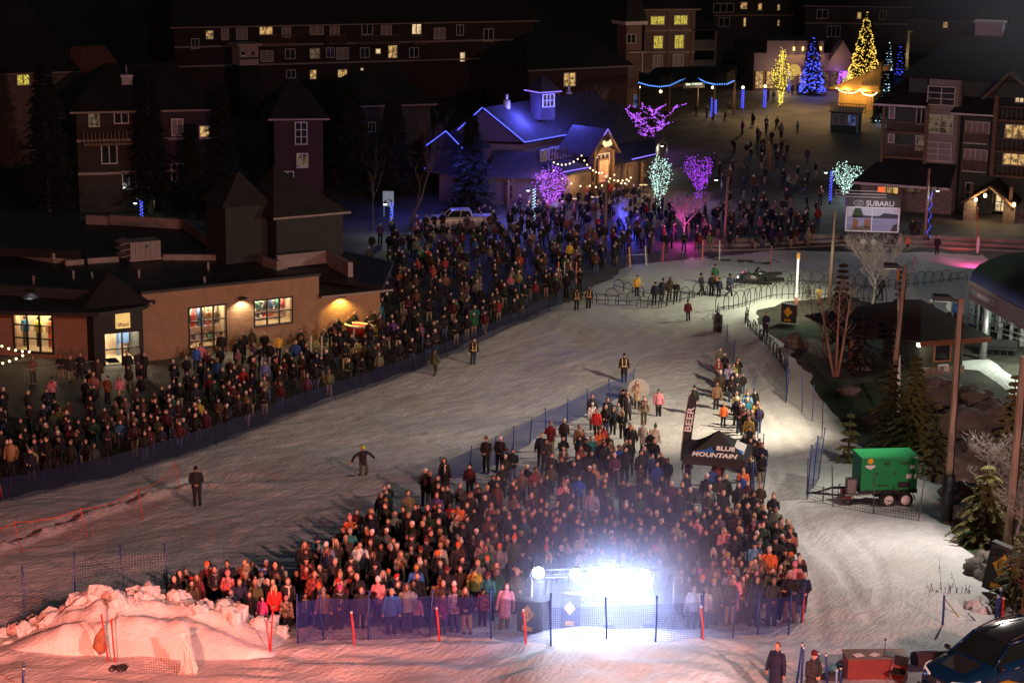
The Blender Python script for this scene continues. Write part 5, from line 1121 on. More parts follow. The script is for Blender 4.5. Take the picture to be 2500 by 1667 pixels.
for a, b_ in ((pl_, pk_), (pr_, pk_)):
 mb = MB(); mb.slab([(a[0]-.3, -4.2, a[1]-.3), (a[0]-.3, 1, a[1]-.3), (b_[0], 1, b_[1]), (b_[0], -4.2, b_[1])], .2); B.put(B.loc(fH, mb), 'porch_roof', M_ROOF); mb = MB(); mb.tube([(a[0]-.3, -4.25, a[1]-.42), (b_[0], -4.25, b_[1]-.1)], .15, 4); B.put(B.loc(fH, mb), 'barge_board', M_TIMBER)
for x in (2383, 2478): u = H_(x, 500)[0]; B.box(fH, 'stone_pier', (u-.55, -4.1, 0), (u+.55, -3.0, 2.0), M_STONE); B.box(fH, 'post', (u-.15, -3.7, 2.0), (u+.15, -3.4, 3.4), M_TIMBER)
W2(2428, 474, 2455, 519, 'b', .85, 2, 2, M_BFRAME); W2(2457, 476, 2474, 500, 'l', .85, 2, 1, M_BFRAME); W2(2405, 474, 2422, 500, 'm', .85, 2, 1, M_BFRAME)
for x, y in ((2383, 487), (2406, 477), (2476, 499)):
 uu_, zz_ = fH.pix(x, y, -4.1); p = fH.W(uu_, -4.3, zz_); mb = MB(); mb.ball(p, .16, 8, 6, (1, 1, 1.3)); B.put(mb, 'lantern', glow('lantern_glow', (1, .72, .38), 7)); lamp('lantern_light', 'POINT', p+Vector((0, -.3, 0)), 90, (1, .66, .3), None, .15)
# generic dark hotels behind
def inn(name, label, px0, py0, px1, py1, ytop, depth, m, wins, Z=0, roof_rise=5.0, roofm=None, eave=.6, chim=(), hip=.25, wset=None, floors=()):
 """box building whose base runs through two pixels on the ground; wins: (x0,y0,x1,y1,pane)"""
 global B
 B = Bld(name, label, 'building', P(px0, py0, Z)); f = Facade(P(px0, py0, Z), P(px1, py1, Z)); f.z0 = Z
 zt = f.pix((px0+px1)/2, ytop)[1]
 B.box(f, 'wall', (0, 0, 0), (f.L, depth, zt), m)
 rs = [(-eave, -eave, zt), (f.L+eave, -eave, zt), (f.L+eave, depth+eave, zt), (-eave, depth+eave, zt)]; a, b_ = (f.L*hip, depth/2, zt+roof_rise), (f.L*(1-hip), depth/2, zt+roof_rise)
 for pl in ([rs[0], rs[1], b_, a], [rs[2], rs[3], a, b_], [rs[1], rs[2], b_], [rs[3], rs[0], a]):
  mb = MB(); mb.slab(pl, .2); B.put(B.loc(f, mb), 'roof', roofm or M_ROOF)
 B.box(f, 'gutter', (-eave, -eave-.06, zt-.16), (f.L+eave, -eave-.01, zt+.0), mat('pink_grey_trim', (.30, .22, .20), .7, .1))
 for w_ in wins:
  x0, y0, x1, y1, p_ = w_[:5]; B.winpx(f, x0, y0, x1, y1, p_, nu=w_[5] if len(w_) > 5 else 2, nz=w_[6] if len(w_) > 6 else 1)
 for y in floors: z = f.pix((px0+px1)/2, y)[1]; B.box(f, 'floor_band', (-.05, -.12, z-.12), (f.L+.05, -.002, z+.12), mat('pink_grey_trim', (.30, .22, .20)))
 for (x0, y0, x1, y1, w_) in chim:
  u0 = f.pix(x0, y1, w_)[0]; u1 = f.pix(x1, y1, w_)[0]; za = f.pix((x0+x1)/2, y1, w_)[1]-1; zb3 = f.pix((x0+x1)/2, y0, w_)[1]
  B.box(f, 'chimney', (u0, w_, za), (u1, w_+1.2, zb3), mat('pale_chimney', (.45, .38, .36))); B.box(f, 'chimney_cap', (u0-.1, w_-.1, zb3), (u1+.1, w_+1.3, zb3+.15), M_WFRAME)
  mb = MB(); c = ((u0+u1)/2, w_+.5, zb3+.15); mb.tube([c, (c[0], c[1], c[2]+.9)], .08, 5); B.put(B.loc(f, mb), 'flue', M_STEEL)
 return f
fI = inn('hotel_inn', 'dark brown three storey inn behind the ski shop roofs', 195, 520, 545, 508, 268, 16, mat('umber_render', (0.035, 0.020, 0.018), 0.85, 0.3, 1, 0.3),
 [(218, 270, 240, 308, 'm'), (280, 277, 312, 300, 'd'), (420, 292, 445, 330, 'c'), (488, 309, 510, 336, 'l', 1), (249, 355, 284, 398, 'd'), (366, 484, 376, 507, 'b', 1), (470, 478, 484, 523, 'c', 1), (510, 510, 530, 525, 'c'), (300, 420, 330, 460, 'd'), (420, 400, 445, 440, 'd')],
 roof_rise=3.5, chim=[(298, 188, 324, 222, 4)], floors=(340, 420))
for y in (345,): z = fI.pix(280, y)[1]; B.box(fI, 'balcony_floor', (.5, -1.3, z-.2), (fI.L*.37, 0, z), M_TIMBER); [B.box(fI, 'baluster', (.5+k*.35, -1.3, z), (.58+k*.35, -1.24, z+1.1), MATS['timber_beam']) for k in range(int((fI.L*.37-.5)/.35))]
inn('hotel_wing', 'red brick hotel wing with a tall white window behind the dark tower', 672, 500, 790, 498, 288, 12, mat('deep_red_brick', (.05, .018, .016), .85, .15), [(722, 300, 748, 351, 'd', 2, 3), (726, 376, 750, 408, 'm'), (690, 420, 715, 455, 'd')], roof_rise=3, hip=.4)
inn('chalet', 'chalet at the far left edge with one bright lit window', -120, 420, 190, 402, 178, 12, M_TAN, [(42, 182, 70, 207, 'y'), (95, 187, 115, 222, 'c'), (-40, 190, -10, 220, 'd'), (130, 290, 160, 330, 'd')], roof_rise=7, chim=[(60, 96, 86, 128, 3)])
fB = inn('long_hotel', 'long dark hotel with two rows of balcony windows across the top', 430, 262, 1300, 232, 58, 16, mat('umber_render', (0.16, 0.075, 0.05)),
 [(503, 76, 519, 95, 'l', 1), (541, 67, 556, 97, 'c', 1), (578, 66, 602, 96, 'c'), (634, 65, 664, 84, 'l'), (689, 64, 708, 90, 'c'), (757, 60, 788, 84, 'c'), (806, 59, 827, 86, 'c'), (884, 57, 908, 84, 'd'), (931, 56, 954, 85, 'c'), (1006, 60, 1027, 83, 'b'), (1115, 62, 1130, 86, 'd'), (1181, 72, 1203, 100, 'd'),
     (468, 96, 484, 118, 'd'), (637, 125, 665, 150, 'c'), (697, 121, 719, 143, 'd'), (757, 120, 779, 142, 'm'), (797, 118, 815, 140, 'd'), (822, 118, 849, 144, 'c'), (757, 172, 771, 193, 'l'), (825, 171, 846, 188, 'l'), (917, 120, 928, 131, 'b', 1), (948, 112, 968, 141, 'l'), (880, 167, 886, 175, 'b', 1), (1123, 129, 1134, 150, 'b', 1),
     (880, 118, 900, 140, 'd'), (1000, 118, 1020, 140, 'd'), (1060, 70, 1085, 95, 'c'), (700, 172, 720, 190, 'd')],
 roof_rise=9, chim=[(479, 10, 500, 35, 5), (613, 0, 631, 33, 5), (734, 0, 752, 30, 5)], hip=.05, floors=(106, 152))
for (xa, xb) in ((625, 720), (790, 840), (870, 970), (1000, 1035)):
 u0, u1 = fB.pix(xa, 90)[0], fB.pix(xb, 90)[0]; za = fB.pix((xa+xb)/2, 104)[1]; B.box(fB, 'balcony_floor', (u0, -1.5, za-.15), (u1, 0, za), M_TIMBER); B.box(fB, 'rail', (u0, -1.5, za+1.0), (u1, -1.42, za+1.1), M_TIMBER)
 for k in range(int((u1-u0)/.4)): B.box(fB, 'baluster', (u0+k*.4, -1.48, za), (u0+k*.4+.06, -1.44, za+1.0), M_TIMBER)
B = Bld('roof_turret', 'small pale roof turret with lit openings beside the long hotel', 'turret', P(608, 200, 4)); f = Facade(P(586, 190, 5), P(632, 188, 5)); f.z0 = 5
zb3, zt3 = f.pix(608, 160)[1], f.pix(608, 113)[1]; mb = MB(); hl = [(f.L*.12, zb3+1.2, f.L*.30, zt3-.7), (f.L*.62, zb3+1.2, f.L*.80, zt3-.7)]
wall_cells(mb, 0, f.L, zb3, zt3, .4, hl); B.put(B.loc(f, mb), 'wall', mat('pale_pink_wall', (.50, .36, .33), .85, .06)); B.box(f, 'wall', (0, .4, zb3), (.4, f.L, zt3), MATS['pale_pink_wall']); B.box(f, 'wall', (f.L-.4, .4, zb3), (f.L, f.L, zt3), MATS['pale_pink_wall']); B.box(f, 'shaft', (-.02, -.02, -5), (f.L+.02, f.L, zb3-.01), M_ROOF)  # dark block added under the turret, standing in for the darkness there
B.box(f, 'cornice', (-.4, -.4, zt3), (f.L+.4, f.L+.4, zt3+.3), MATS['pale_pink_wall']); B.box(f, 'sill_band', (-.15, -.15, zb3+.8), (f.L+.15, .0, zb3+1.0), M_BFRAME)
B.win(f, hl[0][0]+.05, hl[0][1], hl[0][2]-.05, hl[0][3]-.5, 'b', 1, 1, fw=.05)
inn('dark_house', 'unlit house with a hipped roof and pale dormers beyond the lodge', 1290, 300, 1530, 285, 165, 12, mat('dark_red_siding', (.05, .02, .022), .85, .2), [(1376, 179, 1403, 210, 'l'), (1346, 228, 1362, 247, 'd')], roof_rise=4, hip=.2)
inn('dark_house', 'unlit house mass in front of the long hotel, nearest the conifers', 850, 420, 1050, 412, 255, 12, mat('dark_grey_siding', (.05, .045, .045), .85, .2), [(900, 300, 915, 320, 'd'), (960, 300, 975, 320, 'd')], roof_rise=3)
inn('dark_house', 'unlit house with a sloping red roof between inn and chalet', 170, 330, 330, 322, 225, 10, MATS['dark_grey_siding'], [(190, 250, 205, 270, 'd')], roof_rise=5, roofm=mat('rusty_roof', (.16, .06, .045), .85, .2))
B = Bld('spire_tower', 'narrow corner tower with a steep spire and pale balcony trim', 'tower', P(1540, 260, 0)); f = Facade(P(1525, 262, 0), P(1562, 260, 0)); f.z0 = 0
zt = f.pix(1543, 52)[1]; B.box(f, 'wall', (0, 0, 0), (f.L, f.L, zt), mat('plum_render', (.20, .12, .11), .85, .1)); rr = [(-.5, -.5, zt), (f.L+.5, -.5, zt), (f.L+.5, f.L+.5, zt), (-.5, f.L+.5, zt)]; mb = MB()
for i in range(4): mb.slab([rr[i], rr[(i+1) % 4], (f.L/2, f.L/2, zt+8)], .1)
B.put(B.loc(f, mb), 'spire', M_ROOF); B.box(f, 'cornice', (-.55, -.55, zt-.5), (f.L+.55, f.L+.55, zt-.02), M_WFRAME)
B.box(f, 'downpipe', (f.L+.02, -.2, f.pix(1556, 190)[1]), (f.L+.2, -.02, f.pix(1556, 128)[1]), M_WFRAME); B.box(f, 'balcony_floor', (-.2, -1, f.pix(1540, 128)[1]), (f.L+.2, -.01, f.pix(1540, 126)[1]), M_WFRAME); B.winpx(f, 1530, 85, 1550, 105, 'd')
B.winpx(f, 1546, 232, 1557, 268, 'u', nu=1)
fT2 = inn('fairy_lit_house', 'timber framed house whose windows glow with yellow fairy lights', 1572, 215, 1692, 213, 22, 12, mat('warm_brown_render', (.15, .095, .08), .85, .1),
 [(1589, 41, 1621, 60, 'y'), (1646, 39, 1677, 60, 'y'), (1596, 89, 1617, 118, 'y'), (1647, 87, 1668, 118, 'y'), (1594, 136, 1615, 166, 'c'), (1643, 134, 1667, 164, 'c')], roof_rise=5, floors=(75, 128, 172))
fT2_ = fT2
for x in (1574, 1630, 1688): u = fT2.pix(x, 100)[0]; B.box(fT2, 'timber_post', (u-.1, -.14, 0), (u+.1, -.005, fT2.pix(x, 24)[1]), M_TIMBER)
for (ya, yb) in ((98, 120), (147, 167)):
 u0, u1 = fT2.pix(1687, ya)[0], fT2.pix(1750, ya)[0]; za, zb2 = fT2.pix(1720, yb)[1], fT2.pix(1720, ya)[1]; B.box(fT2, 'balcony_floor', (u0, .2, za-.25), (u1, 4, za), M_TAN); B.box(fT2, 'balcony_front', (u0, .2, za), (u1, .3, zb2), M_BFRAME)
u1 = fT2.pix(1750, 110)[0]; B.box(fT2, 'post', (u1-.2, .15, 0), (u1, .4, fT2.pix(1750, 72)[1]), M_TAN); zt = fT2.pix(1720, 72)[1]; mb = MB(); mb.slab([(fT2.pix(1690, 72)[0], -.3, zt), (u1+.6, -.3, zt), (u1+.6, 5, zt), (fT2.pix(1690, 30)[0], 5, zt+3.5)], .2); B.put(B.loc(fT2, mb), 'side_roof', M_ROOF)
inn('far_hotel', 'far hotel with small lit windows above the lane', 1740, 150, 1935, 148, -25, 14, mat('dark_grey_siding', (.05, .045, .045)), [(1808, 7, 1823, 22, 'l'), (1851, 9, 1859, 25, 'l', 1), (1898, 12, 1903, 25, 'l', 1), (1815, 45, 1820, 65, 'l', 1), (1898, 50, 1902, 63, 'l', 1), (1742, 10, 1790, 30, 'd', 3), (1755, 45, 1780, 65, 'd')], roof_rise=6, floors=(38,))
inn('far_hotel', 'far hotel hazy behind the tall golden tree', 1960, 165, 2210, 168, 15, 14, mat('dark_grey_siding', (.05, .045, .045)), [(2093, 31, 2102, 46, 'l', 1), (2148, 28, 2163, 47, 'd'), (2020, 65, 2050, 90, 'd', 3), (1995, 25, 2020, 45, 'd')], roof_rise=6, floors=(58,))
inn('far_house', 'misty far house with a gable at the upper corner', 2210, 130, 2360, 135, 50, 12, mat('grey_wall_core', (.12, .11, .09)), [(2303, 55, 2313, 68, 'l', 1)], roof_rise=8)
inn('far_house', 'misty far roof beyond the big chimney', 2380, 120, 2600, 120, 25, 12, mat('grey_wall_core', (.12, .11, .09)), [(2450, 40, 2470, 60, 'd')], roof_rise=9)
# lane shops, canopy, golden hut
B = Bld('violet_shopfront', 'low shop row washed violet with warm wall lamps behind the blue tree', 'shop', P(1900, 215, 0)); f = Facade(P(1838, 222, 0), P(2075, 222, 0)); f.z0 = 0
zt = f.pix(1950, 130)[1]; M_VIO = mat('mauve_stucco', (.10, .07, .085), .85, .1); B.box(f, 'wall', (0, 0, 0), (f.L, 8, zt), M_VIO); B.box(f, 'parapet', (f.L*.12, -.3, zt), (f.L*.7, 8, zt+1.8), M_VIO)
for k in range(9):
 u = f.L*(k+.2)/9; B.win(f, u, .4, u+f.L/9*.65, 2.8, random.choice('lbml'), 2, 2, w=-.15, frame=M_TIMBER)
for x in (1937, 1959, 2002):
 uu_, zz_ = f.pix(x, 120, -.4); p = f.W(uu_, -.7, zz_+.3); mb = MB(); mb.tube([p, p-Vector((0, 0, .5))], .12, 6); B.put(mb, 'wall_lamp', MATS['amber_bulb_glow']); lamp('shop_wall_lamp', 'SPOT', p-Vector((0, .2, .5)), 260, (1, .62, .12), p-Vector((0, -.7, 4)), .1, 100, .6)
uu_ = f.pix(1938, 170)[0]; mb = MB(); mb.slab([(uu_+.9*math.cos(k*.52), -.5, f.pix(1938, 171)[1]+.9*math.sin(k*.52)) for k in range(12)], .15, (0, 1, 0)); B.put(B.loc(f, mb), 'round_sign', glow('round_sign_glow', (1, .62, .15), .6))
gz_ = f.pix(2050, 100)[1]; mb = MB(); u0, u1 = f.pix(2000, 180)[0], f.pix(2095, 180)[0]; mb.slab([(u0, -1, 3), (u1, -1, 3), ((u0+u1)/2, -1, gz_)], .9, (0, 1, 0)); B.put(B.loc(f, mb), 'gabled_front', M_VIO)
for a in (u0, u1): mb = MB(); mb.slab([(a, -1.5, 3), (a, 5, 3), ((u0+u1)/2, 5, gz_+.2), ((u0+u1)/2, -1.5, gz_+.2)], .2); B.put(B.loc(f, mb), 'gable_roof', M_ROOFW)
lamp('violet_wash', 'POINT', f.W(f.L*.55, -4, 3), 300, (.55, .18, 1), None, .5); lamp('shop_warm_spill', 'POINT', f.W(f.L*.8, -3, 5), 250, (1, .6, .3), None, .5); lamp('shop_warm_spill', 'POINT', f.W(f.L*.25, -3, 3), 600, (1, .7, .35), None, .5)
B = Bld('lane_canopy', 'dark pavilion canopy with a wavy line of blue bulbs and a lit sign', 'pavilion', G(1690, 290)); f = Facade(P(1560, 232, 3), P(1795, 228, 3)); f.z0 = 0
wav = [(1560, 203), (1585, 210), (1610, 213), (1635, 210), (1660, 198), (1688, 189), (1705, 193), (1725, 203), (1745, 207), (1775, 206), (1795, 197)]; pts = [P(x, y, 4.6) for x, y in wav]; back = [P(x, y-28, 5.4) for x, y in wav]
mb = MB()
for i in range(len(pts)-1): mb.slab([pts[i], pts[i+1], back[i+1], back[i]], .2)
B.put(mb, 'canopy_roof', M_ROOF);
for i in (0, 3, 6, 8, 10): mb = MB(); mb.tube([Vector((pts[i].x, pts[i].y+.3, 0)), pts[i]+Vector((0, .3, -.2))], .14, 6); B.put(mb, 'column', M_TIMBER)
mb = MB()
for i in range(len(pts)-1):
 for k in range(5): p = pts[i].lerp(pts[i+1], k/5)+Vector((0, -.15, .05)); mb.ball(p, .09, 6, 4)
B.put(mb, 'bulbs', glow('cyan_blue_bulb', (.10, .30, 1), 2.2))['kind'] = 'stuff'
a = P(1665, 209, 3.9); b_ = P(1718, 206, 3.9); fs_ = Facade(a, b_, 3.5); mb = MB(); mb.bbox((0, -.2, 0), (fs_.L, 0, 1.1)); sg = B.put(B.loc(fs_, mb), 'lit_sign', M_BFRAME); text('lettering', 'the French', .62, glow('sign_letter_glow', (.9, 1, .75), 1.6), sg, frameM(fs_.W(fs_.L/2, -.23, .55)-B.b, fs_.u, (0, 0, 1)), .01)
B.slab('rear_roof', [P(1560, 203, 4.5), P(1795, 197, 4.5), P(1800, 160, 5.5), P(1600, 165, 5.5)], .2, M_ROOF)
for x, y in ((1740, 214), (1814, 214), (1868, 211), (1613, 224), (1560, 213)):
 p = P(x, y, 3.6); mb = MB(); mb.ball(p, .2, 7, 5); B.put(mb, 'lantern', MATS['warm_bulb_glow']);
lamp('canopy_lamp', 'POINT', P(1740, 225, 3.0), 220, (1, .7, .35), None, .2); lamp('canopy_lamp', 'POINT', P(1868, 220, 3.2), 260, (1, .7, .35), None, .2)
for q_ in ((1960, 262), (2015, 290), (1850, 300)): lamp('lane_lamp_glow', 'POINT', G(*q_)+Vector((0, 0, 4.5)), 750, (1, .60, .26), None, .3)
B = Bld('golden_hut', 'wooden hut glowing gold under warm bulbs with a steep pale roof', 'hut', P(2100, 262, 0)); f = Facade(P(2046, 266, 0), P(2130, 272, 0)); f.z0 = 0
zt = f.pix(2090, 216)[1]; M_PINE = mat('pine_boards', (.42, .27, .12), .8, .15, 2, .3, stretch=(6, 6, .3)); B.box(f, 'wall', (0, 0, 0), (f.L, 6, zt), M_PINE); B.box(f, 'door', (f.L*.82, -.08, 0), (f.L*.95, -.01, 2.2), M_BRICK)
for k in range(9): B.box(f, 'board', (f.L*k/11, -.05, .05), (f.L*k/11+.12, -.003, zt-.05), M_PINE)
p1, p2, p3, p4 = P(2066, 212, 3.6), P(2152, 218, 3.6), P(2168, 120, 7.0), P(2160, 146, 7.4)
B.slab('roof', [f.W(-1, -1.2, zt), f.W(f.L+1.5, -1.2, zt), f.W(f.L+1.5, 3, zt+3.4), f.W(f.L*.5, 3, zt+1.4)], .2, M_PINE); B.slab('upper_roof', [P(2102, 205, 4.2), P(2150, 210, 4.2), P(2158, 148, 6.6), P(2153, 150, 6.6)], .2, M_PINE)
for k in range(12): B.box(f, 'baluster', (f.L*k/11-.04, -3.1, 0), (f.L*k/11+.04, -3.0, 1.1), M_BFRAME)
B.box(f, 'rail', (0, -3.1, 1.1), (f.L, -3.0, 1.2), M_BFRAME)
lamp('hut_warm_light', 'POINT', f.W(f.L*.3, -1.6, 2.9), 420, (1, .55, .12), None, .2); lamp('hut_warm_light', 'POINT', f.W(f.L*.8, -1.6, 2.9), 420, (1, .55, .12), None, .2); lamp('hut_warm_light', 'POINT', f.W(f.L*.7, -3, 6.5), 200, (1, .6, .2), None, .2)
festoon('warm bulbs strung along the eaves of the golden hut', [P(2043, 214, 3.8), P(2072, 225, 3.4), P(2100, 218, 3.4), P(2118, 231, 3.2), P(2140, 226, 3.4)], 5, M_WARM, .11, .2)
B = Bld('ticket_kiosk', 'small dark kiosk with white framed windows below the golden hut', 'kiosk', P(2060, 318, 0)); f = Facade(P(2027, 322, 0), P(2092, 326, 0)); f.z0 = 0; zt = f.pix(2060, 272)[1]
B.box(f, 'wall', (0, 0, 0), (f.L, 2.5, zt), M_GREYS); B.slab('roof', [f.W(-.3, -.4, zt), f.W(f.L+.3, -.4, zt), f.W(f.L+.3, 3, zt+.3), f.W(-.3, 3, zt+.3)], .12, M_PARA); B.win(f, .3, 1.0, f.L*.55, zt-.4, 'c', 2, 1, w=-.14); B.win(f, f.L*.65, 1.0, f.L*.93, zt-.4, 'u', 1, 1, w=-.14)
B.box(f, 'corner_trim', (-.06, -.06, 0), (.06, .0, zt), M_WFRAME); B.box(f, 'corner_trim', (f.L-.06, -.06, 0), (f.L+.06, .0, zt), M_WFRAME)
B = Bld('bell_tower', 'small square bell tower glowing pale above the hut', 'tower', P(2215, 150, 0)); f = Facade(P(2193, 165, 0), P(2217, 165, 0)); f.z0 = 0; zt = f.pix(2205, 80)[1]; za = f.pix(2205, 104)[1]
M_CRM = mat('cream_trim', (.42, .36, .24), .8, .1); B.box(f, 'shaft', (0, 0, 0), (f.L, f.L, za), M_CRM)
for (u, w_) in ((0, 0), (f.L-.35, 0), (0, f.L-.35), (f.L-.35, f.L-.35)): B.box(f, 'corner_post', (u, w_, za), (u+.35, w_+.35, zt), M_CRM)
B.box(f, 'cap', (-.3, -.3, zt), (f.L+.3, f.L+.3, zt+.35), M_CRM); lamp('bell_tower_light', 'POINT', f.W(f.L/2, -2.2, za-2), 120, (1, .75, .4), None, .2)
# trees
M_BARK = mat('dark_bark', (0.09, 0.06, 0.045), 0.9, 0.3, 4, 0.6)
M_BARKG = mat('grey_bark', (0.30, 0.27, 0.24), 0.9, 0.3, 6, 0.5)
M_BIRCH = mat('birch_bark', (0.42, 0.24, 0.19), 0.8, 0.35, 6, 0.4, stretch=(1, 1, 3))
def leafmat(name, col, var=.5):
 m = mat(name, col, .8, var, 1.2); return m
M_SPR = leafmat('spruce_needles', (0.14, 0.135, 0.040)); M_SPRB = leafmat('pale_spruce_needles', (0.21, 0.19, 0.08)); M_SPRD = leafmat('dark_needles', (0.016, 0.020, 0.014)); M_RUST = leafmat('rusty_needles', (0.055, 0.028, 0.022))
def conifer(label, base, h, w, m=None, n=1500, name='spruce_tree', bare=.08, seed=1, whorls=None, droop=.35, size=.2, group='conifers'):
 rnd = random.Random(seed); m = m or M_SPR; t = thing(name, label, 'tree', base, 0, group)
 mb = MB(); mb.tube([(0, 0, -.3), (0, 0, h*.5), (0, 0, h)], [h*.018+.03, h*.011+.02, .01], 6); mb.obj('trunk', M_BARK, t)
 V, F = [], []; wh = whorls or int(h*2.4); mbb = MB()
 for k in range(wh):
  q = (k+.5)/wh; z = h*(bare+(1-bare)*q); R_ = w*.5*(1-q)**.85*(1+.18*math.sin(k*2.3))+.06; nb = max(5, int(11*(1-q)+4)); a0 = rnd.random()*6
  for j in range(nb):
   a = a0+2*math.pi*j/nb+rnd.uniform(-.2, .2); L = R_*rnd.uniform(.72, 1.12); up = rnd.uniform(.0, .25); dx, dy = math.cos(a), math.sin(a)
   def bp(s): return (dx*L*s, dy*L*s, z+L*(up*s-droop*s*s))
   mbb.tube([bp(0), bp(.5), bp(1)], [.02, .014, .006], 3, cap=False)
   ns = max(3, int(n/(wh*nb)))
   for i in range(ns):
    s = rnd.uniform(.12, 1.02)**.8; x, y, zz = bp(s); sz = size*rnd.uniform(.6, 1.2)*(1-.35*s); fa = a+rnd.choice((-1, 1))*rnd.uniform(.2, 1.2); tl = rnd.uniform(-.5, .15)
    ex, ey, ez = math.cos(fa)*sz, math.sin(fa)*sz, tl*sz; px_, py_ = -math.sin(fa)*sz*.28, math.cos(fa)*sz*.28; dz = rnd.uniform(-.15, .15)*sz
    o = len(V); V += [(x-px_, y-py_, zz-dz), (x+ex*.6-px_*1.1, y+ey*.6-py_*1.1, zz+ez*.5), (x+ex, y+ey, zz+ez), (x+ex*.6+px_*1.1, y+ey*.6+py_*1.1, zz+ez*.5+dz)]; F.append((o, o+1, o+2, o+3))
 mbb.obj('branches', M_BARK, t)['kind'] = 'stuff'; mb = MB(); mb.add(V, F); q = mb.obj('crown', m, t); q['kind'] = 'stuff'; return t
def con_px(label, bx, by, ty, wpx, **k):
 b = G(bx, by); h = top_z(b, ty)-b.z; w = wpx/FL*(b-CAM).length; return conifer(label, b, h, w, **k)
con_px('tall full spruce behind the green generator, beside the hut light', 2222, 1150, 868, 175, n=24000, seed=3, whorls=20)
con_px('leaning neighbour spruce between the tall one and the wooden pole', 2168, 1120, 882, 120, n=14000, seed=4)
con_px('neat pale spruce directly beyond the generator roof', 2277, 1185, 982, 120, m=M_SPRB, n=16000, seed=5, size=.15)
con_px('small thin spruce at the snow edge left of the generator', 2070, 1132, 1004, 62, n=2600, seed=6, size=.2)
con_px('feathery spruce behind the far wooden pole', 2452, 1290, 912, 165, m=M_SPRB, n=14000, seed=7, whorls=22)
con_px('broad dark spruce in the lower bank behind the bare tree', 2400, 1330, 1130, 170, n=14000, seed=8, droop=.5)
con_px('wide dark spruce at the frame edge above the blue car', 2490, 1500, 1290, 190, n=8000, seed=9, droop=.5, m=M_SPR)
con_px('narrow dark cedar beside the mast', 2192, 790, 656, 26, m=M_SPRD, n=2500, seed=10, size=.25)
con_px('rusty dark conifer behind the birch stems', 2048, 850, 640, 78, m=M_RUST, n=6000, seed=11, size=.3)
con_px('round dark evergreen beside the hut wall', 2100, 905, 770, 110, m=M_SPRD, n=6000, seed=12)
con_px('dark fir beside the hut porch', 2175, 940, 780, 90, m=M_SPRD, n=4500, seed=13)
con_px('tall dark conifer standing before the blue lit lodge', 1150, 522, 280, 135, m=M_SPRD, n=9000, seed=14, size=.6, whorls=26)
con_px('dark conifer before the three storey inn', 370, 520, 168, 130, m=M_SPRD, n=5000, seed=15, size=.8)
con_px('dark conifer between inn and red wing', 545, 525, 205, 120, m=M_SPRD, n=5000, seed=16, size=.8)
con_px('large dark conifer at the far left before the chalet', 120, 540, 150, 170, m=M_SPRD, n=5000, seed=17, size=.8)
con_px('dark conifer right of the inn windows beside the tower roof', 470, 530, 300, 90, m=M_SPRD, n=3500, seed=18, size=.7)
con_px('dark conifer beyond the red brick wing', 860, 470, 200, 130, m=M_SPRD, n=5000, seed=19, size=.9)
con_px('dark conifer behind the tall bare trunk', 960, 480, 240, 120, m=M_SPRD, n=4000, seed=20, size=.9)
def tree_pts(base, h, spread, depth, rnd, up=.55, seg=3, r0_=.12, kmin=2, kmax=3, first=.35, lean=0):
 """branching skeleton: list of (points, radii)"""
 out = []
 def grow(p, d, L, r, lv):
  pts = [p]; rr = [r]
  for i in range(seg):
   d = (d+Vector((rnd.uniform(-.22, .22), rnd.uniform(-.22, .22), rnd.uniform(-.05, .2)))).normalized(); p = p+d*L/seg; pts.append(p); rr.append(r*(1-.45*(i+1)/seg))
  out.append((pts, rr, lv))
  if lv >= depth: return
  for k in range(rnd.randint(kmin, kmax)+(1 if lv == 0 else 0)):
   a = rnd.random()*2*math.pi; s = rnd.uniform(.6, 1.1)*spread; nd = (d*up+Vector((math.cos(a)*s, math.sin(a)*s, rnd.uniform(.1, .6)))).normalized()
   grow(pts[-1] if k else pts[-1], nd, L*rnd.uniform(.62, .85), rr[-1]*.75, lv+1)
   if lv < depth-1 and rnd.random() < .5: grow(pts[len(pts)//2], nd, L*.5, rr[-1]*.5, lv+1)
 grow(Vector((0, 0, 0)), Vector((lean, 0, 1)), h*first, r0_, 0)
 zm = max(p.z for b in out for p in b[0]); s = h/zm
 return [([q*s for q in pts], rr, lv) for pts, rr, lv in out]
def bare(label, base, h, m, spread=.8, depth=5, seed=1, r0_=.12, name='bare_tree', xs=1.0, group='bare trees', first=.35, kmax=3, lean=0, minr=.008):
 rnd = random.Random(seed); sk = tree_pts(base, h, spread, depth, rnd, r0_=r0_, first=first, kmax=kmax, lean=lean)
 t = thing(name, label, 'tree', base, 0, group); a = MB(); b_ = MB()
 for pts, rr, lv in sk:
  pts = [Vector((p.x*xs, p.y, p.z)) for p in pts]; (a if lv == 0 else b_).tube(pts, [max(minr, r) for r in rr], 6 if lv < 2 else 3, cap=False)
 a.obj('trunk', m, t); b_.obj('branches', m, t)['kind'] = 'stuff'; return t, sk
def bare_px(label, bx, by, ty, m, **k):
 b = G(bx, by); return bare(label, b, top_z(b, ty)-b.z, m, **k)
bare_px('bare tree lit white by the advertising trailer', 2130, 742, 562, mat('white_lit_bark', (.62, .58, .52), .8, .2), spread=.95, depth=6, seed=2, r0_=.10, xs=1.1)  # white light on the tree is put into its pale bark colour
bare_px('bare thin grey tree arching over the lane by the birch', 2010, 860, 660, M_BARKG, spread=.9, depth=5, seed=12, r0_=.07)
bare_px('sprawling bare grey tree on the bank behind the far pole', 2480, 1330, 1040, M_BARKG, spread=1.1, depth=6, seed=5, r0_=.10, xs=1.3)
bare_px('second bare grey bush tree low at the right frame edge', 2540, 1440, 1120, M_BARKG, spread=1.1, depth=6, seed=9, r0_=.10, xs=1.3)
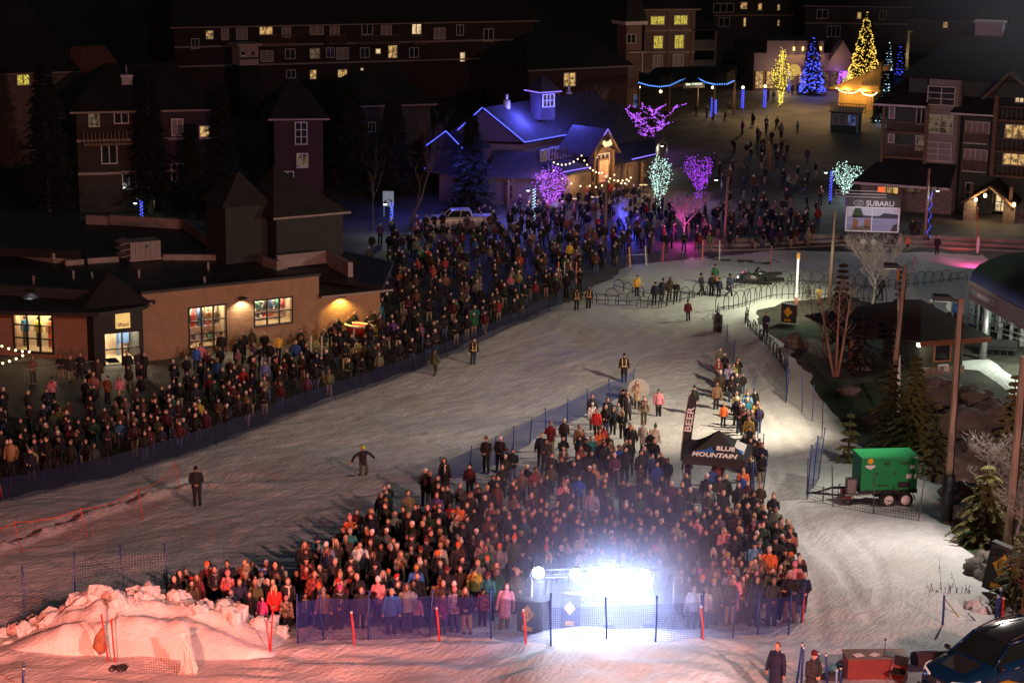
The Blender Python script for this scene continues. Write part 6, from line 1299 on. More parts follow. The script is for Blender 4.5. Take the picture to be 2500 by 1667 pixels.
bare_px('scraggly reddish shrub beside the tilted slow board', 2480, 1560, 1340, mat('red_twigs', (.16, .06, .04), .9, .3), spread=1.2, depth=5, seed=15, r0_=.05, xs=1.2)
bare_px('thin bare sapling before the large shop display', 470, 850, 700, M_BARK, spread=.9, depth=5, seed=21, r0_=.05)
bare_px('tall dim trunk of a bare tree left of the lodge', 1000, 562, 250, M_BARK, spread=.3, depth=4, seed=22, r0_=.16, first=.8)
bare_px('slim pale birch trunk beside the dark tower', 907, 560, 330, M_BARK, spread=.25, depth=3, seed=23, r0_=.08, first=1.1)
bare_px('curving pale birch before the red brick wing', 640, 470, 285, M_BARK, spread=.25, depth=3, seed=24, r0_=.09, first=1.1, lean=.2)
bare_px('leaning bare birch behind the lodge roof', 1490, 330, 205, mat('pale_birch', (.42, .36, .36), .8, .2), spread=.35, depth=4, seed=25, r0_=.14, first=.5, lean=-.2)
bare_px('small bare pink tinted tree by the hotel entrance', 2498, 600, 500, mat('pink_twigs', (.40, .20, .22), .8, .2), spread=.7, depth=5, seed=26, r0_=.07)
b = G(2040, 918); t = thing('birch_clump', 'clump of three pinkish birch stems at the edge of the turf', 'tree', b); rnd = random.Random(4)
for k, (tx_, ty) in enumerate(((1995, 735), (2040, 700), (2068, 712))):
 h = top_z(b, ty)-b.z; dx = (tx_-2040)/FL*(b-CAM).length; mb = MB(); mb.tube([(k*.12-.12, 0, -.1), (dx*.35+k*.1-.1, 0, h*.35), (dx*.75, .1, h*.7), (dx, .1, h)], [.10, .085, .06, .03], 7); mb.obj('stem', M_BIRCH, t)
 mb = MB()
 for i in range(26):
  q = rnd.uniform(.45, 1); z = h*q; x = dx*q; L = rnd.uniform(.4, 1.1); a = rnd.random()*6; mb.tube([(x, 0, z), (x+L*.5*math.cos(a), L*.5*math.sin(a), z+L*.5), (x+L*.8*math.cos(a), L*.8*math.sin(a), z+L*.95)], [.02, .012, .005], 3, cap=False)
 mb.obj('twigs', M_BIRCH, t)
b = G(2305, 1452); mb = MB(); rnd = random.Random(8)
for i in range(22):
 a = rnd.random()*6; L = rnd.uniform(.3, 1.6) if rnd.random() < .15 else rnd.uniform(.15, .5); x = rnd.uniform(-.6, .9); mb.tube([(x, 0, 0), (x+L*.2*math.cos(a), L*.2*math.sin(a), L*.6), (x+L*.35*math.cos(a), L*.3*math.sin(a), L)], [.012, .009, .005], 3, cap=False)
 for j in range(2): mb.ball((x+L*.3*math.cos(a), L*.25*math.sin(a), L*rnd.uniform(.5, 1)), .022, 5, 4)
o = mb.obj('dry_weeds', mat('dead_stalks', (.10, .06, .04), .9, .3)); o.location = b; tag(o, 'dead weed stalks poking out of the snow above the yellow shovel', 'plant')
# fairy lit trees
GL = {'purple': glow('purple_bulb', (.50, .11, 1.0), 2.0), 'violet': glow('deep_violet_bulb', (.42, .05, 1.0), 1.8), 'white': glow('cool_white_bulb', (.62, 1.0, .88), 1.8), 'gold': glow('gold_bulb', (1.0, .62, .09), 1.9), 'blue': glow('blue_bulb', (.06, .09, 1.0), 2.6),
      'lemon': glow('lemon_bulb', (1.0, .75, .10), 1.8), 'ice': glow('ice_bulb', (.50, .80, 1.0), 1.8)}
def bulbs(t, pts, m, r=.06, name='fairy_lights'):
 mb = MB(); [mb.octa(p, r) for p in pts]; o = mb.obj(name, m, t); o['kind'] = 'stuff'; return o
def lit_urn(label, bx, by, ty, wpx, col, n=620, seed=1, shape='urn', power=250, lc=(1, 1, 1), r=.048, trunk_col=None, z0f=.0):
 """a pruned small tree whose branches carry string lights"""
 rnd = random.Random(seed); b = G(bx, by); h = top_z(b, ty)-b.z; w = wpx/FL*(b-CAM).length/2
 t = thing('fairy_lit_tree', label, 'tree', b, 0, 'trees wrapped in fairy lights'); mb = MB(); mt = MB(); pts = []
 prof = {'urn': [(0, .05), (.25, .18), (.45, .55), (.62, 1.0), (.78, .8), (.92, .45), (1, .2)], 'yel': [(0, .04), (.3, .08), (.45, .9), (.55, .75), (.62, 1.0), (.7, .45), (.85, .3), (1, .1)], 'top': [(0, .04), (.3, .10), (.45, .45), (.65, .95), (.82, 1.0), (.95, .7), (1, .4)]}[shape]
 nb = 26
 for k in range(nb):
  a = 2*math.pi*k/nb+rnd.uniform(-.1, .1); rr = rnd.uniform(.55, 1.0); pp = []; top = rnd.uniform(.75, 1.0)
  for s in range(9):
   q = s/8*top; rad = np.interp(q, [p[0] for p in prof], [p[1] for p in prof])*w*rr; pp.append(Vector((rad*math.cos(a+q*.8), rad*math.sin(a+q*.8), h*q)))
  mb.tube(pp, [.05*(1-.8*i/8)+.008 for i in range(9)], 4, cap=False)
  m_ = n//nb
  for i in range(m_):
   q = rnd.uniform(.04 if rnd.random() < .5 else .3, 1)*8; i0 = min(7, int(q)); p = pp[i0].lerp(pp[i0+1], q-i0); j = .16; pts.append(p+Vector((rnd.gauss(0, j), rnd.gauss(0, j), rnd.gauss(0, j))))
 mt.tube([(0, 0, -.1), (0, 0, h*.35)], [.12, .08], 6); mt.obj('trunk', M_BARK, t); mb.obj('branches', M_BARK, t); bulbs(t, pts, GL[col], r)
 lamp('tree_glow', 'POINT', b+Vector((0, -w-.5, h*.45)), power*.45, lc, None, .6); return t
lit_urn('purple fairy lit tree before the lodge porch posts', 1345, 528, 402, 92, 'purple', 760, 1, power=420, lc=(.6, .2, 1))
lit_urn('cool white fairy lit tree at the end of the lodge terrace', 1608, 510, 378, 60, 'white', 560, 2, power=230, lc=(.7, 1, .9))
lit_urn('purple fairy lit tree on the plaza beside the white one', 1706, 490, 378, 78, 'violet', 560, 3, 'top', 320, (.6, .1, 1))
lit_urn('pale white fairy lit tree behind the advertising trailer', 2064, 482, 398, 78, 'white', 480, 4, 'top', 240, (.7, .95, 1))
def lit_bare(label, bx, by, ty, m, col, n, seed, power=200, lc=(1, 1, 1), spread=.9, depth=4, xs=1.0, r=.055, r0_=.14, bark=None, first=.3):
 b = G(bx, by); t, sk = bare(label, b, top_z(b, ty)-b.z, bark or M_BARK, spread, depth, seed, r0_, 'fairy_lit_tree', xs, 'trees wrapped in fairy lights', first=first); rnd = random.Random(seed+50)
 if n:
  segs = [(a*1, b_*1) for pts, rr, lv in sk for a, b_ in zip(pts[:-1], pts[1:])]; ws = [(b_-a).length for a, b_ in segs]; pts = []
  for (a, b_) in rnd.choices(segs, ws, k=n): p = a.lerp(b_, rnd.random()); p = Vector((p.x*xs, p.y, p.z)); pts.append(p+Vector((rnd.gauss(0, .05), rnd.gauss(0, .05), rnd.gauss(0, .05))))
  bulbs(t, pts, GL[col], r)
 if power: lamp('tree_glow', 'POINT', b+Vector((0, -1.8, (1.4 if not n else 3.0))), power*(.5 if n else .75), lc, None, .5)
 return t
lit_bare('spreading purple fairy lit tree behind the lodge gable', 1604, 372, 250, M_BARK, 'purple', 900, 12, 420, (.6, .2, 1), spread=1.7, depth=3, xs=1.9, r=.05, first=.45)
lit_bare('bare shrub tree lit deep blue beside the lodge patio', 1530, 568, 478, M_BARK, 'blue', 0, 31, 900, (.06, .08, 1), spread=.9, depth=6, bark=mat('light_bark', (.45, .42, .42), .8, .2), r0_=.08, first=.2)
lit_bare('bare tree lit magenta on the plaza below the purple tree', 1670, 590, 462, M_BARK, 'blue', 0, 33, 380, (1, .06, .55), spread=.75, depth=6, bark=MATS['light_bark'], r0_=.10)
yt = lit_urn('yellow fairy wrapped tree with a glowing stem in the lane', 1905, 262, 118, 62, 'lemon', 560, 35, 'yel', 250, (1, .75, .15), r=.065)
bulbs(yt, [Vector((.3*math.cos(k*2.1)*(1-k/260), .3*math.sin(k*2.1), .6+k*.042)) for k in range(170)], GL['lemon'], .06)
lit_bare('little purple lit tree by the violet shopfront door', 1990, 220, 178, M_BARK, 'purple', 260, 36, 160, (.6, .2, 1), r=.08, depth=3)
lit_bare('little purple lit tree below the tall golden tree', 2040, 222, 165, M_BARK, 'purple', 300, 37, 160, (.6, .2, 1), r=.08, depth=3)
def lit_conifer(label, bx, by, ty, wpx, col, n, seed, r=.12, power=300, lc=(1, .8, .3), Z=0):
 b = G(bx, by); h = top_z(b, ty)-b.z; w = wpx/FL*(b-CAM).length; t = conifer(label, b, h, w, m=M_SPRD, n=1800, seed=seed, size=1.0, name='fairy_lit_spruce', group='trees wrapped in fairy lights', bare=.04); rnd = random.Random(seed); pts = []
 for i in range(n):
  q = 1-math.sqrt(rnd.random()*.97); q = min(.99, q*1.02); a = rnd.random()*2*math.pi; R_ = w*.5*(1-q)**.9*(1+.12*math.sin(q*40+a*3))+.05; pts.append(Vector((R_*math.cos(a), R_*math.sin(a), h*(.04+.96*q))))
 bulbs(t, pts, GL[col], r); lamp('tree_glow', 'POINT', b+Vector((0, -w*.6-1, h*.3)), power*.5, lc, None, 1.0); return t
lit_conifer('tallest christmas spruce covered in golden lights above the hut', 2106, 235, 28, 86, 'gold', 1100, 41, .085, 900)
lit_conifer('christmas spruce in blue lights beside the violet shopfront', 1980, 232, 92, 62, 'blue', 520, 42, .095, 500, (.1, .15, 1))
lit_conifer('small far spruce in blue lights near the bell tower', 2248, 118, 50, 42, 'blue', 160, 43, .15, 200, (.1, .15, 1))
lit_conifer('slim spruce in ice blue lights at the hotel roof edge', 2160, 292, 172, 28, 'ice', 420, 44, .11, 260, (.6, .8, 1))
lit_conifer('slim twin spruce in blue lights rising behind the hut roof', 2194, 190, 106, 18, 'blue', 170, 45, .12, 120, (.1, .15, 1))
lit_conifer('slim spruce in violet and ice lights beside the hut gable', 2168, 178, 104, 20, 'ice', 170, 46, .12, 120, (.6, .8, 1))
lit_conifer('small spruce in ice lights at the hotel corner', 2148, 300, 252, 28, 'ice', 170, 47, .09, 120, (.6, .8, 1))
lit_conifer('tiny far white lit bush at the roof line', 2306, 122, 90, 34, 'ice', 60, 48, .16, 100, (.8, .9, 1))
# street lamps
def street_lamp(label, bx, by, ty, wrap='blue', side=-1, n=70, pw=130, sc=1.0):
 b = G(bx, by); h = top_z(b, ty)-b.z; t = thing('street_lamp', label, 'lamp post', b, 0, 'lamp posts of the village'); mb = MB(); mb.tube([(0, 0, 0), (0, 0, .5)], [.12, .09], 8); mb.tube([(0, 0, .5), (0, 0, h)], .055, 6); mb.tube([(0, 0, h-.15), (side*.3, 0, h+.05), (side*.55, 0, h-.1)], .03, 5); mb.obj('post', M_BLACK, t)
 mb = MB(); mb.rings([((side*.55, 0, h-.35), .26*sc, .26*sc), ((side*.55, 0, h-.2), .10, .10), ((side*.55, 0, h-.1), .04, .04)], 10); mb.obj('lamp_shade', M_BLACK, t)
 mb = MB(); mb.ball((side*.55, 0, h-.38), .17*sc, 8, 6, (1, 1, .6)); mb.obj('bulb', glow('street_bulb', (.85, 1, .85), 4), t)
 if wrap: bulbs(t, [Vector((.11*math.cos(k*.9), .11*math.sin(k*.9), h*.08+h*.86*k/n)) for k in range(n)], GL[wrap], .05)
 lamp('street_lamp_light', 'POINT', b+Vector((side*.55, -.35, h-.6)), pw, (.9, 1, .85), None, .12)
street_lamp('lamp post wrapped in blue lights beside the pale poster board', 956, 580, 488, side=-1)
street_lamp('lamp post wrapped in blue lights behind the shop roofs', 346, 540, 486, n=40)
street_lamp('lamp post wrapped in icy lights before the lodge porch', 1303, 540, 455, 'ice', -1)
street_lamp('lamp post wrapped in blue lights beside the pale white tree', 2026, 500, 412, side=-1)
street_lamp('lamp post beside the wooden pole at the hotel entrance', 2266, 590, 455, side=1, n=30)
street_lamp('lamp post beside the purple spreading tree', 1627, 420, 348, None, -1)
street_lamp('lamp post on the plaza beside the pole with an amber box', 1760, 500, 430, None, -1, pw=60)
for i, (bx, by, ty, c_) in enumerate(((1738, 292, 240, 'blue'), (1812, 270, 218, 'blue'), (1866, 268, 218, 'blue'), (1925, 228, 172, 'blue'), (1745, 282, 243, 'blue'))):
 b = G(bx, by); h = top_z(b, ty)-b.z; lb = ['nearest the patio', 'second along the canopy', 'third along the canopy by the yellow tree', 'before the violet shopfront', 'close behind the nearest one'][i]
 t = thing('wrapped_post', 'slim post wrapped in blue lights, '+lb, 'post', b, 0, 'light wrapped posts'); mb = MB(); mb.tube([(0, 0, 0), (0, 0, h)], .09, 6); mb.obj('post', M_BLACK, t); bulbs(t, [Vector((.16*math.cos(k*.9), .16*math.sin(k*.9), h*.1+h*.9*k/60)) for k in range(60)], GL[c_], .07)
# hut, lift terminal
B = Bld('lift_hut', 'dark hip roofed hut with brown fascia and a lit corner', 'hut', G(2290, 912)); fh = Facade(G(2243, 915), G(2348, 908)); fh.z0 = G(2243, 915).z
def hz_(x, y, w=0): return fh.pix(x, y, w)
zt = hz_(2300, 834)[1]; hw = hpx(fh, 2283, 843, 2318, 879); dp = 5.0
B.wall(fh, 0, fh.L, 0, zt, .2, [hw], mat('dark_green_siding', (.05, .06, .045), .8, .15, 2, .3)); B.box(fh, 'wall', (0, .2, 0), (.2, dp, zt), MATS['dark_green_siding']); B.box(fh, 'wall', (fh.L-.2, .2, 0), (fh.L, dp, zt), MATS['dark_green_siding'])
B.win(fh, *hw, pane='d', nu=1, nz=1, frame=mat('brown_trim', (.25, .10, .05), .7, .1), fw=.12)
ac = hpx(fh, 2289, 889, 2312, 904); B.box(fh, 'air_conditioner', (ac[0], -.25, ac[1]), (ac[2], -.01, ac[3]), M_WFRAME); [B.box(fh, 'grille', (ac[0]+.04, -.262, ac[1]+.05+k*.08), ((ac[0]+ac[2])/2, -.252, ac[1]+.09+k*.08), MATS['black_paint']) for k in range(4)]
e0, e1 = hz_(2232, 822)[0], hz_(2404, 822)[0]; B.box(fh, 'fascia', (e0, -.85, zt), (e1, -.75, zt+.32), MATS['brown_trim'])
ur0 = hz_(2208, 745)[0]; pkz = zt+.32+1.9; C0 = [fh.W(e0, -.8, zt+.33), fh.W(e1, -.8, zt+.33), fh.W(e1, dp+3, zt+.33), fh.W(e0-3.9, dp+3, zt+.33), fh.W(e0-3.9, 2.4, zt+.33)]
rp0, rp1 = P(2208, 731, fh.z0+pkz), P(2249, 731, fh.z0+pkz)
for pl in ([C0[0], C0[1], rp1, rp0], [C0[1], C0[2], rp1], [C0[2], C0[3], rp0, rp1], [C0[4], C0[0], rp0], [C0[3], C0[4], rp0]): B.slab('hip_roof', pl, .12, M_ROOF)
B.box(fh, 'corner_post', (e0-3.4, 2.2, 0), (e0-3.2, 2.4, zt), MATS['brown_trim']); p = fh.W(hz_(2236, 838)[0], -.4, hz_(2236, 838)[1]); mb = MB(); mb.ball(p, .16, 8, 6); B.put(mb, 'corner_lamp', glow('corner_lamp_glow', (1, .97, .8), 10)); lamp('hut_corner_light', 'POINT', p+Vector((-.1, -.4, -.1)), 55, (1, .9, .65), None, .1)
B.box(fh, 'stone_base', (-.1, -.12, -.5), (fh.L+.1, -.01, .45), M_STONE)
B = Bld('lift_terminal', 'dark domed chairlift terminal with a pink grey fascia sign', 'lift station', G(2480, 840)); zT = 4.6
a, b_ = P(2362, 705, zT), P(2560, 812, zT); ft = Facade(Vector((a.x, a.y, 0)), Vector((b_.x, b_.y, 0))); ft.z0 = 0
B.box(ft, 'fascia', (0, 0, zT-.65), (ft.L, .25, zT+.55), mat('mauve_fascia', (.40, .32, .31), .7, .06, 1.5))
arc_n = 12; D_ = 9.5; mb = MB(); vs = []; fs = []
for i in range(arc_n+1):
 q = i/arc_n; ang = math.pi*q; w_ = D_*(1-math.cos(ang))/2
 for j in range(9): u = ft.L*j/8; vs.append(tuple(ft.W(u, w_+.1, zT+.5+2.0*math.sin(ang)**.8*(1-.15*0))))
for i in range(arc_n):
 for j in range(8): fs.append((i*9+j, i*9+j+1, (i+1)*9+j+1, (i+1)*9+j))
mb.add(vs, fs, True); B.put(mb, 'vaulted_roof', mat('green_black_canopy', (.016, .03, .02), .5, .3, .8))
for (u, w_) in ((1, 1), (1, D_-1), (ft.L-1, 1)): mb = MB(); mb.tube([(u, w_, 0), (u, w_, zT-.6)], .25, 8); B.put(B.loc(ft, mb), 'column', M_STEEL)
s0 = hpx(ft, 2370, 705, 2432, 722); uS0, uS1 = ft.pix(2369, 712)[0], ft.pix(2433, 735)[0]
B.box(ft, 'sign_frame', (uS0, -.05, zT-.35), (uS1, -.003, zT+.32), mat('sign_brown', (.22, .13, .11), .7)); sg = B.box(ft, 'sign_face', (uS0+.08, -.08, zT-.28), (uS1-.08, -.052, zT+.25), MATS['mauve_fascia'])
text('lettering', 'SILVER BULLET', .34, M_WHITE, sg, frameM(ft.W((uS0+uS1)/2+.25, -.085, zT-.02)-B.b, ft.u, (0, 0, 1)), .005, bold=.008, sx=.9)
mb = MB(); mb.slab([(uS0+.2, -.1, zT-.15), (uS0+.75, -.1, zT-.15), (uS0+.55, -.1, zT+.1), (uS0+.4, -.1, zT+.0)], .02, (0, 1, 0)); B.put(B.loc(ft, mb), 'mountain_logo', mat('teal_logo', (.05, .22, .24), .6), sg)
lamp('terminal_light', 'POINT', ft.W(4.5, 3.0, 3.0), 1500, (.85, 1, .8), None, .3)
t = thing('loading_frame', 'cluster of grey steel rails and posts under the chairlift terminal', 'railing', G(2400, 790)); c = t.location; rnd = random.Random(3)
for k in range(16):
 p = G(2368+k*9, 775+k*3+(k % 3)*14)-c; mb = MB(); hh = rnd.uniform(1.3, 2.8); mb.box((p.x, p.y, hh/2), (rnd.uniform(.08, .35), .08, hh)); mb.obj('post', M_STEEL, t)
mb = MB()
for k in range(5): a, b_ = G(2362, 775+k*12)-c, G(2500, 812+k*14)-c; mb.tube([a+Vector((0, 0, 1)), b_+Vector((0, 0, 1.0))], .04, 5)
mb.obj('rail', M_STEEL, t)
def lift_chair(label, px, py):
 b = G(px, py); t = thing('lift_chair', label, 'lift chair', b+Vector((0, 0, .45)), R(-10), 'lift chairs'); mb = MB(); mb.bbox((-1.1, -.25, 0), (1.1, .3, .07)); mb.obj('seat', M_RUBBER, t); mb = MB(); mb.bbox((-1.1, .27, .1), (1.1, .33, .6)); mb.obj('backrest', M_RUBBER, t)
 mb = MB(); [mb.tube([(s*1.15, -.3, 0), (s*1.15, .35, 0), (s*1.15, .4, .7), (s*1.15, .2, 1.6), (0, .2, 1.8)], .035, 5) for s in (-1, 1)]; mb.tube([(0, .2, 1.8), (0, .2, 3.6)], .05, 6); mb.obj('hanger_frame', M_BLACK, t)
 mb = MB(); [mb.tube([(s*.5, -.2, 0), (s*.5, -.45, -.35)], .025, 4) for s in (-1, 0, 1)]; mb.tube([(-1, -.45, -.35), (1, -.45, -.35)], .025, 4); mb.obj('footrest', M_BLACK, t)
lift_chair('black quad lift chair waiting on the snow by the hut', 2440, 868); lift_chair('lift chair behind the first, under the terminal edge', 2490, 830)
# advertising trailer, trucks and boxes
A = G(2062, 600); Bp = G(2190, 604); f = Facade(A, Bp); f.z0 = A.z; B = Bld('advertising_trailer', 'white display trailer lettered SUBARU with a lake view poster', 'trailer', A)
zb, zt, zh = f.pix(2120, 566)[1], f.pix(2120, 505)[1], f.pix(2120, 487)[1]; L = f.L
B.box(f, 'body', (0, 0, zb), (L, 2.4, zh), mat('trailer_grey', (.35, .32, .33), .6, .06)); B.box(f, 'header', (0, -.08, zt), (L, -.002, zh-.02), mat('charcoal_header', (.07, .06, .06), .6, .06))
text('lettering', 'SUBARU', .62, M_WHITE, B.t, frameM(f.W(L*.63, -.1, (zt+zh)/2-.03)-B.b, f.u, (0, 0, 1)), .01, bold=.012, sx=1.05)
mb = MB(); ring = [(L*.22+.42*math.cos(k*.35), -.1, (zt+zh)/2+.22*math.sin(k*.35)) for k in range(19)]; mb.tube(ring, .035, 4); [mb.octa((L*.22+x, -.11, (zt+zh)/2+y), .06) for x, y in ((-.2, .06), (0, .1), (.1, 0), (.2, .08), (.05, -.08), (-.08, -.05))]; B.put(B.loc(f, mb), 'star_emblem', M_WHITE)
pz0, pz1 = zb+.12, zt-.1; B.box(f, 'poster', (.1, -.03, pz0), (L-.1, -.002, pz1), mat('lake_print', (.30, .31, .46), .7, .15, .7, stretch=(1, 1, 6))); y_ = -.045
def pr(nm, pts, m, d=.01): mb = MB(); mb.slab([(u, y_, z) for u, z in pts], d, (0, 1, 0)); B.put(B.loc(f, mb), nm, m)
hm_ = pz0+(pz1-pz0)*.62; pr('print_sky', [(.1, hm_), (L-.1, hm_), (L-.1, pz1), (.1, pz1)], mat('sky_print', (.55, .55, .62), .7, .08)); y_ = -.06
pr('print_shore', [(L*.12, hm_-.12), (L-.1, hm_-.12), (L-.1, hm_+.22), (L*.72, hm_+.35), (L*.62, hm_+.05), (L*.12, hm_+.12)], mat('shore_print', (.05, .05, .07), .7)); pr('print_pine', [(L*.10, hm_-.1), (L*.34, hm_-.1), (L*.27, pz1-.02), (L*.16, pz1-.02)], mat('pine_print', (.04, .07, .03), .7, .4, 6)); y_ = -.07
pr('print_chair', [(L*.12, pz0+.15), (L*.22, pz0+.1), (L*.24, hm_-.35), (L*.14, hm_-.15)], mat('chair_print', (.30, .13, .06), .7, .3, 6)); pr('print_chair', [(L*.35, pz0+.2), (L*.47, pz0+.15), (L*.46, hm_-.2), (L*.35, hm_-.25)], MATS['chair_print']); pr('print_rock', [(.1, pz0), (L*.5, pz0), (L*.42, pz0+.45), (L*.2, pz0+.3)], mat('rock_print', (.22, .17, .14), .7, .3, 3)); pr('print_reeds', [(L*.85, pz0), (L-.1, pz0), (L-.12, pz0+.7), (L*.9, pz0+.5)], MATS['shore_print'])
B.box(f, 'divider', (L*.49-.04, -.075, pz0), (L*.49+.04, -.032, pz1), M_WHITE)
for nm, a_, b2 in (('edge_trim', (0, -.09, zb), (L, -.003, zb+.1)), ('edge_trim', (0, -.09, pz1+.003), (L, -.003, zt-.003)), ('edge_trim', (-.06, -.09, zb), (.06, 0, zt)), ('edge_trim', (L-.06, -.09, zb), (L+.06, 0, zt))): B.box(f, nm, a_, b2, M_WHITE)
mb = MB()
for z in (zh+.15, zh+.4): mb.tube([(-.9, .3, z), (L*.75, .3, z), (L*.75, 2, z), (-.9, 2, z), (-.9, .3, z)], .05, 5)
B.put(B.loc(f, mb), 'roof_rack', M_WHITE); [wheel('wheel', B.t, tuple(f.W(u, -.05, .42)-B.b), .42, .25, rz=f.rz) for u in (L*.35, L*.55)]
B.box(f, 'chassis', (0, .2, .45), (L, 2.2, zb-.002), M_BLACK); lamp('trailer_light', 'SPOT', f.W(L*.5, -5, 4), 420, (.85, .85, 1), f.W(L*.5, 0, 2), .2, 80, .8)
B.box(f, 'amber_box', (L*.6, 1, zh+.5), (L*.72, 1.4, zh+.9), glow('orange_marker', (1, .16, .05), 1.0))
def car(name, label, loc, rz, kind='suv', paint=None, L=4.7, Wd=1.86, H=1.68, trimc=None, ground=0.0):
 """lofted body from cross-sections along x (front at +x)"""
 t = thing(name, label, 'car' if kind == 'suv' else 'pickup truck', loc, rz); hw = Wd/2
 suv = kind == 'suv'
 if suv: st = [(L/2, .62, .34, .62), (L/2-.06, .76, .28, .82), (L/2-.3, .88, .25, .93), (L/2-.8, .93, .25, 1.03), (L/2-1.35, .93, .26, 1.10), (.4, .93, .26, 1.12), (-.6, .93, .26, 1.14), (-L/2+.6, .92, .28, 1.16), (-L/2+.12, .84, .32, 1.14), (-L/2, .72, .4, 1.05)]
 else: st = [(L/2, .80, .45, 1.0), (L/2-.08, .90, .42, 1.15), (L/2-.4, .97, .40, 1.22), (L/2-1.4, 1.0, .40, 1.30), (.9, 1.0, .40, 1.32), (-.9, 1.0, .42, 1.34), (-1.0, 1.0, .42, 1.34), (-L/2+.1, .98, .45, 1.36), (-L/2, .95, .5, 1.32)]
 prof = [(-1, 0), (-1.0, .35), (-1.0, .62), (-.97, .85), (-.90, 1.0), (-.6, 1.03), (0, 1.045), (.6, 1.03), (.90, 1.0), (.97, .85), (1.0, .62), (1.0, .35), (1, 0)]
 vs = []; fs = []; n = len(prof)
 for (x, w, a, b_) in st:
  for (py_, pz) in prof: vs.append((x-(0.10*(1-min(1, abs(py_)))*0 if True else 0)+(.05*(1-py_*py_) if x > L/2-.4 else 0), py_*w*hw/.93, a+(b_-a)*pz))
 for i in range(len(st)-1):
  for k in range(n-1): fs.append((i*n+k, i*n+k+1, (i+1)*n+k+1, (i+1)*n+k))
 fs += [tuple(range(n-1, -1, -1)), tuple((len(st)-1)*n+k for k in range(n))]; fs += [(i*n, (i+1)*n, (i+1)*n+n-1, i*n+n-1) for i in range(len(st)-1)]
 mb = MB(); mb.add(vs, fs, True); mb.obj('body', paint, t)
 if suv: g0, g1 = [(1.05, 1.08), (-2.15, 1.14)], [(.25, H-.07), (-1.85, H-.09)]
 else: g0, g1 = [(1.35, 1.26), (-1.0, 1.30)], [(.75, 1.88), (-.85, 1.88)]
 wb, wt = hw*.90, hw*.72
 V = [(g0[0][0], -wb, g0[0][1]), (g0[0][0], wb, g0[0][1]), (g0[1][0], wb, g0[1][1]), (g0[1][0], -wb, g0[1][1]), (g1[0][0], -wt, g1[0][1]), (g1[0][0], wt, g1[0][1]), (g1[1][0], wt, g1[1][1]), (g1[1][0], -wt, g1[1][1])]
 mb = MB(); mb.add(V, [(0, 1, 5, 4), (1, 2, 6, 5), (2, 3, 7, 6), (3, 0, 4, 7), (4, 5, 6, 7)]); mb.obj('glass', mat('car_glass', (.012, .016, .016), .06, .2, 2), t)
 mb = MB(); rs = [(g1[0][0]+.05, wt*.96, g1[0][1]-.01), (g1[0][0]-.35, wt*1.01, g1[0][1]+.06), (-.8, wt*1.01, H), (g1[1][0], wt*.97, g1[1][1]+.02)]
 if not suv: rs = [(g1[0][0]+.05, wt*.96, 1.87), (.3, wt*1.0, 1.94), (-.5, wt, 1.94), (-.9, wt*.97, 1.88)]
 vv = []
 for (x, w, z) in rs: vv += [(x, -w, z-.03), (x, -w*.6, z+.02), (x, 0, z+.035), (x, w*.6, z+.02), (x, w, z-.03)]
 ff = [(i*5+k, i*5+k+1, (i+1)*5+k+1, (i+1)*5+k) for i in range(3) for k in range(4)]; mb.add(vv, ff, True); mb.slab([(rs[0][0], -rs[0][1], rs[0][2]-.035), (rs[0][0], rs[0][1], rs[0][2]-.035), (rs[-1][0], rs[-1][1], rs[-1][2]-.035), (rs[-1][0], -rs[-1][1], rs[-1][2]-.035)], .02); mb.obj('roof', trimc or paint, t)
 def lp(a, b_, q): return tuple(a[i]+(b_[i]-a[i])*q for i in range(3))
 mb = MB()
 for s in (0, 1):
  A0, A1 = V[s], V[4+s]; mb.tube([A0, A1], .05, 4); B0, B1 = V[3-s], V[7-s]; mb.tube([B0, B1], .08, 4)
  for q in ((.47, .40), (.80, .82)) if suv else ((.55, .5),): mb.tube([lp(V[s], V[3-s], q[0]), lp(V[4+s], V[7-s], q[1])], .045, 4)
  mb.tube([V[4+s], V[7-s]], .04, 4)
 mb.obj('pillar', paint, t)
 wr = .36 if suv else .41; wx = (L/2-.93, -L/2+.95) if suv else (L/2-1.05, -L/2+1.25)
 for x in wx:
  for s in (-1, 1):
   mb = MB(); arc = [(x+(wr+.09)*math.cos(math.pi*k/12), s*(hw+.015), wr+(wr+.09)*math.sin(math.pi*k/12)) for k in range(13)]; arci = [(x+(wr-.02)*math.cos(math.pi*k/12), s*(hw+.015), wr+(wr-.02)*math.sin(math.pi*k/12)) for k in range(13)]
   for k in range(12): mb.slab([arc[k], arc[k+1], arci[k+1], arci[k]] if s < 0 else [arci[k], arci[k+1], arc[k+1], arc[k]], .06, (0, -s, 0))
   mb.obj('arch_trim', M_BLACK if suv else paint, t)
   w_ = wheel('wheel', t, (x, s*(hw-.08), wr), wr, .23, 'galvanised_steel', rz=0 if s < 0 else math.pi)
 for s in (-1, 1):
  mb = MB(); mb.bbox((wx[1]+.5, s*(hw+.005)-.02, .26 if suv else .42), (wx[0]-.5, s*(hw+.005)+.02, .46 if suv else .52)); mb.obj('sill_trim', M_BLACK, t)
  mb = MB(); mb.ball((.95 if suv else 1.25, s*(hw+.10), 1.13 if suv else 1.42), .11, 8, 6, (.6, 1.2, .75)); mb.obj('wing_mirror', trimc or M_BLACK, t)
  z_ = .80 if suv else .98
  mb = MB(); mb.slab([(L/2-.02, s*.42, z_-.07), (L/2-.02, s*.42, z_+.05), (L/2-.22, s*.80, z_+.09), (L/2-.22, s*.80, z_-.05)], .06, (1, 0, 0)); mb.obj('headlight', mat('headlight_lens', (.75, .72, .72), .12, .2, 9, emit=(1, .75, .6), estr=.25), t)
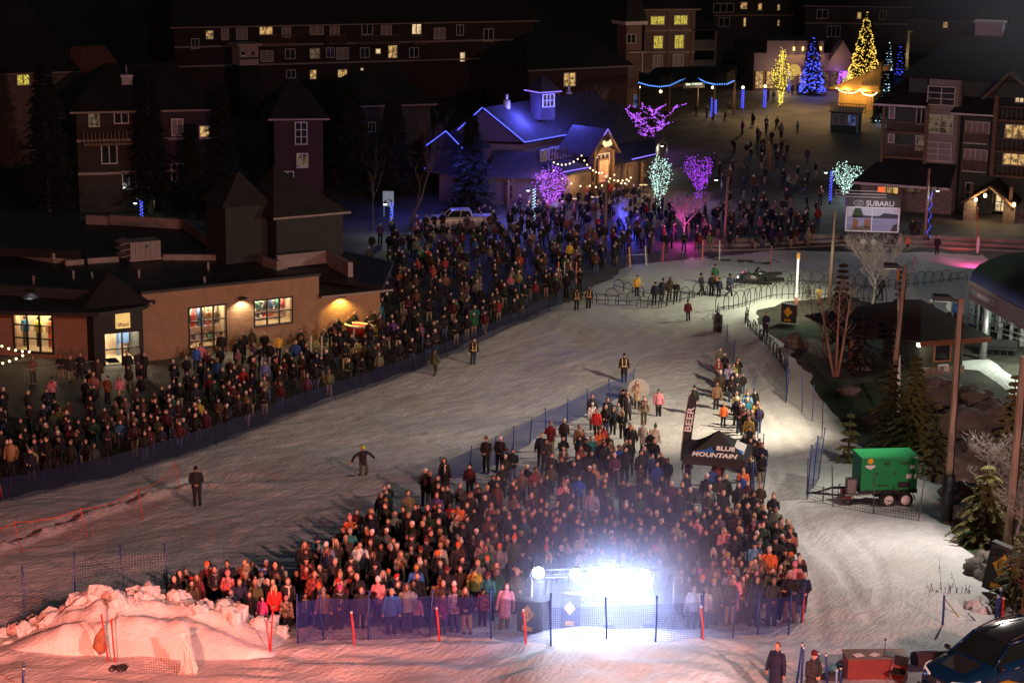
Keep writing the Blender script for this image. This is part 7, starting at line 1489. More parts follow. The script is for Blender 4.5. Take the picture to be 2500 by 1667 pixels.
  mb = MB(); mb.slab([(L/2-.34, s*(hw*.955), z_-.06), (L/2-.34, s*(hw*.955), z_+.09), (L/2-.62, s*(hw*.995), z_+.12), (L/2-.62, s*(hw*.995), z_+.02)], .03, (0, s, 0)); mb.obj('headlight_side', MATS['headlight_lens'], t)
  for xd in ((.35, -.75) if suv else (.7, -.3)):
   mb = MB(); mb.bbox((xd-.30, s*(hw+.018)-.015, .93 if suv else 1.12), (xd-.10, s*(hw+.018)+.015, .97 if suv else 1.16)); mb.obj('door_handle', M_STEEL if suv else M_BLACK, t)
   mb = MB(); mb.bbox((xd+.62, s*(hw+.002)-.006, .45), (xd+.63, s*(hw+.002)+.006, 1.1)); mb.obj('door_seam', M_BLACK, t)
  mb = MB(); mb.slab([(-L/2+.02, s*.6, .85), (-L/2+.02, s*.6, 1.05), (-L/2+.16, s*.86, 1.05), (-L/2+.16, s*.86, .85)], .05, (-1, 0, 0)); mb.obj('tail_light', mat('tail_lens', (.4, .02, .02), .2), t)
 mb = MB(); z_ = .72 if suv else .92; mb.slab([(L/2+.045, -.40, z_-.12), (L/2+.045, .40, z_-.12), (L/2+.025, .46, z_+.08), (L/2+.025, -.46, z_+.08)], .05, (1, 0, 0)); g = mb.obj('grille', M_BLACK, t)
 if not suv: mb = MB(); [mb.bbox((L/2+.09, -.42, z_-.10+k*.07), (L/2+.11, .42, z_-.08+k*.07)) for k in range(3)]; mb.obj('grille_bar', M_STEEL, g)
 else: mb = MB(); mb.ball((L/2+.10, 0, z_+.0), .07, 10, 6, (.2, 1.3, .7)); mb.obj('badge', M_STEEL, g)
 mb = MB(); mb.bbox((L/2-.25, -hw*.86, .22 if suv else .40), (L/2+.09, hw*.86, .48 if suv else .62)); mb.obj('bumper', M_BLACK if suv else M_STEEL, t); mb = MB(); mb.bbox((L/2+.092, -.26, .42), (L/2+.10, .26, .54)); mb.obj('number_plate', M_WHITE, t)
 if suv:
  mb = MB(); mb.slab([(L/2-.45, -.42, 1.0), (L/2-.45, .42, 1.0), (L/2-1.15, .5, 1.135), (L/2-1.15, -.5, 1.135)], .02, (0, 0, 1)); mb.obj('bonnet_panel', M_BLACK, t)
  for s in (-1, 1): mb = MB(); mb.tube([(.15, s*wt*.93, H), (-.6, s*wt*.95, H+.09), (-1.8, s*wt*.93, H+.03)], .025, 5); mb.obj('roof_rail', M_BLACK, t)
 else:
  mb = MB(); mb.bbox((-L/2+.1, -hw*.88, 1.365), (-1.08, hw*.88, 1.372)); mb.bbox((-L/2+.1, -hw*.88, 1.372), (-1.1, -hw*.8, 1.41)); mb.obj('load_bed', M_BLACK, t)
 return t
M_NAVY = mat('metallic_blue_paint', (.007, .036, .10), .22, .08, 3, metal=.35)
cp = G(2380, 1697)
car('parked_car', 'dark blue wagon with black trim parked at the lower corner by the desk', Vector((cp.x+.55, cp.y+.1, cp.z+.25)), math.pi+R(36), 'suv', M_NAVY, trimc=mat('dark_roof_paint', (.02, .018, .025), .15, .1))
tp = G(1122, 566); car('pickup_truck', 'white pickup truck parked behind the dark crowd near the lodge', tp+Vector((0, .8, 0)), math.pi+R(7), 'pickup', mat('white_car_paint', (.62, .56, .53), .3, .05), L=5.7, Wd=2.0)
b = G(2440, 1712); mb = MB(); mb.slab([(0, -.35, .6), (.62, 0, .62), (0, .35, .64), (-.62, 0, .62)], .03); o = mb.obj('yellow_diamond_panel', M_YELLOW); o.location = b+Vector((0, -1.1, .35)); tag(o, 'yellow diamond panel lying flat before the blue car wheel', 'sign')
b = G(2240, 1632); mb = MB(); mb.tube([(-.1, 0, .28), (1.3, .3, .28)], .27, 16); o = mb.obj('padding_roll', mat('grey_vinyl', (.30, .29, .31), .6, .1)); o.location = b; tag(o, 'grey padding roll lying on the snow behind the car nose', 'padding')
mb = MB(); mb.tube([(-.14, -.01, .28), (-.10, 0, .28)], .265, 16); mb.obj('end_cap', M_RUBBER, o)
A = G(2068, 1668); t = thing('desk', 'red folding desk cluttered with papers at the lower edge', 'desk', A, R(4)); M_RED = mat('red_cloth_cover', (.22, .035, .03), .7, .12, 3, .2)
mb = MB(); mb.bbox((0, 0, .0), (1.85, .75, .74)); mb.obj('skirt', M_RED, t); mb = MB(); mb.bbox((-.03, -.03, .745), (1.88, .78, .78)); mb.obj('desktop', mat('brown_top', (.16, .06, .045), .5, .2), t)
for (x, y, w, c_) in ((.35, .3, .3, M_WHITE), (.85, .35, .28, M_WHITE), (1.3, .4, .35, M_BLACK)):
 mb = MB(); mb.box((x, y, .79), (w, w*.8, .012), rz=x); o = mb.obj('papers' if c_ is M_WHITE else 'laptop', c_); o.parent = None; o.location = A; tag(o, {.35: 'sheets of paper at the near end of the red desk', .85: 'second stack of papers in the middle of the red desk', 1.3: 'closed black laptop at the car end of the red desk'}[x], 'paper' if c_ is M_WHITE else 'laptop')
mb = MB(); mb.tube([(1.2, .6, .78), (1.2, .6, 1.15)], .012, 5); mb.ball((1.2, .6, 1.18), .04, 6, 5); o = mb.obj('microphone', M_BLACK); o.location = A; tag(o, 'thin black microphone on the red desk', 'microphone')
c = G(2192, 1675); t = thing('folding_chair', 'black folding chair between the red desk and the blue car', 'chair', c, R(-30)); mb = MB(); mb.bbox((-.22, -.22, .44), (.22, .22, .48)); mb.obj('seat', M_BLACK, t); mb = MB(); mb.bbox((-.22, .2, .6), (.22, .24, .9)); mb.obj('backrest', M_BLACK, t)
mb = MB(); [mb.tube([(s*.23, -.2, 0), (s*.23, .22, .9)], .015, 4) for s in (-1, 1)]; [mb.tube([(s*.23, .25, 0), (s*.23, -.2, .46)], .015, 4) for s in (-1, 1)]; mb.obj('frame', M_STEEL, t)
for (px, py, cl, lb, s) in ((2050, 1650, (.10, .30, .34), 'teal kit bag beside the red desk', .35), (2072, 1640, (.32, .03, .04), 'dark red kit bag on the snow behind the red desk', .38), (2028, 1668, (.03, .03, .04), 'black kit bag at the outer end of the desk row', .33)):
 p = G(px, py); mb = MB(); mb.ball((0, 0, s*.5), s, 12, 8, (1.15, .7, .6)); mb.tube([(-s*.5, 0, s*.9), (0, 0, s*1.35), (s*.5, 0, s*.9)], .02, 5); o = mb.obj('kit_bag', mat('bag_%d' % px, cl, .7, .2, 4, .3)); o.location = p; tag(o, lb, 'bag')
def lone_pole(label, bx, by, tx_, ty, m, r=.035, cat='pole', name='slalom_pole', group='poles stuck in the snow'):
 b = G(bx, by); z = top_z(b, ty)-b.z; ux = proj((b.x, b.y, b.z+z))[0]; ln = (tx_-ux)/FL*(b-CAM).length; mb = MB(); mb.tube([(0, 0, -.1), (ln*.5, 0, z*.5), (ln, 0, z)], r, 6); o = mb.obj(name, m); o.location = b; mb = MB(); mb.tube([(ln*.93, 0, z*.93), (ln*.98, 0, z*.985)], r*1.12, 6); mb.obj('band', M_WHITE, o); tag(o, label, cat, group)
lone_pole('leaning blue pole, first of the desk bundle', 1942, 1690, 1959, 1568, M_BLUEP); lone_pole('blue pole standing behind the maroon beanie person', 1955, 1688, 1962, 1575, M_BLUEP); lone_pole('blue pole leaning beside the maroon beanie person', 1985, 1690, 2000, 1590, M_BLUEP)
lone_pole('blue pole nearest the kit bags', 2020, 1690, 2017, 1594, M_BLUEP); lone_pole('short blue pole standing before the teal bag', 2052, 1695, 2053, 1628, M_BLUEP); lone_pole('short pale blue pole between the bags', 2040, 1695, 2043, 1632, MATS['sky_pole'] if 'sky_pole' in MATS else mat('sky_pole', (.2, .4, .6), .5))
lone_pole('lone blue pole standing upright in the clean snow by the shovels', 2301, 1533, 2306, 1445, M_BLUEP, .04); lone_pole('bright blue pole with white lettering beside the tilted board', 2430, 1520, 2437, 1453, MATS['blue_pole'], .05); lone_pole('darker blue pole behind the lettered one', 2440, 1516, 2444, 1436, M_BLUEP, .05); lone_pole('red pole beside the blue pair at the tilted board', 2446, 1518, 2450, 1456, M_REDP, .05)
lone_pole('slim blue pole at the bottom left corner of the frame', 54, 1690, 58, 1628, M_BLUEP); lone_pole('red stake at the left frame edge in the fence shade', 5, 1215, 0, 1182, M_REDP); lone_pole('orange whip pole beside the plaza lamp', 1880, 668, 1884, 600, mat('orange_pole', (.7, .1, .03)), .03); lone_pole('pink tinted whip pole on the snow before the hotel', 2385, 600, 2388, 505, mat('orange_pole', (.7, .1, .03)), .04)
lone_pole('orange whip pole up on the plaza above the seated row', 1880, 420, 1878, 345, MATS['orange_pole'], .05)
lone_pole('thin black pole leaning toward the crowd tip by the grey net', 412, 1476, 401, 1396, M_BLACK, .03); lone_pole('slim mast at the apron of the black stack of netting beside the crowd tail', 1841, 1215, 1838, 1120, M_BLUEP, .04)
for (bx, by, hx, hy, m, lb) in ((2345, 1512, 2308, 1463, mat('yellow_handle', (.65, .32, .06), .5), 'snow shovel with a long yellow handle lying in the snow'), (2385, 1520, 2363, 1497, M_BLACK, 'short dark shovel lying beside the yellow handled one')):
 a, b_ = G(bx, by, .12), G(hx, hy, .35); t = thing('snow_shovel', lb, 'shovel', a); d = b_-a; mb = MB(); mb.tube([(0, 0, 0), d], .025, 6); mb.obj('handle', m, t); mb = MB(); mb.box((-d.x*.06, -d.y*.06, 0), (.42, .30, .05), rz=.5); mb.obj('blade', M_BLACK, t)
c = G(1838, 695); t = thing('snowmobile', 'black snowmobile parked behind the hoop fence with a lit headlight', 'snowmobile', c, R(178)); mb = MB()
mb.rings([((.2, 0, .25), 1.15, .30), ((.2, 0, .5), 1.1, .32), ((.35, 0, .75), .7, .26), ((.5, 0, .95), .35, .18)], 12); mb.obj('cowl', mat('sled_black', (.03, .03, .035), .3, .3), t); mb = MB(); mb.bbox((-1.3, -.17, .62), (.1, .17, .82)); mb.obj('seat', M_RUBBER, t)
mb = MB(); mb.bbox((-1.5, -.22, .02), (.3, .22, .35)); mb.obj('track', M_RUBBER, t); mb = MB(); mb.slab([(.55, -.2, 1.25), (.55, .2, 1.25), (.85, .25, .9), (.85, -.25, .9)], .03, (0, 0, 1)); mb.obj('windscreen', M_GLASS, t)
for s in (-1, 1): mb = MB(); mb.bbox((.4, s*.45-.06, .0), (1.5, s*.45+.06, .05)); mb.tube([(1.5, s*.45, .03), (1.7, s*.45, .2)], .03, 4); mb.tube([(.9, s*.2, .5), (.95, s*.45, .05)], .03, 4); mb.obj('ski', M_BLACK, t)
mb = MB(); mb.tube([(.3, -.35, 1.05), (.35, 0, 1.0), (.3, .35, 1.05)], .025, 5); mb.obj('handlebar', M_BLACK, t); mb = MB(); mb.ball((1.2, .15, .62), .06, 6, 5); mb.obj('headlight', glow('sled_lamp', (1, .9, .75), 6), t)
c2 = G(1868, 690); q = copy_tree(t); q.location = c2; q.rotation_euler.z = R(190); q['label'] = 'second snowmobile nose to tail behind the first, headlight unlit';
for ch in q.children:
 if ch.name.startswith('headlight'): ch.data = ch.data.copy(); ch.data.materials[0] = M_GLASS
for k, (y, lb) in enumerate(((612, 0), (602, 0), (592, 0))):
 line = [G(x, y_) for x, y_ in ((1700, y+4), (1850, y), (1990, y-8), (2120, y-14+k*2), (2300, y-4), (2560, y+8))]; mb = MB()
 for a, b_ in zip(line[:-1], line[1:]):
  d = (b_-a).normalized(); n_ = Vector((-d.y, d.x, 0))*.45; zz = .12+.13*k; mb.slab([a+Vector((0, 0, zz)), b_+Vector((0, 0, zz)), b_+n_+Vector((0, 0, zz)), a+n_+Vector((0, 0, zz))], zz+.1)
 struct(mb.obj('step', mat('concrete_step', (.26, .23, .21), .85, .2, 1.5, .3)))
lamp('pink_kerb_wash', 'SPOT', G(2400, 640)+Vector((-2, -4, 1.2)), 900, (1, .08, .35), G(2400, 585), .2, 110, .8); lamp('red_kerb_wash', 'SPOT', G(2330, 610)+Vector((0, -1.5, .9)), 160, (1, .08, .05), G(2340, 590), .1, 110, .8)
def rack(label, px, py, n=4, w=1.8):
 c = G(px, py); t = thing('ski_rack', label, 'ski rack', c, random.uniform(-.4, .4), 'ski racks'); mb = MB(); mb.tube([(-w/2, 0, 0), (-w/2, 0, .95), (w/2, 0, .95), (w/2, 0, 0)], .03, 5); mb.tube([(-w/2, -.35, 0), (-w/2, 0, .6)], .025, 4); mb.tube([(w/2, -.35, 0), (w/2, 0, .6)], .025, 4); mb.obj('frame', M_STEEL, t)
 for k in range(n): x = -w/2+.2+k*(w-.4)/max(1, n-1); mb = MB(); mb.slab([(x-.05, -.35, 0), (x+.05, -.35, 0), (x+.05, .05, 1.65), (x-.05, .05, 1.65)], .02, (0, 1, 0)); mb.obj('ski', mat('ski_%d' % (k % 3), [(.55, .12, .08), (.5, .5, .48), (.45, .40, .35)][k % 3], .4, .2, 6), t)
rack('steel ski rack with skis at the ladder end of the left crowd', 1385, 690, 4); rack('ski rack with a pair of skis below the terrace, nearest the ladder', 1555, 650, 2); rack('ski rack holding one pair before the magenta tree', 1640, 640, 1); rack('ski rack before the seated row under the wooden pole', 1735, 635, 2)
rack('ski rack with skis in the shop side crowd', 650, 935, 4); rack('ski rack with skis nearest the clad wall', 760, 880, 3); rack('ski rack standing by the patio crowd under the clad wall', 840, 860, 2)
b = G(2386, 620); mb = MB(); mb.slab([(.13*math.cos(a)*1.0, -.02, .78+.78*math.sin(a)) for a in [k*.4 for k in range(16)]], .02, (0, 1, 0)); o = mb.obj('snowboard', M_WHITE); o.location = b; tag(o, 'white snowboard stuck upright beside the pink lit kerb', 'snowboard')
c = G(60, 945); L_ = (G(232, 925)-c); t = thing('steel_barrier', 'row of pale steel barriers before the shop patio', 'barrier', c, math.atan2(L_.y, L_.x)); n = 3; LL = L_.xy.length
for k in range(n):
 a = LL*k/n; mb = MB(); mb.tube([(a+.05, 0, .05), (a+.05, 0, 1.1), (a+LL/n-.05, 0, 1.1), (a+LL/n-.05, 0, .05), (a+.05, 0, .2)], .025, 5); [mb.tube([(a+.05+j*.14, 0, .2), (a+.05+j*.14, 0, 1.1)], .009, 4) for j in range(1, int((LL/n)/.14))]; mb.obj('barrier_panel', M_STEEL, t)
c = G(1000, 585)
b = G(948, 530); mb = MB(); mb.bbox((-.5, 0, 1.0), (.5, .08, 2.4)); mb.tube([(-.4, .04, 0), (-.4, .04, 1)], .04, 5); mb.tube([(.4, .04, 0), (.4, .04, 1)], .04, 5); o = mb.obj('poster_board', mat('pale_poster', (.35, .45, .5), .6, .3, 3, emit=(.6, .8, 1), estr=.12)); o.location = b; tag(o, 'pale lit poster board beside the blue wrapped lamp post', 'notice board')
c = G(880, 830); t = thing('sleigh', 'red sleigh with a white fur trim standing by the corner of the clad wall', 'sleigh', c, R(-25)); mb = MB(); mb.rings([((0, 0, .35), .9, .4), ((0, 0, .7), 1.05, .5), ((-.1, 0, 1.0), 1.05, .55)], 14, cap=True); mb.obj('tub', mat('sleigh_red', (.45, .03, .03), .5, .1), t)
mb = MB(); mb.tube([(1.05*math.cos(a*.45)-.1, .55*math.sin(a*.45), 1.02) for a in range(15)], .09, 6); mb.obj('fur_trim', M_WHITE, t)
for s in (-1, 1): mb = MB(); mb.tube([(-1.1, s*.35, .05), (.9, s*.35, .05), (1.3, s*.35, .25), (1.2, s*.35, .5)], .035, 5); mb.obj('runner', M_STEEL, t)
def rock(label, px, py, s, seed, m=None, sc=(1.3, 1, .7)):
 rnd = random.Random(seed); mb = MB(); mb.ball((0, 0, 0), 1, 12, 9); mb.v = [tuple(Vector(v)*(1+.5*noise.noise(Vector(v)*1.4+Vector((seed, 0, 0))))) for v in mb.v]; mb.smooth = [False]*len(mb.f); o = mb.obj('boulder', m or mat('grey_rock', (.17, .15, .13), .9, .35, 2, .7)); o.location = G(px, py, s*.3); o.scale = (s*sc[0], s*sc[1], s*sc[2]); o.rotation_euler.z = rnd.random()*3; tag(o, label, 'rock', 'boulders of the garden bank')
for i, (px, py, s, lb) in enumerate(((1940, 835, .8, 'dark boulder at the tip of the turf green'), (2290, 960, 1.3, 'long boulder under the hut wall'), (2380, 975, 1.1, 'boulder below the strip of snow by the hut'), (2350, 1040, 1.5, 'largest grey boulder behind the spruces'), (2420, 1010, 1.2, 'boulder between hut and feathery spruce'), (2335, 1150, 1.2, 'boulder right behind the pale spruce'), (2340, 1215, .9, 'snowy boulder beside the padded pole'),
 (2365, 1262, .8, 'flat boulder below the padded pole'), (2395, 1385, .7, 'boulder above the tilted slow board'), (2440, 1395, .9, 'ragged boulder at the foot of the thick pole'), (2100, 880, .7, 'boulder among the evergreens by the path'), (2070, 955, .6, 'low boulder beside the round green'), (2400, 1100, 1.2, 'dark boulder under the feathery spruce'))): rock(lb, px, py, s, i+3)
rock('snow covered lump beside the shovels', 2385, 1480, .5, 40, MATS['piled_snow'], (1.4, .9, .6)); rock('snow covered lump against the tilted board', 2400, 1495, .38, 41, MATS['piled_snow'])
o = None
for i, (px, py) in enumerate(((1450, 500), (1400, 505), (1500, 478), (1570, 470))):
 c = G(px, py); t = thing('patio_table', 'small patio table '+['at the foot of the menu tower', 'next to the purple tree', 'before the porch post', 'nearest the white lit tree'][i], 'table', c, 0, 'patio tables'); mb = MB(); mb.tube([(0, 0, .74), (0, 0, .78)], .45, 12); mb.obj('table_top', M_WHITE, t); mb = MB(); mb.tube([(0, 0, 0), (0, 0, .74)], .04, 6); mb.tube([(0, 0, 0), (0, 0, .03)], .25, 8); mb.obj('pedestal', M_BLACK, t)
smoke('haze_bank', Vector((56, 178, 24)), (30, 22, 15), .020, 'pale night mist hanging over the roofs at the upper corner', 1.0, thr=.30)
lamp('mist_fill', 'POINT', (66, 186, 31), 9000, (.72, .92, 1.0), None, 1.0)  # unseen point light added to brighten the mist
# people
M_SKIN = tinted('skin', 0.55, 0.06, 6, 0.0); M_CLOTH = tinted('jacket_cloth', 0.8, 0.35, 8, 0.5); M_TROUS = tinted('trouser_cloth', 0.85, 0.2, 12, 0.3)
M_HAIR = tinted('hair_strands', 0.6, 0.3, 40, 0.6); M_KNIT = tinted('knitted_wool', 0.95, 0.2, 60, 0.7)
M_EYE = mat('eye_dark', (0.02, 0.015, 0.012), 0.3, 0.1); M_LIP = mat('lip', (0.30, 0.10, 0.08), 0.6, 0.1)
M_VEST = mat('reflective_vest', (1.0, 0.62, 0.22), 0.3, 0.1, emit=(1, .55, .25), estr=0.0)
def checked(name, c1, c2, sc=9):
 m, t, b = new_mat(name); N = t.nodes; L = t.links; tc = N.new('ShaderNodeTexCoord'); ck = N.new('ShaderNodeTexChecker')
 ck.inputs['Scale'].default_value = sc; ck.inputs[1].default_value = c1+(1,); ck.inputs[2].default_value = c2+(1,)
 L.new(tc.outputs['Object'], ck.inputs[0]); L.new(ck.outputs[0], b.inputs['Base Color']); b.inputs['Roughness'].default_value = 0.85; return m
def blotched(name, c1, c2, sc=9):
 m, t, b = new_mat(name); N = t.nodes; L = t.links; tc = N.new('ShaderNodeTexCoord'); n = N.new('ShaderNodeTexNoise'); n.inputs['Scale'].default_value = sc
 r = N.new('ShaderNodeValToRGB'); r.color_ramp.interpolation = 'CONSTANT'; r.color_ramp.elements[0].color = c1+(1,); r.color_ramp.elements[1].position = .5; r.color_ramp.elements[1].color = c2+(1,)
 L.new(tc.outputs['Object'], n.inputs[0]); L.new(n.outputs[0], r.inputs[0]); L.new(r.outputs[0], b.inputs['Base Color']); b.inputs['Roughness'].default_value = 0.85; return m
PATT = {'plaid': checked('plaid_cloth', (0.35, 0.05, 0.04), (0.05, 0.03, 0.03)), 'camo': blotched('camouflage_cloth', (0.33, 0.26, 0.18), (0.08, 0.07, 0.05)), 'tan plaid': checked('tan_plaid_cloth', (0.45, 0.30, 0.20), (0.12, 0.07, 0.05))}
POSES = {
 'standing with arms down': dict(h=[(.24, -.02, 1.12), (.27, -.04, .86)], f=[(.10, 0, .46), (.11, 0, .06)]),
 'hands together': dict(h=[(.24, -.05, 1.12), (.07, -.22, 1.03)], f=[(.10, -.01, .46), (.11, 0, .06)]),
 'holding up a phone': dict(h=[(.23, -.12, 1.15), (.07, -.30, 1.42)], f=[(.10, 0, .46), (.12, 0, .06)]),
 'arms folded': dict(h=[(.25, -.06, 1.13), (-.08, -.20, 1.16)], f=[(.11, 0, .46), (.14, 0, .06)]),
 'walking': dict(h=[(.25, .04, 1.14), (.24, -.10, .92)], f=[(.09, -.10, .47), (.10, .0, .06)], walk=.22),
 'arms spread': dict(h=[(.42, .05, 1.25), (.62, -.05, 1.02)], f=[(.16, -.14, .44), (.16, .02, .06)], crouch=.2),
 'sitting': dict(h=[(.24, -.08, 1.10), (.12, -.30, .98)], f=[(.12, -.42, .88), (.12, -.40, .44)], sit=True),
}
def pose_joints(nm):
 q = POSES[nm]; dz = -q.get('crouch', 0)*0.5; J = {}
 J['pelvis'] = Vector((0, 0, .93+dz)); J['chest'] = Vector((0, -.01, 1.28+dz)); J['neck'] = Vector((0, 0, 1.47+dz)); J['head'] = Vector((0, -.02, 1.60+dz))
 for s, sg in (('L', 1), ('R', -1)):
  J['sh'+s] = Vector((sg*.165, 0, 1.39+dz)); e, w = q['h']
  J['el'+s] = Vector((sg*e[0], e[1], e[2]+dz)); J['wr'+s] = Vector((sg*w[0], w[1]*(1 if sg > 0 or nm != 'arms folded' else .8), w[2]+dz-(0.05 if (sg < 0 and nm == 'arms folded') else 0)))
  if nm == 'holding up a phone' and sg < 0: J['elR'] = Vector((-.25, -.05, 1.12)); J['wrR'] = Vector((-.14, -.22, 1.02))
  J['hip'+s] = Vector((sg*.095, 0, .90+dz)); k, a = q['f']; wk = q.get('walk', 0)*sg
  J['kn'+s] = Vector((sg*k[0], k[1]-(abs(wk)*.2 if sg > 0 else 0), k[2])); J['an'+s] = Vector((sg*a[0], a[1]-wk, a[2]+.03))
 return J
def skin_mesh(J):
 names = list(J); idx = {n: i for i, n in enumerate(names)}
 E = [('pelvis', 'chest'), ('chest', 'neck'), ('neck', 'head')]
 for s in 'LR': E += [('chest', 'sh'+s), ('sh'+s, 'el'+s), ('el'+s, 'wr'+s), ('pelvis', 'hip'+s), ('hip'+s, 'kn'+s), ('kn'+s, 'an'+s)]
 me = bpy.data.meshes.new('body'); me.from_pydata([tuple(J[n]) for n in names], [(idx[a], idx[b]) for a, b in E], [])
 o = bpy.data.objects.new('tmp', me); COL.objects.link(o); md = o.modifiers.new('s', 'SKIN')
 rad = dict(pelvis=.12, chest=.13, neck=.055, head=.05, sh=.06, el=.04, wr=.027, hip=.085, kn=.055, an=.035)
 for n, i in idx.items():
  r = rad[n[:-1] if n[:-1] in rad else n]; v = me.skin_vertices[0].data[i]; v.radius = (r, r*.85)
 me.skin_vertices[0].data[0].use_root = True
 o.modifiers.new('d', 'SUBSURF').levels = 1
 bpy.context.view_layer.update(); dg = bpy.context.evaluated_depsgraph_get()
 em = bpy.data.meshes.new_from_object(o.evaluated_get(dg)); vs = [tuple(v.co) for v in em.vertices]; fs = [tuple(p.vertices) for p in em.polygons]
 bpy.data.objects.remove(o); return vs, fs
def limb(mb, a, b, c, r, n=8, sy=1.0):
 mb.tube([a, a.lerp(b, .5), b, b.lerp(c, .5), c], [r[0], (r[0]+r[1])/2*1.03, r[1], (r[1]+r[2])/2*1.04, r[2]], n, sy=sy)
PM = {}
for nm in POSES:
 J = pose_joints(nm); dz = J['pelvis'].z-.93
 mb = MB(); vs, fs = skin_mesh(J); mb.add(vs, fs, True)
 hc = J['head']+Vector((0, -.01, .03))
 hb = MB(); hb.ball((0, 0, 0), 1, 14, 12)
 vv = []
 for x, y, z in hb.v:
  X_, Y_, Z_ = x*.078, y*.098, z*.125
  if z < -.2: X_ *= 1-.28*(-z-.2); Y_ *= 1-.10*(-z-.2)
  if y < -.85 and abs(x) < .35 and -.25 < z < .12: Y_ -= .022
  vv.append((hc.x+X_, hc.y+Y_, hc.z+Z_))
 mb.add(vv, hb.f, True)
 for sx in (-1, 1): mb.ball((hc.x+sx*.078, hc.y+.005, hc.z-.01), .022, 6, 5, (.4, .8, 1.2))
 mb.cur = 1
 for sx in (-1, 1): mb.ball((hc.x+sx*.031, hc.y-.086, hc.z+.012), .013, 6, 4, (1.2, .6, .7))
 mb.cur = 2; mb.ball((hc.x, hc.y-.088, hc.z-.062), .016, 6, 4, (1.5, .5, .4)); mb.cur = 0
 for s, sg in (('L', 1), ('R', -1)):       # hands: palm, four fingers of unequal length, thumb from the side of the palm
  w = J['wr'+s]; d = (w-J['el'+s]).normalized(); sd = d.cross(Vector((0, 1, 0))); sd = sd.normalized() if sd.length > .1 else Vector((1, 0, 0)); nn = sd.cross(d)
  mb.tube([w, w+d*.045, w+d*.09], [.026, .036, .034], 6, sy=.5)
  for k, ln in enumerate((.062, .074, .070, .052)):
   r0_ = w+d*.085+sd*(.027-.018*k); mb.tube([r0_, r0_+d*ln*.6+nn*.006, r0_+d*ln*.9+nn*.03], [.009, .008, .006], 4)
  r0_ = w+d*.03+sd*.03*sg; mb.tube([r0_, r0_+d*.03+sd*.025*sg, r0_+d*.06+sd*.022*sg+nn*.012], [.012, .010, .008], 4)
 body = mb.mesh('body'); [body.materials.append(m) for m in (M_SKIN, M_EYE, M_LIP)]
 def jacket(hem, puff, n=12, mat_=M_CLOTH):
  mb = MB(); rs = []; N_ = 15; z0_, z1_ = hem+dz, 1.43+dz
  for i in range(N_+1):
   q = i/N_; z = z0_+(z1_-z0_)*q
   w = np.interp(q, [0, .35, .8, .93, 1], [.185, .175, .190, .160, .11])+puff; dpt = np.interp(q, [0, .35, .8, .93, 1], [.145, .135, .145, .125, .10])+puff*.8
   k = 1+(.045 if puff > .015 else .012)*math.sin(q*math.pi*2*(5 if puff > .015 else 3)); y = -.01*q+(.0 if not POSES[nm].get('sit') else .02)
   rs.append(((0, y, z), w*k, dpt*k))
  rs.append(((0, -.005, 1.475+dz), .085, .085)); rs.append(((0, -.005, 1.50+dz), .092, .09)); mb.rings(rs, n)
  for s in 'LR':
   a, b, c = J['sh'+s], J['el'+s], J['wr'+s]; limb(mb, a+(a-b)*.04, b, c, (.066+puff, .055+puff*.8, .042+puff*.6), 8)
   mb.ball(a, .066+puff, 8, 6)
  me = mb.mesh('jacket'); me.materials.append(mat_); return me
 def legs(n=8, wide=0.0):
  mb = MB(); mb.rings([((0, .0, .80+dz), .15, .13), ((0, 0, .9+dz), .175, .135), ((0, 0, 1.0+dz), .165, .125)], 12)
  for s in 'LR': limb(mb, J['hip'+s]+Vector((0, 0, .02)), J['kn'+s], J['an'+s], (.10+wide, .075+wide, .062+wide*1.6), n)
  me = mb.mesh('trousers'); me.materials.append(M_TROUS); return me
 mb = MB()
 for s in 'LR':
  a = J['an'+s]; mb.tube([a+Vector((0, 0, .12)), a+Vector((0, 0, -.02))], [.062, .062], 8)
  mb.tube([a+Vector((0, .07, -.05)), a+Vector((0, 0, -.04)), a+Vector((0, -.12, -.055)), a+Vector((0, -.17, -.065))], [.045, .055, .048, .025], 8, sy=.8)
 boots = mb.mesh('boots'); boots.materials.append(mat('boot_leather', (0.03, 0.025, 0.022), .6, .3))
 H = {}
 def hm(name, m, fn): mb = MB(); fn(mb); me = mb.mesh(name); me.materials.append(m); H[name] = me
 hz = hc.z
 def cap_rings(mb, r, z0_, z1_, top, n=12):
  rs = [((hc.x, hc.y+.005, hz+z0_+(z1_-z0_)*i/5), .084*r*math.sqrt(max(.02, 1-(i/5)**2.6*top)), .103*r*math.sqrt(max(.02, 1-(i/5)**2.6*top))) for i in range(6)]; mb.rings(rs, n)
 hm('beanie', M_KNIT, lambda mb: (cap_rings(mb, 1.08, .025, .165, .9), mb.rings([((hc.x, hc.y+.005, hz+.02), .094, .113), ((hc.x, hc.y+.005, hz+.06), .094, .113)], 12)))
 def pom(mb): cap_rings(mb, 1.08, .025, .165, .9); mb.rings([((hc.x, hc.y+.005, hz+.02), .094, .113), ((hc.x, hc.y+.005, hz+.06), .094, .113)], 12); mb.ball((hc.x, hc.y, hz+.20), .045, 7, 5)
 hm('bobble_hat', M_KNIT, pom)
 def shorth(mb): mb.ball((hc.x, hc.y+.022, hz+.035), .1, 10, 8, (.88, .98, 1.08)); mb.v = [(x, y if y > hc.y-.05 or z > hz+.075 else hc.y-.05, z) for x, y, z in mb.v]
 hm('short_hair', M_HAIR, shorth)
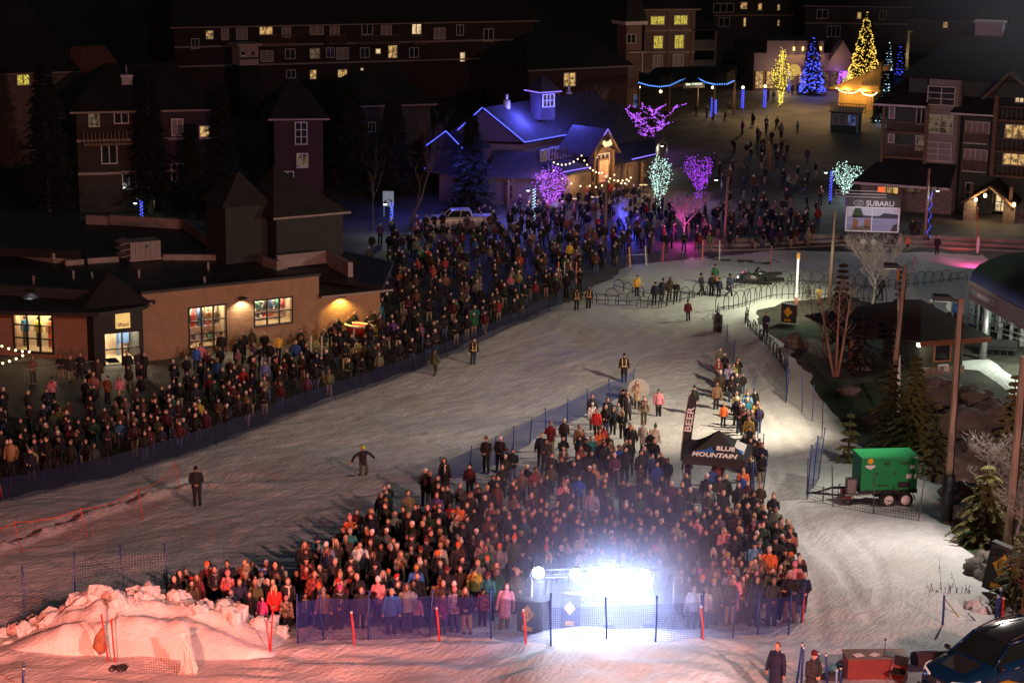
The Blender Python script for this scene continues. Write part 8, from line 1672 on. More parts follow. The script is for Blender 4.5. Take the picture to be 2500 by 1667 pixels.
 def longh(mb):
  shorth(mb)
  mb.tube([(hc.x, hc.y+.06, hz+.02), (hc.x, hc.y+.085, hz-.10), (hc.x, hc.y+.08, hz-.26)], [.09, .10, .075], 8)
  for sx in (-1, 1): mb.tube([(hc.x+sx*.075, hc.y-.02, hz+.05), (hc.x+sx*.088, hc.y-.045, hz-.08), (hc.x+sx*.085, hc.y-.09, hz-.24)], [.03, .035, .022], 6)
 hm('long_hair', M_HAIR, longh)
 def capf(mb): cap_rings(mb, 1.06, .035, .135, .85); mb.slab([(hc.x-.06, hc.y-.09, hz+.045), (hc.x-.045, hc.y-.17, hz+.03), (hc.x+.045, hc.y-.17, hz+.03), (hc.x+.06, hc.y-.09, hz+.045)], .012)
 hm('peaked_cap', M_KNIT, capf)
 def hood(mb):
  n = 10; vs = []; fs = []
  for i in range(7):
   ph = math.pi*(.06+.94*i/6)
   for k in range(n+1):
    t = math.pi*(k/n); a = -.35+t*1.0+.0
    ang = -math.pi*.19+math.pi*1.38*k/n
    rr = math.sin(ph*.86)
    vs.append((hc.x+.125*rr*math.cos(ang), hc.y+.015+.125*rr*math.sin(ang), hz+.165-.16*(1-math.cos(ph*.86))*1.15))
  for i in range(6):
   for k in range(n): fs.append((i*(n+1)+k, i*(n+1)+k+1, (i+1)*(n+1)+k+1, (i+1)*(n+1)+k))
  mb.add(vs, fs, True); mb.tube([(hc.x-.11, hc.y, hz-.13), (hc.x, hc.y-.10, hz-.15), (hc.x+.11, hc.y, hz-.13), (hc.x, hc.y+.11, hz-.10), (hc.x-.11, hc.y, hz-.13)], .04, 6)
 hm('raised_hood', M_CLOTH, hood)
 def helm(mb): mb.ball((hc.x, hc.y+.01, hz+.04), .128, 12, 9, (.95, 1.08, 1.0)); mb.v = [(x, y, max(z, hz-.01)) for x, y, z in mb.v]; mb.tube([(hc.x-.085, hc.y-.09, hz+.03), (hc.x, hc.y-.135, hz+.03), (hc.x+.085, hc.y-.09, hz+.03)], .03, 6)
 hm('helmet', M_CLOTH, helm)
 mb = MB(); mb.tube([(.09*math.cos(a*.52)*1.05, -.005+.09*math.sin(a*.52), 1.455+dz+.01*math.sin(a)) for a in range(13)], .035, 6); mb.tube([(.03, -.11, 1.44+dz), (.05, -.17, 1.25+dz), (.04, -.17, 1.1+dz)], [.035, .035, .03], 6, sy=.5); scarf = mb.mesh('scarf'); scarf.materials.append(M_KNIT)
 mb = MB()
 for sx in (-1, 1):
  mb.tube([(sx*.11, -.155, .92+dz), (sx*.11, -.175, 1.2+dz), (sx*.12, -.10, 1.44+dz), (sx*.12, .12, 1.43+dz), (sx*.11, .17, 1.1+dz)], .028, 5, sy=.5)
 mb.tube([(.21*math.cos(a*.52), .165*math.sin(a*.52), 1.0+dz) for a in range(13)], .024, 5); vest = mb.mesh('reflective_vest'); vest.materials.append(M_VEST)
 PM[nm] = dict(body=body, jk=jacket(.80, .02), coat=jacket(.52, .012), hoodie=jacket(.86, .006), legs=legs(), wide=legs(wide=.018), boots=boots, H=H, scarf=scarf, vest=vest, J=J)
CC = {'black': (.011, .011, .013), 'charcoal': (.030, .030, .034), 'navy': (.014, .020, .055), 'dark brown': (.06, .035, .025), 'maroon': (.13, .02, .025), 'olive': (.07, .075, .035), 'grey': (.22, .22, .23),
      'light grey': (.42, .40, .39), 'tan': (.42, .29, .19), 'cream': (.62, .55, .46), 'white': (.75, .73, .72), 'red': (.55, .03, .03), 'orange': (.75, .16, .04), 'yellow': (.75, .48, .06), 'mustard': (.45, .28, .06),
      'pink': (.65, .24, .28), 'magenta': (.60, .06, .25), 'lavender': (.36, .30, .48), 'blue': (.04, .13, .45), 'sky blue': (.14, .32, .55), 'teal': (.03, .20, .20), 'dark green': (.02, .09, .04), 'brown': (.17, .09, .05),
      'lime': (.45, .62, .08), 'plaid': (.3, .1, .08), 'camo': (.3, .25, .18), 'tan plaid': (.4, .3, .2), 'khaki': (.30, .24, .16), 'denim': (.05, .08, .16), 'purple': (.18, .05, .25), 'blonde': (.55, .38, .18), 'dark': (.025, .018, .014), 'auburn': (.18, .06, .03), 'silver': (.4, .39, .38)}
SKINS = [(.62, .38, .29), (.66, .43, .33), (.55, .32, .23), (.58, .36, .27), (.30, .16, .10), (.42, .25, .17)]
used_labels = set(); people = []; occupied = []
HN = {'beanie': 'beanie', 'bobble_hat': 'bobble hat', 'short_hair': 'short hair', 'long_hair': 'long hair', 'peaked_cap': 'peaked cap', 'raised_hood': 'hood up', 'helmet': 'helmet'}
def person(loc, jc, hw, hc_, tc_, where, pose='standing with arms down', cut='jk', h=1.74, rz=0.0, scarf=None, vest=False, label=None, group='spectators', cat='person', legset='legs', skin=None):
 pm = PM[pose]; base = {'jk': 'jacket', 'coat': 'long coat', 'hoodie': 'hoodie'}[cut]
 if not label:
  kid = 'child' if h < 1.45 else 'person'
  hat = (f"{hc_} {HN[hw]}" if hw != 'raised_hood' else 'hood up')
  pn = {'standing with arms down': '', 'walking': '', 'sitting': ', sitting', 'arms spread': ', arms spread'}.get(pose, ', '+pose)
  label = None
  opts = [f"{kid} in {jc} {base}, {hat}, {where}", f"{kid} in {jc} {base}, {hat}{pn}, {where}", f"{kid}, {jc} {base}, {hat}, {tc_} trousers, {where}", f"{kid}, {jc} {base}, {hat}, {tc_} trousers{pn}, {where}"]
  for o_ in opts:
   if o_ not in used_labels and len(o_.split()) <= 16: label = o_; break
  if label is None: return None
 used_labels.add(label)
 t = thing('person', label, cat, loc, rz, group); t.scale = (h/1.75,)*3; t.rotation_euler = (random.uniform(-.05, .05), random.uniform(-.06, .06), rz)
 sk = skin or random.choice(SKINS); wm = 1.0
 def part(name, me, col, m=None):
  o = bpy.data.objects.new(name, me); COL.objects.link(o); o.parent = t; o.color = tuple(col)+(1,)
  if m is not None:
   o.material_slots[0].link = 'OBJECT'; o.material_slots[0].material = m
  return o
 part('body', pm['body'], sk)
 jo = part('jacket', pm[cut], CC[jc], PATT.get(jc)); fat = random.uniform(.95, 1.12); jo.scale = (fat, fat, 1)
 part('trousers', pm[legset], CC[tc_]); part('boots', pm['boots'], (.03, .03, .03))
 if hw in ('beanie', 'bobble_hat', 'peaked_cap'): part('short_hair', pm['H']['short_hair'], CC['dark'])
 part(hw, pm['H'][hw], CC[jc] if hw == 'raised_hood' else CC[hc_])
 if scarf: part('scarf', pm['scarf'], CC[scarf])
 if vest: part('reflective_vest', pm['vest'], (1, .5, .2))
 people.append(t); occupied.append((loc[0], loc[1])); return t
def at_head(hx, hy, h=1.74, seat=0.0):
 f = G(hx, hy+70); z = f.z
 for _ in range(12):
  p = P(hx, hy, z+h*.93+seat); z = gz(p.x, p.y)+.06
 return Vector((p.x, p.y, gz(p.x, p.y)+.06+seat))
ZN = [(lambda x, y: x < 560, 'at the snow pile tip of the crowd'), (lambda x, y: y > 1415 and x < 900, 'in the front row nearest the snow pile'),
      (lambda x, y: y > 1415 and x < 1260, 'in the front row behind the net'), (lambda x, y: x > 1850 and y > 1250, 'on the groomed lane edge of the crowd'),
      (lambda x, y: y > 1380 and x > 1600, 'in the front row past the stage lights'), (lambda x, y: 1230 < x < 1640 and y > 1290, 'close behind the stage lights'),
      (lambda x, y: x >= 1620 and y < 1255, 'just below the canopy tent'), (lambda x, y: x >= 1620, 'between tent and stage lights'),
      (lambda x, y: y < 1000, 'at the thin tail of the crowd'), (lambda x, y: y < 1120 and x < 1300, 'at the upper net edge of the crowd'), (lambda x, y: y < 1120, 'among the upper rows of the crowd'),
      (lambda x, y: x < 850, 'in rows above the snow pile'), (lambda x, y: x < 1100, 'in rows toward the snow pile'), (lambda x, y: True, 'in the middle of the crowd')]
def zone(x, y):
 for f_, n in ZN:
  if f_(x, y): return n
random.seed(21)
A_, B_, C_, D_ = 'standing with arms down', 'hands together', 'holding up a phone', 'arms folded'
FRONT = [ # head px, jacket, headwear, colour, trousers, pose, cut, height
 (427, 1412, 'black', 'raised_hood', 'black', 'black', A_, 'coat', 1.72), (443, 1400, 'charcoal', 'raised_hood', 'black', 'black', A_, 'jk', 1.78), (502, 1381, 'maroon', 'beanie', 'orange', 'black', B_, 'coat', 1.76),
 (531, 1388, 'black', 'short_hair', 'dark', 'black', B_, 'jk', 1.75), (561, 1373, 'charcoal', 'short_hair', 'dark', 'black', A_, 'jk', 1.8), (594, 1373, 'brown', 'short_hair', 'brown', 'black', A_, 'jk', 1.78), (608, 1381, 'black', 'long_hair', 'blonde', 'black', A_, 'jk', 1.66),
 (655, 1372, 'blue', 'short_hair', 'silver', 'black', A_, 'jk', 1.8), (462, 1422, 'brown', 'long_hair', 'dark', 'black', B_, 'jk', 1.62), (480, 1410, 'maroon', 'long_hair', 'brown', 'black', A_, 'jk', 1.66), (559, 1398, 'pink', 'beanie', 'pink', 'denim', C_, 'jk', 1.68),
 (602, 1404, 'black', 'short_hair', 'silver', 'black', B_, 'coat', 1.8), (640, 1400, 'cream', 'short_hair', 'dark', 'black', A_, 'jk', 1.74), (675, 1432, 'red', 'long_hair', 'blonde', 'black', B_, 'jk', 1.62), (578, 1418, 'navy', 'short_hair', 'brown', 'black', B_, 'jk', 1.7),
 (624, 1424, 'olive', 'bobble_hat', 'tan', 'black', A_, 'jk', 1.66), (565, 1446, 'light grey', 'raised_hood', 'grey', 'black', A_, 'hoodie', 1.3), (608, 1449, 'black', 'short_hair', 'brown', 'black', A_, 'jk', 1.35), (637, 1461, 'magenta', 'short_hair', 'dark', 'black', A_, 'jk', 1.15),
 (699, 1459, 'camo', 'beanie', 'pink', 'black', A_, 'jk', 1.3), (740, 1453, 'charcoal', 'short_hair', 'dark', 'black', A_, 'hoodie', 1.3), (789, 1441, 'brown', 'peaked_cap', 'grey', 'navy', A_, 'jk', 1.6), (765, 1402, 'plaid', 'short_hair', 'brown', 'black', A_, 'jk', 1.72),
 (700, 1418, 'black', 'short_hair', 'auburn', 'black', A_, 'jk', 1.74), (830, 1405, 'tan', 'bobble_hat', 'tan', 'black', A_, 'coat', 1.66), (812, 1370, 'charcoal', 'short_hair', 'silver', 'black', A_, 'jk', 1.78),
 (1201, 1232, 'light grey', 'short_hair', 'dark', 'denim', A_, 'hoodie', 1.8), (1115, 1234, 'orange', 'peaked_cap', 'navy', 'denim', A_, 'jk', 1.84), (1113, 1264, 'cream', 'long_hair', 'blonde', 'tan', B_, 'coat', 1.66), (1089, 1125, 'black', 'raised_hood', 'black', 'black', A_, 'coat', 1.8),
 (1075, 1331, 'cream', 'short_hair', 'blonde', 'khaki', A_, 'hoodie', 1.72), (1184, 1318, 'tan', 'short_hair', 'auburn', 'denim', A_, 'hoodie', 1.74), (877, 1331, 'white', 'short_hair', 'dark', 'black', A_, 'jk', 1.82), (1164, 1388, 'yellow', 'peaked_cap', 'black', 'black', A_, 'hoodie', 1.7),
 (824, 1436, 'black', 'beanie', 'magenta', 'black', B_, 'jk', 1.68), (924, 1416, 'pink', 'beanie', 'white', 'black', B_, 'jk', 1.72), (955, 1445, 'blue', 'short_hair', 'silver', 'black', A_, 'jk', 1.66), (887, 1445, 'magenta', 'beanie', 'purple', 'light grey', A_, 'jk', 1.32),
 (995, 1434, 'grey', 'raised_hood', 'grey', 'charcoal', A_, 'jk', 1.74), (1070, 1418, 'tan', 'bobble_hat', 'brown', 'black', B_, 'jk', 1.68), (1111, 1438, 'lavender', 'beanie', 'pink', 'denim', B_, 'jk', 1.66), (1018, 1455, 'pink', 'beanie', 'lavender', 'navy', A_, 'jk', 1.3),
 (1142, 1440, 'black', 'long_hair', 'brown', 'khaki', B_, 'jk', 1.68), (1231, 1428, 'pink', 'short_hair', 'auburn', 'brown', A_, 'coat', 1.70), (1178, 1440, 'plaid', 'peaked_cap', 'black', 'black', A_, 'jk', 1.4), (1079, 1455, 'purple', 'long_hair', 'auburn', 'denim', B_, 'jk', 1.5),
 (859, 1264, 'orange', 'bobble_hat', 'pink', 'maroon', A_, 'jk', 1.7), (1154, 1207, 'camo', 'long_hair', 'brown', 'teal', B_, 'coat', 1.68), (1373, 1182, 'pink', 'raised_hood', 'pink', 'light grey', A_, 'coat', 1.74), (1445, 1200, 'lavender', 'short_hair', 'dark', 'denim', A_, 'hoodie', 1.82),
 (1188, 1073, 'black', 'beanie', 'brown', 'black', B_, 'jk', 1.84), (1219, 1070, 'black', 'beanie', 'white', 'black', B_, 'jk', 1.84), (1321, 1062, 'navy', 'short_hair', 'brown', 'black', A_, 'jk', 1.8), (1331, 1078, 'charcoal', 'short_hair', 'dark', 'black', D_, 'jk', 1.8),
 (1376, 1093, 'brown', 'short_hair', 'dark', 'khaki', B_, 'coat', 1.7), (1418, 1093, 'plaid', 'long_hair', 'brown', 'black', A_, 'coat', 1.64), (1469, 1042, 'red', 'long_hair', 'dark', 'charcoal', A_, 'jk', 1.66), (1540, 1077, 'black', 'short_hair', 'brown', 'black', B_, 'jk', 1.84), (1573, 1093, 'navy', 'short_hair', 'dark', 'navy', B_, 'jk', 1.78),
 (1557, 935, 'tan', 'long_hair', 'brown', 'black', B_, 'coat', 1.7), (1610, 954, 'pink', 'beanie', 'dark green', 'black', A_, 'jk', 1.66), (1608, 971, 'navy', 'beanie', 'navy', 'black', B_, 'jk', 1.2), (1573, 971, 'camo', 'short_hair', 'brown', 'olive', A_, 'jk', 1.7),
 (1449, 967, 'charcoal', 'short_hair', 'auburn', 'black', A_, 'jk', 1.8), (1448, 988, 'white', 'peaked_cap', 'white', 'black', A_, 'jk', 1.68), (1459, 1002, 'red', 'short_hair', 'auburn', 'black', A_, 'jk', 1.7), (1486, 976, 'black', 'long_hair', 'brown', 'black', A_, 'jk', 1.72),
 (1523, 957, 'black', 'beanie', 'black', 'black', A_, 'jk', 1.78), (1536, 960, 'charcoal', 'long_hair', 'auburn', 'black', A_, 'coat', 1.74), (1418, 1042, 'brown', 'short_hair', 'brown', 'dark brown', A_, 'coat', 1.82), (1467, 1052, 'orange', 'long_hair', 'dark', 'black', B_, 'jk', 1.66),
 (1573, 1035, 'white', 'bobble_hat', 'tan', 'black', A_, 'coat', 1.70), (1600, 1042, 'cream', 'bobble_hat', 'dark green', 'black', A_, 'coat', 1.68), (1544, 1042, 'black', 'long_hair', 'blonde', 'black', A_, 'jk', 1.7), (1447, 1070, 'teal', 'short_hair', 'auburn', 'black', A_, 'jk', 1.74), (1522, 1007, 'black', 'long_hair', 'blonde', 'black', B_, 'jk', 1.7),
 (1693, 947, 'black', 'beanie', 'black', 'tan', A_, 'jk', 1.74), (1767, 988, 'orange', 'short_hair', 'auburn', 'black', A_, 'jk', 1.42), (1824, 961, 'sky blue', 'short_hair', 'brown', 'navy', A_, 'hoodie', 1.82), (1845, 983, 'mustard', 'long_hair', 'brown', 'denim', B_, 'jk', 1.68), (1797, 935, 'black', 'beanie', 'black', 'navy', B_, 'jk', 1.8),
 (1760, 905, 'navy', 'short_hair', 'dark', 'black', A_, 'jk', 1.78), (1758, 879, 'plaid', 'raised_hood', 'black', 'black', B_, 'jk', 1.74), (1777, 895, 'lavender', 'raised_hood', 'grey', 'black', A_, 'jk', 1.7), (1750, 938, 'brown', 'short_hair', 'auburn', 'black', A_, 'jk', 1.72),
 (1816, 1146, 'orange', 'short_hair', 'dark', 'black', D_, 'hoodie', 1.82), (1831, 1121, 'navy', 'short_hair', 'brown', 'denim', A_, 'jk', 1.8), (1493, 1083, 'tan plaid', 'long_hair', 'blonde', 'denim', B_, 'jk', 1.45), (1469, 1081, 'navy', 'short_hair', 'dark', 'khaki', A_, 'jk', 1.68),
 (1847, 1331, 'sky blue', 'beanie', 'navy', 'black', A_, 'jk', 1.86), (1934, 1401, 'black', 'short_hair', 'silver', 'brown', D_, 'jk', 1.95), (1887, 1419, 'charcoal', 'short_hair', 'brown', 'navy', B_, 'jk', 1.8), (1869, 1256, 'black', 'beanie', 'black', 'black', A_, 'jk', 1.88), (1772, 1294, 'pink', 'long_hair', 'blonde', 'black', D_, 'jk', 1.7),
 (1744, 1403, 'navy', 'beanie', 'tan', 'black', A_, 'jk', 1.7), (1711, 1395, 'maroon', 'beanie', 'magenta', 'khaki', B_, 'jk', 1.7), (1913, 1350, 'lime', 'short_hair', 'dark', 'black', A_, 'jk', 1.5), (1690, 1437, 'light grey', 'short_hair', 'dark', 'charcoal', A_, 'jk', 1.6), (1720, 1440, 'cream', 'beanie', 'grey', 'black', A_, 'jk', 1.5),
 (1849, 1425, 'tan', 'beanie', 'cream', 'black', A_, 'jk', 1.45), (1660, 1395, 'grey', 'short_hair', 'brown', 'black', A_, 'coat', 1.7), (1784, 1420, 'charcoal', 'short_hair', 'auburn', 'khaki', B_, 'jk', 1.7), (1820, 1412, 'plaid', 'long_hair', 'dark', 'black', B_, 'jk', 1.7)]
for (hx, hy, jc, hw, hc1, tc1, po, cut, h) in FRONT:
 person(at_head(hx, hy, h), jc, hw, hc1, tc1, zone(hx, hy), po, cut, h, rz=random.uniform(-.35, .35), scarf=None if random.random() < .8 else random.choice(['maroon', 'grey', 'cream']))
SOLO = [
 (480, 1143, 1.84, 'black', 'peaked_cap', 'black', 'black', B_, 'jk', 0.1, False, 'staff member all in black standing alone on the snow by the orange topped net'),
 (1154, 830, 1.8, 'black', 'short_hair', 'dark', 'navy', A_, 'jk', 0.3, True, 'marshal in orange reflective vest alone beside the left crowd net'),
 (1525, 868, 1.84, 'black', 'beanie', 'black', 'black', A_, 'coat', 0, True, 'marshal in orange reflective vest alone in the middle of the run'),
 (1409, 707, 1.75, 'black', 'beanie', 'black', 'black', A_, 'jk', 0.3, True, 'marshal in orange vest at the net end, first of the pair by the ladder'),
 (1437, 703, 1.76, 'charcoal', 'short_hair', 'dark', 'black', A_, 'jk', -.2, True, 'marshal in orange vest at the net end, second of the pair nearest the hoops'),
 (1062, 857, 1.8, 'olive', 'beanie', 'black', 'olive', 'walking', 'jk', 2.6, False, 'skier in olive leaving along the left crowd net'),
 (1682, 737, 1.5, 'maroon', 'beanie', 'black', 'black', A_, 'jk', .2, False, 'small skier in maroon alone on the lit snow below the hoop fence'),
 (1871, 766, 1.72, 'navy', 'short_hair', 'dark', 'black', B_, 'hoodie', .3, False, 'person in navy jersey leaning on the lane hoop fence by the slow board'),
 (1556, 675, 1.7, 'yellow', 'peaked_cap', 'black', 'black', A_, 'jk', .2, True, 'steward in yellow vest on the upper snow beside the hoop fence'),
 (1598, 692, 1.75, 'navy', 'beanie', 'black', 'black', A_, 'jk', .1, False, 'skier in navy, first of the trio behind the hoop fence'),
 (1616, 684, 1.75, 'charcoal', 'bobble_hat', 'black', 'black', A_, 'coat', 0, False, 'skier in charcoal coat, middle of the trio behind the hoop fence'),
 (1635, 681, 1.8, 'olive', 'raised_hood', 'olive', 'olive', B_, 'jk', 0, False, 'skier in hooded olive jacket, end of the trio behind the hoops'),
 (1650, 690, 1.6, 'black', 'short_hair', 'blonde', 'charcoal', B_, 'jk', 0, False, 'fair haired skier in black beside the hooded olive one'),
 (1714, 671, 1.7, 'charcoal', 'helmet', 'black', 'charcoal', 'walking', 'jk', .8, False, 'helmeted skier in charcoal behind the hoop fence near the snowmobile'),
 (1738, 671, 1.8, 'black', 'helmet', 'black', 'black', A_, 'jk', .2, False, 'helmeted skier in black beside the one in orange trousers'),
 (1748, 648, 1.75, 'dark green', 'peaked_cap', 'black', 'orange', A_, 'jk', .2, False, 'person in orange trousers standing behind the two helmeted skiers'),
 (1756, 682, 1.5, 'navy', 'helmet', 'navy', 'navy', A_, 'jk', -.2, False, 'small skier in navy between the snowmobile and the helmeted skiers'),
 (1781, 672, 1.8, 'navy', 'helmet', 'black', 'black', 'walking', 'coat', .9, False, 'skier in long navy coat striding toward the snowmobile'),
 (2290, 578, 1.75, 'black', 'short_hair', 'dark', 'black', A_, 'jk', .2, False, 'person in black alone on the pink lit snow edge'),
 (2233, 625, 1.25, 'lavender', 'helmet', 'white', 'light grey', A_, 'jk', .2, False, 'tiny skier in lavender alone below the pink lit kerb'),
 (2150, 678, 1.8, 'charcoal', 'helmet', 'black', 'charcoal', 'walking', 'jk', .4, False, 'helmeted skier in charcoal behind the bare branches by the lit lane'),
 (2001, 703, 1.3, 'mustard', 'helmet', 'navy', 'mustard', B_, 'jk', .4, False, 'child skier in mustard inside the lit hoop lane'),
 (2271, 736, 1.7, 'charcoal', 'helmet', 'white', 'black', A_, 'jk', 0, False, 'skier with a white helmet showing above the hut roof'),
 (2318, 732, 1.85, 'white', 'helmet', 'black', 'black', 'walking', 'jk', .8, False, 'skier in white jacket stepping off behind the hut roof'),
 (2336, 736, 1.75, 'blue', 'helmet', 'black', 'black', A_, 'jk', .5, False, 'skier in bright blue jacket beside the one in white'),
 (2229, 540, 1.7, 'black', 'short_hair', 'dark', 'charcoal', A_, 'jk', 0, False, 'person in black by the pole, outer one of the hotel entrance pair'),
 (2242, 537, 1.8, 'charcoal', 'beanie', 'black', 'black', A_, 'jk', 0, False, 'person in charcoal, one of the hotel entrance pair nearest the doors'),
 (2198, 573, 1.6, 'cream', 'long_hair', 'blonde', 'grey', 'walking', 'jk', 1.2, False, 'fair haired person in cream walking past the terraced steps'),
 (2218, 580, 1.2, 'orange', 'beanie', 'tan', 'black', A_, 'jk', 0, False, 'small child in orange beside the walker in cream'),
 (78, 874, 1.76, 'brown', 'raised_hood', 'grey', 'charcoal', B_, 'jk', 0, False, 'person in hooded brown jacket below the mannequin window'),
 (148, 869, 1.72, 'black', 'peaked_cap', 'red', 'khaki', D_, 'jk', .2, False, 'person with a red cap outside the ski shop, arms folded'),
 (170, 872, 1.74, 'charcoal', 'short_hair', 'auburn', 'khaki', A_, 'jk', 0, False, 'person in charcoal beside the red capped person at the barrier'),
 (192, 866, 1.8, 'black', 'short_hair', 'dark', 'black', D_, 'jk', 0, False, 'person in black with arms folded at the barrier by the shop corner'),
 (237, 880, 1.78, 'dark brown', 'short_hair', 'dark', 'black', A_, 'coat', 0, False, 'person in dark brown coat at the shop corner'),
 (313, 861, 1.78, 'black', 'short_hair', 'dark', 'black', A_, 'coat', .3, False, 'tall person in black coat before the shop door, first of three'),
 (336, 861, 1.74, 'charcoal', 'beanie', 'light grey', 'black', B_, 'coat', .1, False, 'person in pale beanie, middle of three before the shop door'),
 (351, 864, 1.66, 'black', 'bobble_hat', 'lavender', 'black', A_, 'jk', -.2, False, 'person in lavender bobble hat, last of three before the shop door'),
 (538, 817, 1.8, 'black', 'beanie', 'black', 'black', A_, 'jk', 0, False, 'person in black silhouetted before the lit shop display'),
 (493, 842, 1.75, 'pink', 'beanie', 'maroon', 'black', A_, 'jk', 0, False, 'person in pink jacket before the larger lit shop display'),
 (477, 848, 1.7, 'blue', 'short_hair', 'dark', 'navy', A_, 'jk', 0, False, 'person in blue jacket beside the pink jacket at the display'),
 (593, 813, 1.75, 'black', 'short_hair', 'dark', 'black', A_, 'jk', 0, False, 'person in black, first in line under the small shop window'),
 (616, 808, 1.78, 'dark brown', 'raised_hood', 'brown', 'black', A_, 'jk', 0, False, 'person in hooded dark brown jacket under the small shop window'),
 (647, 813, 1.66, 'black', 'long_hair', 'blonde', 'black', 'walking', 'coat', 0, False, 'fair haired person in black coat under the small shop window'),
 (678, 820, 1.66, 'yellow', 'short_hair', 'dark', 'black', A_, 'jk', 0, False, 'person in bright yellow jacket under the small shop window'),
 (127, 925, 1.66, 'pink', 'beanie', 'black', 'black', C_, 'jk', 0, False, 'person in pink holding up a phone on the patio by the barrier'),
 (292, 922, 1.6, 'pink', 'long_hair', 'dark', 'light grey', A_, 'jk', 0, False, 'long haired person in pink on the open patio before the shop'),
 (1044, 608, 1.75, 'red', 'short_hair', 'dark', 'black', A_, 'jk', 0, False, 'person in red jacket in the dark crowd below the pickup truck'),
 (1390, 595, 1.75, 'yellow', 'short_hair', 'dark', 'black', A_, 'jk', 0, False, 'person in yellow jacket in the dark crowd by the plaza'),
 (1470, 485, 1.6, 'yellow', 'short_hair', 'dark', 'black', A_, 'jk', 0, False, None)]
for (hx, hy, h, jc, hw, hc1, tc1, po, cut, rz, vs_, lb) in SOLO:
 if lb: person(at_head(hx, hy, h), jc, hw, hc1, tc1, '', po, cut, h, rz, vest=vs_, label=lb)
def fg(hx, hy, h, *a, **k): return person(at_head(hx, hy, h), *a, h=h, **k)
fg(1896, 1578, 1.80, 'navy', 'short_hair', 'brown', 'black', '', A_, 'coat', rz=-.7, label='man in long navy coat standing closest to the camera on the open snow')
fg(1984, 1597, 1.72, 'charcoal', 'beanie', 'maroon', 'black', '', B_, 'jk', rz=.6, label='person in maroon beanie behind the leaning blue poles near the desk')
sb = person(at_head(886, 1092, 1.62), 'black', 'helmet', 'lime', 'olive', '', 'arms spread', 'jk', 1.72, rz=.5, label='snowboarder in black gliding down the open run, arms spread')
mb = MB(); pr = [(-.75, .06, .10), (-.66, .13, .04), (-.4, .14, .0), (.4, .14, 0), (.66, .13, .04), (.75, .06, .10)]
for (a, b_) in zip(pr[:-1], pr[1:]): mb.slab([(a[0], -a[1], a[2]+.03), (b_[0], -b_[1], b_[2]+.03), (b_[0], b_[1], b_[2]+.03), (a[0], a[1], a[2]+.03)], .02)
o = mb.obj('snowboard', mat('board_topsheet', (0.05, 0.05, 0.06), .4, .3, 5)); o.location = sb.location+Vector((0, 0, .04)); o.rotation_euler = (0, R(4), .25); tag(o, 'dark snowboard under the feet of the gliding snowboarder', 'snowboard')
def skis(c, rz, label):
 t = thing('skis', label, 'skis', c, rz)
 for sx in (-.1, .1):
  mb = MB(); pr = [(-.85, .03, .0), (-.4, .04, 0), (.6, .045, 0), (.78, .04, .04), (.88, .02, .12)]
  for a, b_ in zip(pr[:-1], pr[1:]): mb.slab([(sx-a[1], -a[0], a[2]+.02), (sx+a[1], -a[0], a[2]+.02), (sx+b_[1], -b_[0], b_[2]+.02), (sx-b_[1], -b_[0], b_[2]+.02)], .015)
  mb.obj('ski', MATS['board_topsheet'], t)
for p_, lb in [(people[-len(people)+len(FRONT)+5], 'pair of skis under the skier in olive'), (people[len(FRONT)+6], 'pair of skis under the small skier in maroon')]:
 skis(p_.location-Vector((0, 0, .03)), p_.rotation_euler.z+(.9 if 'maroon' in lb else 0), lb)
# the packed front crowd
def min_ok(x, y, d):
 for a, b_ in occupied:
  if (a-x)**2+(b_-y)**2 < d*d: return False
 return True
FC = world_poly([(425, 1500), (500, 1482), (640, 1475), (760, 1428), (860, 1358), (905, 1292), (960, 1245), (1085, 1215), (1185, 1165), (1270, 1130), (1380, 1080), (1450, 1050), (1560, 1040), (1590, 1100), (1620, 1195),
                 (1830, 1190), (1850, 1240), (1885, 1300), (1935, 1390), (1958, 1470), (1955, 1535), (1700, 1545), (1660, 1500), (1560, 1490), (1300, 1490), (1200, 1545), (1000, 1552), (760, 1560), (640, 1530), (560, 1515), (430, 1520)])
LQ = world_poly([(1750, 900), (1800, 935), (1850, 1010), (1860, 1150), (1855, 1200), (1820, 1200), (1812, 1110), (1800, 1050), (1745, 960)])
JW = [('black', 58), ('charcoal', 16), ('navy', 14), ('dark brown', 10), ('maroon', 7), ('olive', 5), ('brown', 5), ('grey', 4), ('tan', 3), ('red', 2), ('plaid', 3), ('camo', 3), ('cream', 2), ('blue', 2), ('light grey', 2), ('teal', 1), ('pink', 2), ('purple', 1), ('tan plaid', 2), ('dark green', 1), ('lavender', 1), ('orange', 1)]
def pick(w): return random.choices([a for a, _ in w], [b for _, b in w])[0]
HW = [('short_hair', 34), ('long_hair', 22), ('beanie', 22), ('bobble_hat', 9), ('peaked_cap', 8), ('raised_hood', 9)]
def hwcol(hw): return random.choice(['dark', 'brown', 'auburn', 'blonde', 'silver', 'dark', 'brown']) if 'hair' in hw else random.choice(['black', 'grey', 'maroon', 'navy', 'tan', 'white', 'cream', 'pink', 'red', 'charcoal', 'mustard', 'orange'])
stuff = []; random.seed(5)
def cands(poly, n, d, dens=None):
 ax = [p[0] for p in poly]; ay = [p[1] for p in poly]; out = []
 for _ in range(n):
  x = random.uniform(min(ax), max(ax)); y = random.uniform(min(ay), max(ay))
  if not in_poly(x, y, poly): continue
  px, py = proj((x, y, gz(x, y)))
  if random.random() > .62+1.3*noise.noise(Vector((x/1.7, y/2.2, 0))): continue
  if dens and random.random() > dens(px, py): continue
  if min_ok(x, y, d*random.uniform(.7, 1.3)): occupied.append((x, y)); out.append((y, x, px, py))
 return out
cd = cands(FC, 9000, .56, lambda px, py: 1.0 if py > 1330 else (.25 if py > 1250 else (0.10 if px < 1500 else .09)))+cands(LQ, 260, .55)
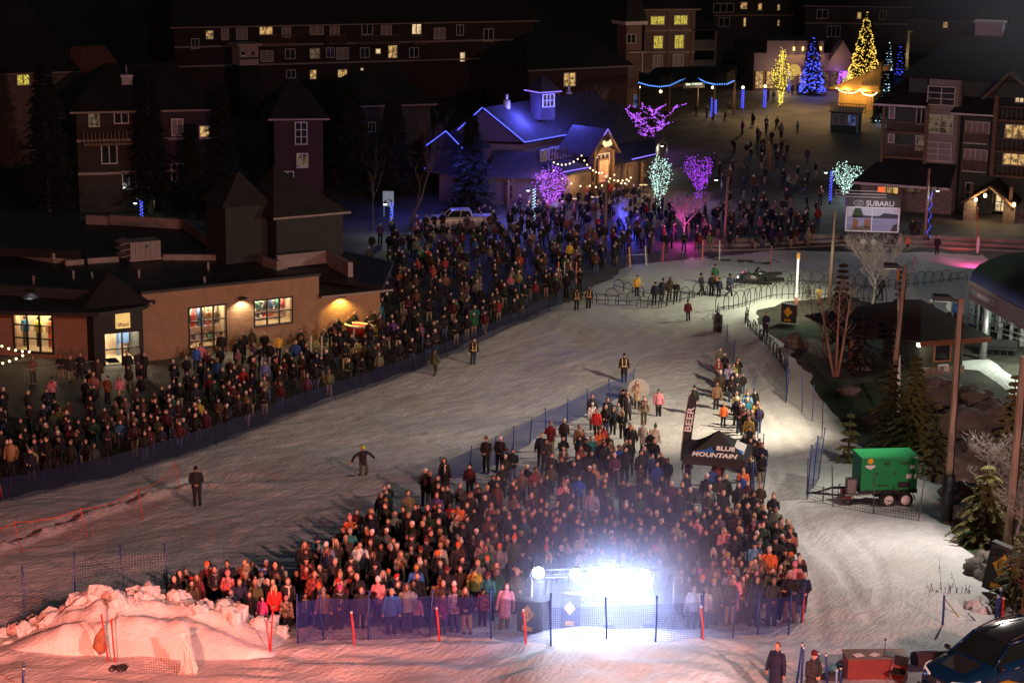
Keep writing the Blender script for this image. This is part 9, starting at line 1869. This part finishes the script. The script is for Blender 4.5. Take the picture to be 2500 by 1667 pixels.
cd = [c for c in cd if not (1290 < c[2] < 1640 and c[3] > 1480)]
cd.sort()
N_IND = 315
for (y, x, px, py) in cd:
 h = random.gauss(1.72, .09) if random.random() > .08 else random.uniform(1.2, 1.45); h = max(1.15, min(1.92, h))
 made = None
 if len(people) < N_IND:
  for _ in range(12):
   hw = pick(HW); jc = pick(JW); cut = random.choices(['jk', 'coat', 'hoodie'], [6, 3, 2])[0]
   hx, hy = proj((x, y, gz(x, y)+h))
   made = person((x, y, gz(x, y)+.05), jc, hw, hwcol(hw), random.choice(['black', 'black', 'black', 'charcoal', 'navy', 'denim', 'khaki']), zone(hx, hy),
                          random.choices([A_, B_, C_, D_, 'walking'], [8, 8, 4, 3, 2])[0], cut, h, random.uniform(-.5, .5), legset=random.choice(['legs', 'wide']))
   if made: occupied.pop(); break
 if not made: stuff.append((x, y, h, random.uniform(-.5, .5), 0))
print('front crowd', len(cd), 'individuals', len(people), 'rest', len(stuff))
# phones held up
k = 0
for p_ in people:
 if 'holding up a phone' in p_['label'] and k < 14:
  k += 1; s = p_.scale[0]; q = PM[C_]['J']['wrL']; mb = MB(); mb.bbox((-.04, -.006, -.08), (.04, .006, .08)); o = mb.obj('phone', M_BLACK)
  mb = MB(); mb.bbox((-.034, .007, -.07), (.034, .009, .07)); mb.obj('screen', glow('phone_screen', (.8, .85, 1), 1.2), o)
  rm = Matrix.Rotation(p_.rotation_euler.z, 3, 'Z'); o.location = p_.location+rm@((q+Vector((0, -.03, .11)))*s); o.rotation_euler = (0, 0, p_.rotation_euler.z)
  tag(o, 'phone held up by the '+' '.join(p_['label'].replace('person in ', '').replace('person, ', '').split(',')[0].split()[:5])+' wearer'+(' '+p_['label'].split(', ')[-1].split(' crowd')[0] if True else ''), 'phone')
  if len(o['label'].split()) > 16: o['label'] = ' '.join(o['label'].split()[:16])
# the far crowds: one mass
LC = world_poly([(-60, 1215), (-60, 1010), (60, 1000), (240, 960), (420, 930), (560, 880), (700, 870), (830, 800), (900, 740), (895, 690), (880, 640), (890, 600), (950, 575), (1100, 560), (1250, 530), (1420, 530), (1560, 560), (1560, 620),
                 (1450, 690), (1375, 742), (1258, 790), (1130, 846), (1010, 898), (840, 958), (700, 1004), (540, 1072), (270, 1158)])
PL = world_poly([(1540, 560), (1700, 540), (1900, 520), (2010, 530), (2000, 600), (1850, 612), (1700, 618), (1560, 625)])
P2 = world_poly([(1680, 430), (1900, 350), (2000, 420), (2010, 520), (1800, 520), (1700, 510)])
P3 = world_poly([(1770, 320), (1960, 310), (1960, 400), (1780, 400)])
P4 = world_poly([(1250, 500), (1500, 480), (1640, 520), (1640, 560), (1300, 560)])
def dl(px, py):
 e = np.interp(px, [0, 270, 540, 840, 1130, 1372], [1222, 1165, 1078, 962, 850, 745])-py
 if px < 930: return .9 if e < 130 else (.28 if e < 230 else .15)
 if e < 60: return .9
 return .5 if px > 950 else .3
far = [(c, 1) for c in cands(LC, 8500, .8, dl)]
far += [(c, 2) for c in cands(PL, 750, .8, lambda a, b: .7)]+[(c, 2) for c in cands(P2, 240, 1.0, lambda a, b: .5)]+[(c, 2) for c in cands(P3, 80, 1.0, lambda a, b: .6)]+[(c, 2) for c in cands(P4, 420, .8, lambda a, b: .7)]
for c, k in far: stuff.append((c[1], c[0], max(1.2, random.gauss(1.7, .1)), random.uniform(-.6, .6) if k == 1 else random.uniform(-1.5, 1.5), k))
for px, py in [(1934, 232), (1948, 232), (1875, 245), (1888, 250), (1700, 285), (1725, 290), (1780, 282), (1836, 305), (1838, 310), (1870, 318), (1896, 318), (2073, 250), (2104, 252), (2088, 268), (1645, 540), (1870, 330), (1625, 300), (1590, 305), (1770, 300)]:
 g = G(px, py); stuff.append((g.x, g.y, 1.7, random.uniform(-3, 3), 2))
def low_person(pose):
 J = PM[pose]['J']; parts = []
 mb = MB(); mb.rings([((0, 0, .78), .20, .15), ((0, 0, 1.05), .195, .14), ((0, 0, 1.32), .225, .15), ((0, 0, 1.43), .15, .11), ((0, 0, 1.5), .08, .08)], 8)
 for s in 'LR': mb.tube([J['sh'+s], J['el'+s], J['wr'+s]], [.085, .07, .05], 5)
 parts.append((mb, 'j'))
 mb = MB(); mb.rings([((0, 0, .7), .15, .13), ((0, 0, .95), .17, .13)], 6)
 for s in 'LR': mb.tube([J['hip'+s], J['kn'+s], J['an'+s]-Vector((0, 0, .07))], [.10, .075, .065], 5)
 parts.append((mb, 't'))
 mb = MB(); h = J['head']; mb.ball(h+Vector((0, -.01, .03)), .1, 7, 6, (.82, .98, 1.22))
 for s in 'LR': mb.ball(J['wr'+s], .045, 5, 4)
 parts.append((mb, 's'))
 mb = MB(); mb.ball(h+Vector((0, .015, .07)), .105, 7, 5, (.9, 1.0, 1.0)); parts.append((mb, 'h'))
 return parts
LP = [low_person(p_) for p_ in (A_, B_, D_, 'walking')]
def build_stuff(name, lst, label):
 V = []; F = []; Ccol = []
 for (x, y, h, rz, k) in lst:
  lp = random.choice(LP); s = h/1.75; c, sn = math.cos(rz)*s, math.sin(rz)*s; z = gz(x, y)+(.03)
  jw = CC[pick(JW)]; jw = tuple(a*(random.uniform(.22, .62) if random.random() < .92 else 1.1) for a in jw); cols = {'j': jw, 't': random.choice([CC['black'], CC['charcoal'], CC['denim'], CC['khaki']]), 's': random.choice(SKINS), 'h': CC[random.choice(['dark', 'brown', 'black', 'blonde', 'grey', 'maroon', 'white', 'navy', 'dark'])]}
  fx, fy = random.uniform(.95, 1.15), random.uniform(.95, 1.15)
  for mb, key in lp:
   o = len(V); V += [(x+c*a*fx-sn*b_*fy, y+sn*a*fx+c*b_*fy, z+s*zz) for a, b_, zz in mb.v]
   F += [tuple(i+o for i in f_) for f_ in mb.f]; Ccol += [cols[key]+(1,)]*len(mb.v)
 me = bpy.data.meshes.new(name); me.from_pydata(V, [], F); at = me.color_attributes.new('dye', 'FLOAT_COLOR', 'POINT')
 at.data.foreach_set('color', np.array(Ccol, np.float32).reshape(-1)); me.polygons.foreach_set('use_smooth', [True]*len(F))
 me.materials.append(tinted('crowd_cloth', .8, .2, 3, 0, 'dye')); o = bpy.data.objects.new(name, me); COL.objects.link(o); o['kind'] = 'stuff'; o['label'] = label; return o
build_stuff('crowd', [s for s in stuff], 'mass of spectators in winter clothes packed along the run and the village plaza')
print('stuff people', len(stuff))
